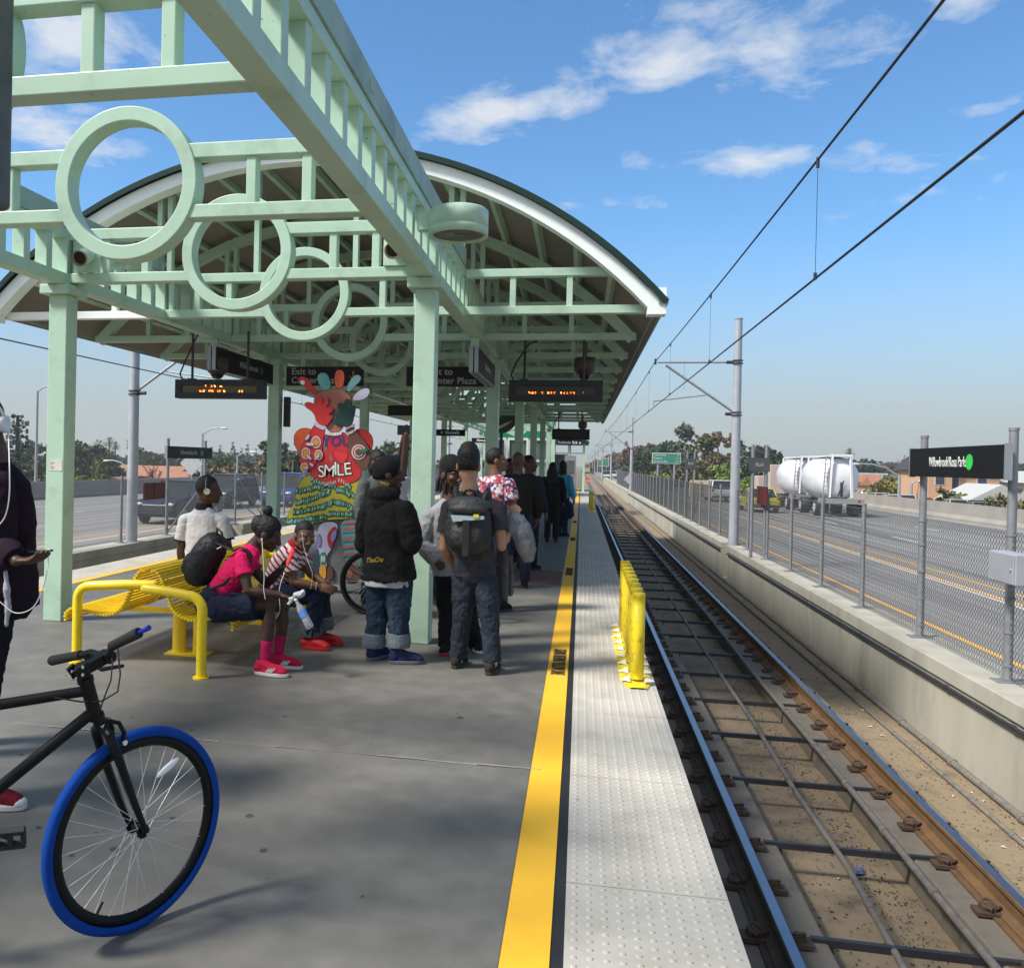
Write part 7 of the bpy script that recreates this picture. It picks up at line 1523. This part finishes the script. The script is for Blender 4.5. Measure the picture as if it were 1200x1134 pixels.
def tree_proto(name, label, blobs, n, s, leaf, trunk, bark, seed, limbs=4, group=None):
    t = thing(name, label, 'tree', (0, -500, GZ), group)
    top = max(b[2] for b in blobs); r = random.Random(seed)
    b = MB(); b.tube([(0, 0, 0), (r.uniform(-.2, .2), 0, top*.35), (r.uniform(-.4, .4), 0, top*.75)], [trunk, trunk*.75, trunk*.3], 9)
    for i in range(limbs):
        bl = blobs[i % len(blobs)]; b.tube([(0, 0, top*r.uniform(.22, .45)), (bl[0]*.55, bl[1]*.5, bl[2]*.75), (bl[0], bl[1], bl[2]+bl[5]*.3)], [trunk*.5, trunk*.32, trunk*.12], 7)
    b.build('trunk', bark, t, world=False)
    v, f = leaf_cloud(blobs, n, s, seed); b = MB(); b.add(v.tolist(), f); b.build('crown', LF[leaf], t, world=False)
    return t
def rb(seed, n, rx, z0, z1, r0, r1, flat=.8):
    r = random.Random(seed); o = []
    for i in range(n):
        a = r.uniform(0, 2*PI); d = rx*math.sqrt(r.random()); z = r.uniform(z0, z1); q = r.uniform(r0, r1)*(1.1-.4*(z-z0)/(z1-z0+.01)); o.append((math.cos(a)*d, math.sin(a)*d, z, q, q, q*flat))
    return o
PROT = {}
def T(kind):
    if kind in PROT: return PROT[kind], False
    k, lf = kind.split('_'); sd = sum(map(ord, kind))
    if k == 'round': o = tree_proto('tree', 'x', rb(sd, 13, 3.2, 3.2, 8.2, 1.5, 2.6), 5000, .34, lf, .28, BARK, sd)
    elif k == 'wide': o = tree_proto('tree', 'x', rb(sd, 18, 5.2, 2.6, 7.6, 1.5, 2.7), 6000, .38, lf, .3, BARK, sd)
    elif k == 'euc': o = tree_proto('tree', 'x', rb(sd, 22, 3.8, 4.2, 14.5, 1.2, 2.3), 8000, .36, lf, .35, BARKP, sd, limbs=9)
    elif k == 'tall': o = tree_proto('tree', 'x', [(.2, 0, 15.2, 1.9, 1.9, 1.7), (-.6, 0, 13.6, 1.2, 1.2, 1.0), (1.3, .3, 11.3, 1.8, 1.8, 1.4), (-1.0, 0, 10.2, 1.9, 1.9, 1.4), (-1.6, .4, 8.2, 2.0, 2, 1.3), (1.5, 0, 8.6, 1.5, 1.5, 1.1), (.2, 0, 7, 1.5, 1.5, 1.0)], 5000, .30, lf, .34, BARKP, sd, limbs=7)
    elif k == 'cone': o = tree_proto('conifer', 'x', [(0, 0, 2+i*1.25, 2.3-.24*i, 2.3-.24*i, .75) for i in range(9)], 3600, .30, lf, .2, BARK, sd, limbs=0)
    elif k == 'shrub': o = tree_proto('shrub', 'x', rb(sd, 8, 1.8, .7, 2.3, .7, 1.2), 1400, .2, lf, .1, BARK, sd)
    elif k == 'palm':
        t = thing('palm_tree', 'x', 'tree', (0, -500, GZ)); b = MB(); b.tube([(0, 0, 0), (.15, 0, 6), (.05, 0, 12.4)], [.28, .22, .2], 10); b.build('trunk', BARK, t, world=False); b = MB(); r = random.Random(4)
        for i in range(64):
            a = r.uniform(0, 2*PI); el = r.uniform(-.9, 1.3); dv = V(math.cos(a)*math.cos(el), math.sin(a)*math.cos(el), math.sin(el)); p = V(0, 0, 12.5)+dv*1.1; sd_ = dv.cross(Zv).normalized()
            for j in range(-4, 5): ang = j*.22; e = (dv*math.cos(ang)+sd_*math.sin(ang)); q = p+e*1.0+V(0, 0, -.25*abs(ang)); n_ = e.cross(V(.3, .2, 1)).normalized()*.07; b.add([p+n_*.4, q, p-n_*.4+V(0, 0, .01)], [(0, 1, 2)])
            b.tube([(0, 0, 12.4), p], .03, 4)
        b.build('crown', LF[lf], t, world=False); o = t
    elif k == 'bare':
        t = thing('bare_tree', 'x', 'tree', (0, -500, GZ)); b = MB(); r = random.Random(sd)
        def br(p, d, l, rad, n):
            q = p+d*l; b.tube([p, p.lerp(q, .5)+V(r.uniform(-.1, .1)*l, r.uniform(-.1, .1)*l, 0), q], [rad, rad*.8, rad*.6], 5 if n > 2 else 3, cap=False)
            if n:
                for _ in range(3 if n > 1 else 4): br(q if r.random() < .6 else p.lerp(q, .7), (d+V(r.uniform(-.8, .8), r.uniform(-.8, .8), r.uniform(-.15, .55))).normalized(), l*r.uniform(.6, .85), rad*.6, n-1)
        br(V(0, 0, 0), V(0, 0, 1), 2.4, .2, 5); b.build('trunk', mat('twig bark', (.13, .10, .075), .9, var=.3), t, world=False); o = t
    PROT[kind] = o; return o, True
HT = dict(round=9.6, wide=9.2, euc=16, tall=16.9, cone=12.9, shrub=3.2, palm=13.6, bare=8.6)
def plant(kind, px, pyt, Y, label, group=None, zb=None, wide=1.):
    zb = (-6.5 if px < 600 else GZ) if zb is None else zb
    o, new = T(kind); p = at(px, pyt, Y=Y); s_ = (p.z-zb)/HT[kind.split('_')[0]]; loc = (p.x, Y, zb); rz = (px*7.3+Y) % 6.28
    if new: o.location = loc; o.rotation_euler = (0, 0, rz); o.scale = (s_*wide, s_*wide, s_); o['label'] = label
    else: o = dup(o, loc, rz, label, None, (s_*wide, s_*wide, s_))
    if group: o['group'] = group
    elif 'group' in o: del o['group']
    return o
# right: eucalyptus stand and neighbours
plant('tall_grey', 803, 497, 150, 'tallest eucalyptus with a separate tuft of leaves at its top, right of the green sign')
plant('euc_olive', 828, 507, 150, 'broad olive eucalyptus just left of the near right catenary pole', wide=1.0)
plant('euc_rust', 846, 501, 158, 'rust-tinged eucalyptus immediately behind the near right catenary pole')
plant('euc_grey', 878, 508, 150, 'grey-green eucalyptus just right of the near right catenary pole')
plant('round_bright', 852, 535, 120, 'bright green leafy tree low behind the near right catenary pole')
plant('round_dark', 903, 521, 160, 'dark dense tree between the near catenary pole and the tanker')
plant('bare_rust', 920, 535, 170, 'bare twiggy tree above the yellow car')
plant('wide_dark', 777, 514, 200, 'wide dark tree directly above the green freeway distance sign')
plant('round_rust', 757, 511, 220, 'rusty brown tree left of the green freeway distance sign')
plant('cone_dark', 735, 514, 230, 'dark narrow conifer beside the second right catenary pole')
plant('wide_olive', 790, 545, 130, 'low olive tree under the green freeway distance sign')
plant('shrub_bright', 768, 552, 110, 'bright green shrub under the left end of the green distance sign', zb=-1.8)
plant('shrub_bright', 873, 560, 100, 'bright green shrub behind the right fence beside the yellow car', zb=-1.8)
plant('wide_rust', 985, 548, 180, 'brownish wide tree above the right end of the tanker')
plant('bloom' if False else 'shrub_bloom', 996, 560, 82, 'large bush covered in white blossom right of the tanker', zb=-3.0, wide=1.15)
plant('palm_mid', 996, 527, 230, 'single palm tree standing above the tanker')
plant('round_blue', 1008, 532, 240, 'dark round tree just right of the palm above the tanker')
plant('wide_gold', 1040, 552, 120, 'yellow-green round tree left of the black sign', wide=.95)
plant('bare_grey', 1056, 530, 190, 'bare tree rising just left of the black sign')
plant('cone_grey', 1060, 533, 220, 'grey conifer behind the bare tree near the black sign')
plant('round_bright', 1098, 556, 135, 'bright green tree peeping over the roof left end of the orange house')
plant('round_mid', 1150, 555, 150, 'green tree over the orange house roof')
plant('shrub_rust', 1108, 573, 96, 'rusty bush in front of the orange house, left one', zb=GZ, wide=1.2)
plant('shrub_olive', 1126, 568, 94, 'tall olive bush in front of the orange house, centre', zb=GZ, wide=1.1)
plant('round_dark', 1168, 560, 130, 'dark tree right of the orange house')
plant('round_mid', 1186, 552, 140, 'green tree beside the right post of the black sign')
plant('shrub_mid', 1160, 583, 84, 'low green bush in front of the pale-roofed house', zb=GZ)
plant('shrub_olive', 1195, 575, 80, 'olive bush at the right edge behind the junction box', zb=GZ)
# left
ct = thing('cell_tower', 'cell tower disguised as a pine with antenna panels, at the far left', 'tower', at(21, 560, Y=110)); p = at(21, 484, Y=110); zb = -6.5
b = MB(); b.tube([(p.x, 110, zb), (p.x, 110, p.z-.3)], [.35, .22], 12); b.build('mast', mat('tower brown', (.035, .028, .022), .8), ct)
v, f = leaf_cloud([(p.x, 110, zb+3.2+i*.72, 2.3-.13*i, 2.0-.12*i, .34) for i in range(13)]+[(p.x, 110, p.z-.7, .7, .7, .6), (p.x+.1, 110, p.z-1.9, .9, .9, .22)], 2600, .26, 3); b = MB(); b.add(v.tolist(), f); b.build('branches', LF['blue'], ct)
b = MB(); r = random.Random(2)
for z in (p.z-1.4, p.z-2.5, p.z-3.4, p.z-4.2):
    for k in range(7): a = k*.9+z; x = p.x+1.35*math.cos(a); y = 110+1.35*math.sin(a); b.box(x-.13, x+.13, y-.08, y+.08, z-.35, z+.35); b.tube([(p.x, 110, z), (x, y, z)], .04, 5)
b.build('antenna_panel', mat('antenna grey', (.06, .075, .075), .6), ct)
for px, pt, Y in ((116, 517, 210), (128, 514, 215), (135, 519, 220), (153, 517, 200)): plant('palm_olive', px, pt, Y, 'fan palm in the small cluster right of the front left column', 'fan palms beyond the left freeway')
plant('wide_dark', 96, 513, 170, 'large dark tree just right of the front left column')
plant('round_dark', 110, 519, 180, 'dark rounded tree beside the fan palms')
plant('round_olive', 122, 529, 150, 'pale olive tree in front of the fan palms', wide=.5)
plant('round_bright', 104, 548, 100, 'bright green tree low beside the front left column')
plant('shrub_dark', 110, 551, 78, 'large dark bush right of the front left column', wide=1.5)
plant('shrub_dark', 131, 569, 72, 'small dark bush behind the left barrier')
plant('cone_blue', 49, 548, 82, 'small dark conifer at the foot of the far left street lamp', wide=.5)
plant('round_dark', 45, 513, 190, 'dark tree behind the far left street lamp')
plant('wide_olive', 53, 535, 120, 'olive tree left of the front left column')
plant('wide_mid', 25, 555, 105, 'green tree below the cell tower')
plant('bare_rust', 183, 523, 100, 'bare brown tree right of the thick catenary pole', wide=1.0)
plant('round_mid', 176, 522, 240, 'green tree behind the bare brown tree')
plant('round_dark', 236, 548, 90, 'dark green tree below the left station sign')
plant('shrub_gold', 262, 550, 80, 'yellow-green bush right of the left station sign')
plant('wide_rust', 292, 533, 125, 'rust-brown wide tree left of the second left column')
plant('wide_olive', 306, 540, 110, 'olive brown tree next to the second left column')
plant('round_mid', 262, 532, 160, 'mid-green tree right of the tall street lamp')
for px, pt in ((248, 522), (258, 520), (273, 516), (283, 523), (290, 519), (300, 524), (310, 522)): plant('cone_blue', px, pt, 330, 'far dark conifer on the skyline right of the left station sign', 'skyline conifers beyond the left freeway')
plant('euc_grey', 343, 494, 90, 'grey-green tree left of the painted figure')
plant('euc_olive', 362, 520, 100, 'olive tree directly behind the painted figure')
plant('wide_grey', 447, 508, 105, 'grey-green tree behind the man raising his camera')
plant('wide_olive', 430, 520, 130, 'olive tree right of the painted figure')
plant('round_grey', 505, 545, 120, 'grey tree seen between the front right column and the black cap')
# far tree lines (individual trees)
r = random.Random(9)
for i in range(34):
    px = -10+i*11+r.uniform(-4, 4); plant('%s_%s' % (r.choice(['round', 'wide']), r.choice(['dark', 'blue', 'mid'])), px, r.uniform(527, 535)-(540-532)*(.0), r.uniform(260, 340), 'tree in the far blue-green tree line beyond the left freeway', 'far tree line beyond the left freeway', wide=1.3)
for i in range(30):
    px = 905+i*11+r.uniform(-4, 4); plant('%s_%s' % (r.choice(['round', 'wide']), r.choice(['blue', 'dark', 'rust'])), px, r.uniform(536, 546), r.uniform(280, 380), 'tree in the far tree line beyond the right houses', 'far tree line beyond the right houses', wide=1.3)
for i in range(22):
    px = 690+i*4.6+r.uniform(-2, 2); plant('%s_%s' % (r.choice(['round', 'wide']), r.choice(['rust', 'dark', 'olive'])), px, 541-i*1.1+r.uniform(-3, 3), 420-i*8, 'tree in the brown and green row along the far right freeway', 'tree row along the far right freeway', wide=1.1)
for i in range(16):
    plant('wide_'+r.choice(['dark', 'rust', 'mid']), 760+i*10, r.uniform(548, 556), r.uniform(165, 230), 'low tree filling the gap behind the right eucalyptus stand', 'low trees behind the right eucalyptus stand', wide=1.4)
for i in range(10):
    plant('wide_'+r.choice(['dark', 'olive', 'mid']), 330+i*30, r.uniform(532, 540), r.uniform(200, 300), 'tree in the far line seen under the canopy', 'far trees seen under the canopy', wide=1.3)
# ------------------------------------------------------------------ hazy air
hz = bpy.data.materials.new('haze air'); hz.use_nodes = True; t_ = hz.node_tree; t_.nodes.clear()
o_ = t_.nodes.new('ShaderNodeOutputMaterial'); pv = t_.nodes.new('ShaderNodeVolumePrincipled'); pv.inputs['Density'].default_value = .00045; pv.inputs['Color'].default_value = (.86, .87, .86, 1); pv.inputs['Anisotropy'].default_value = .2
t_.links.new(pv.outputs[0], o_.inputs['Volume'])
b = MB(); b.box(-900, 900, -80, 1300, -7.6, 24); hb_ = b.build('haze', hz, kind='stuff')
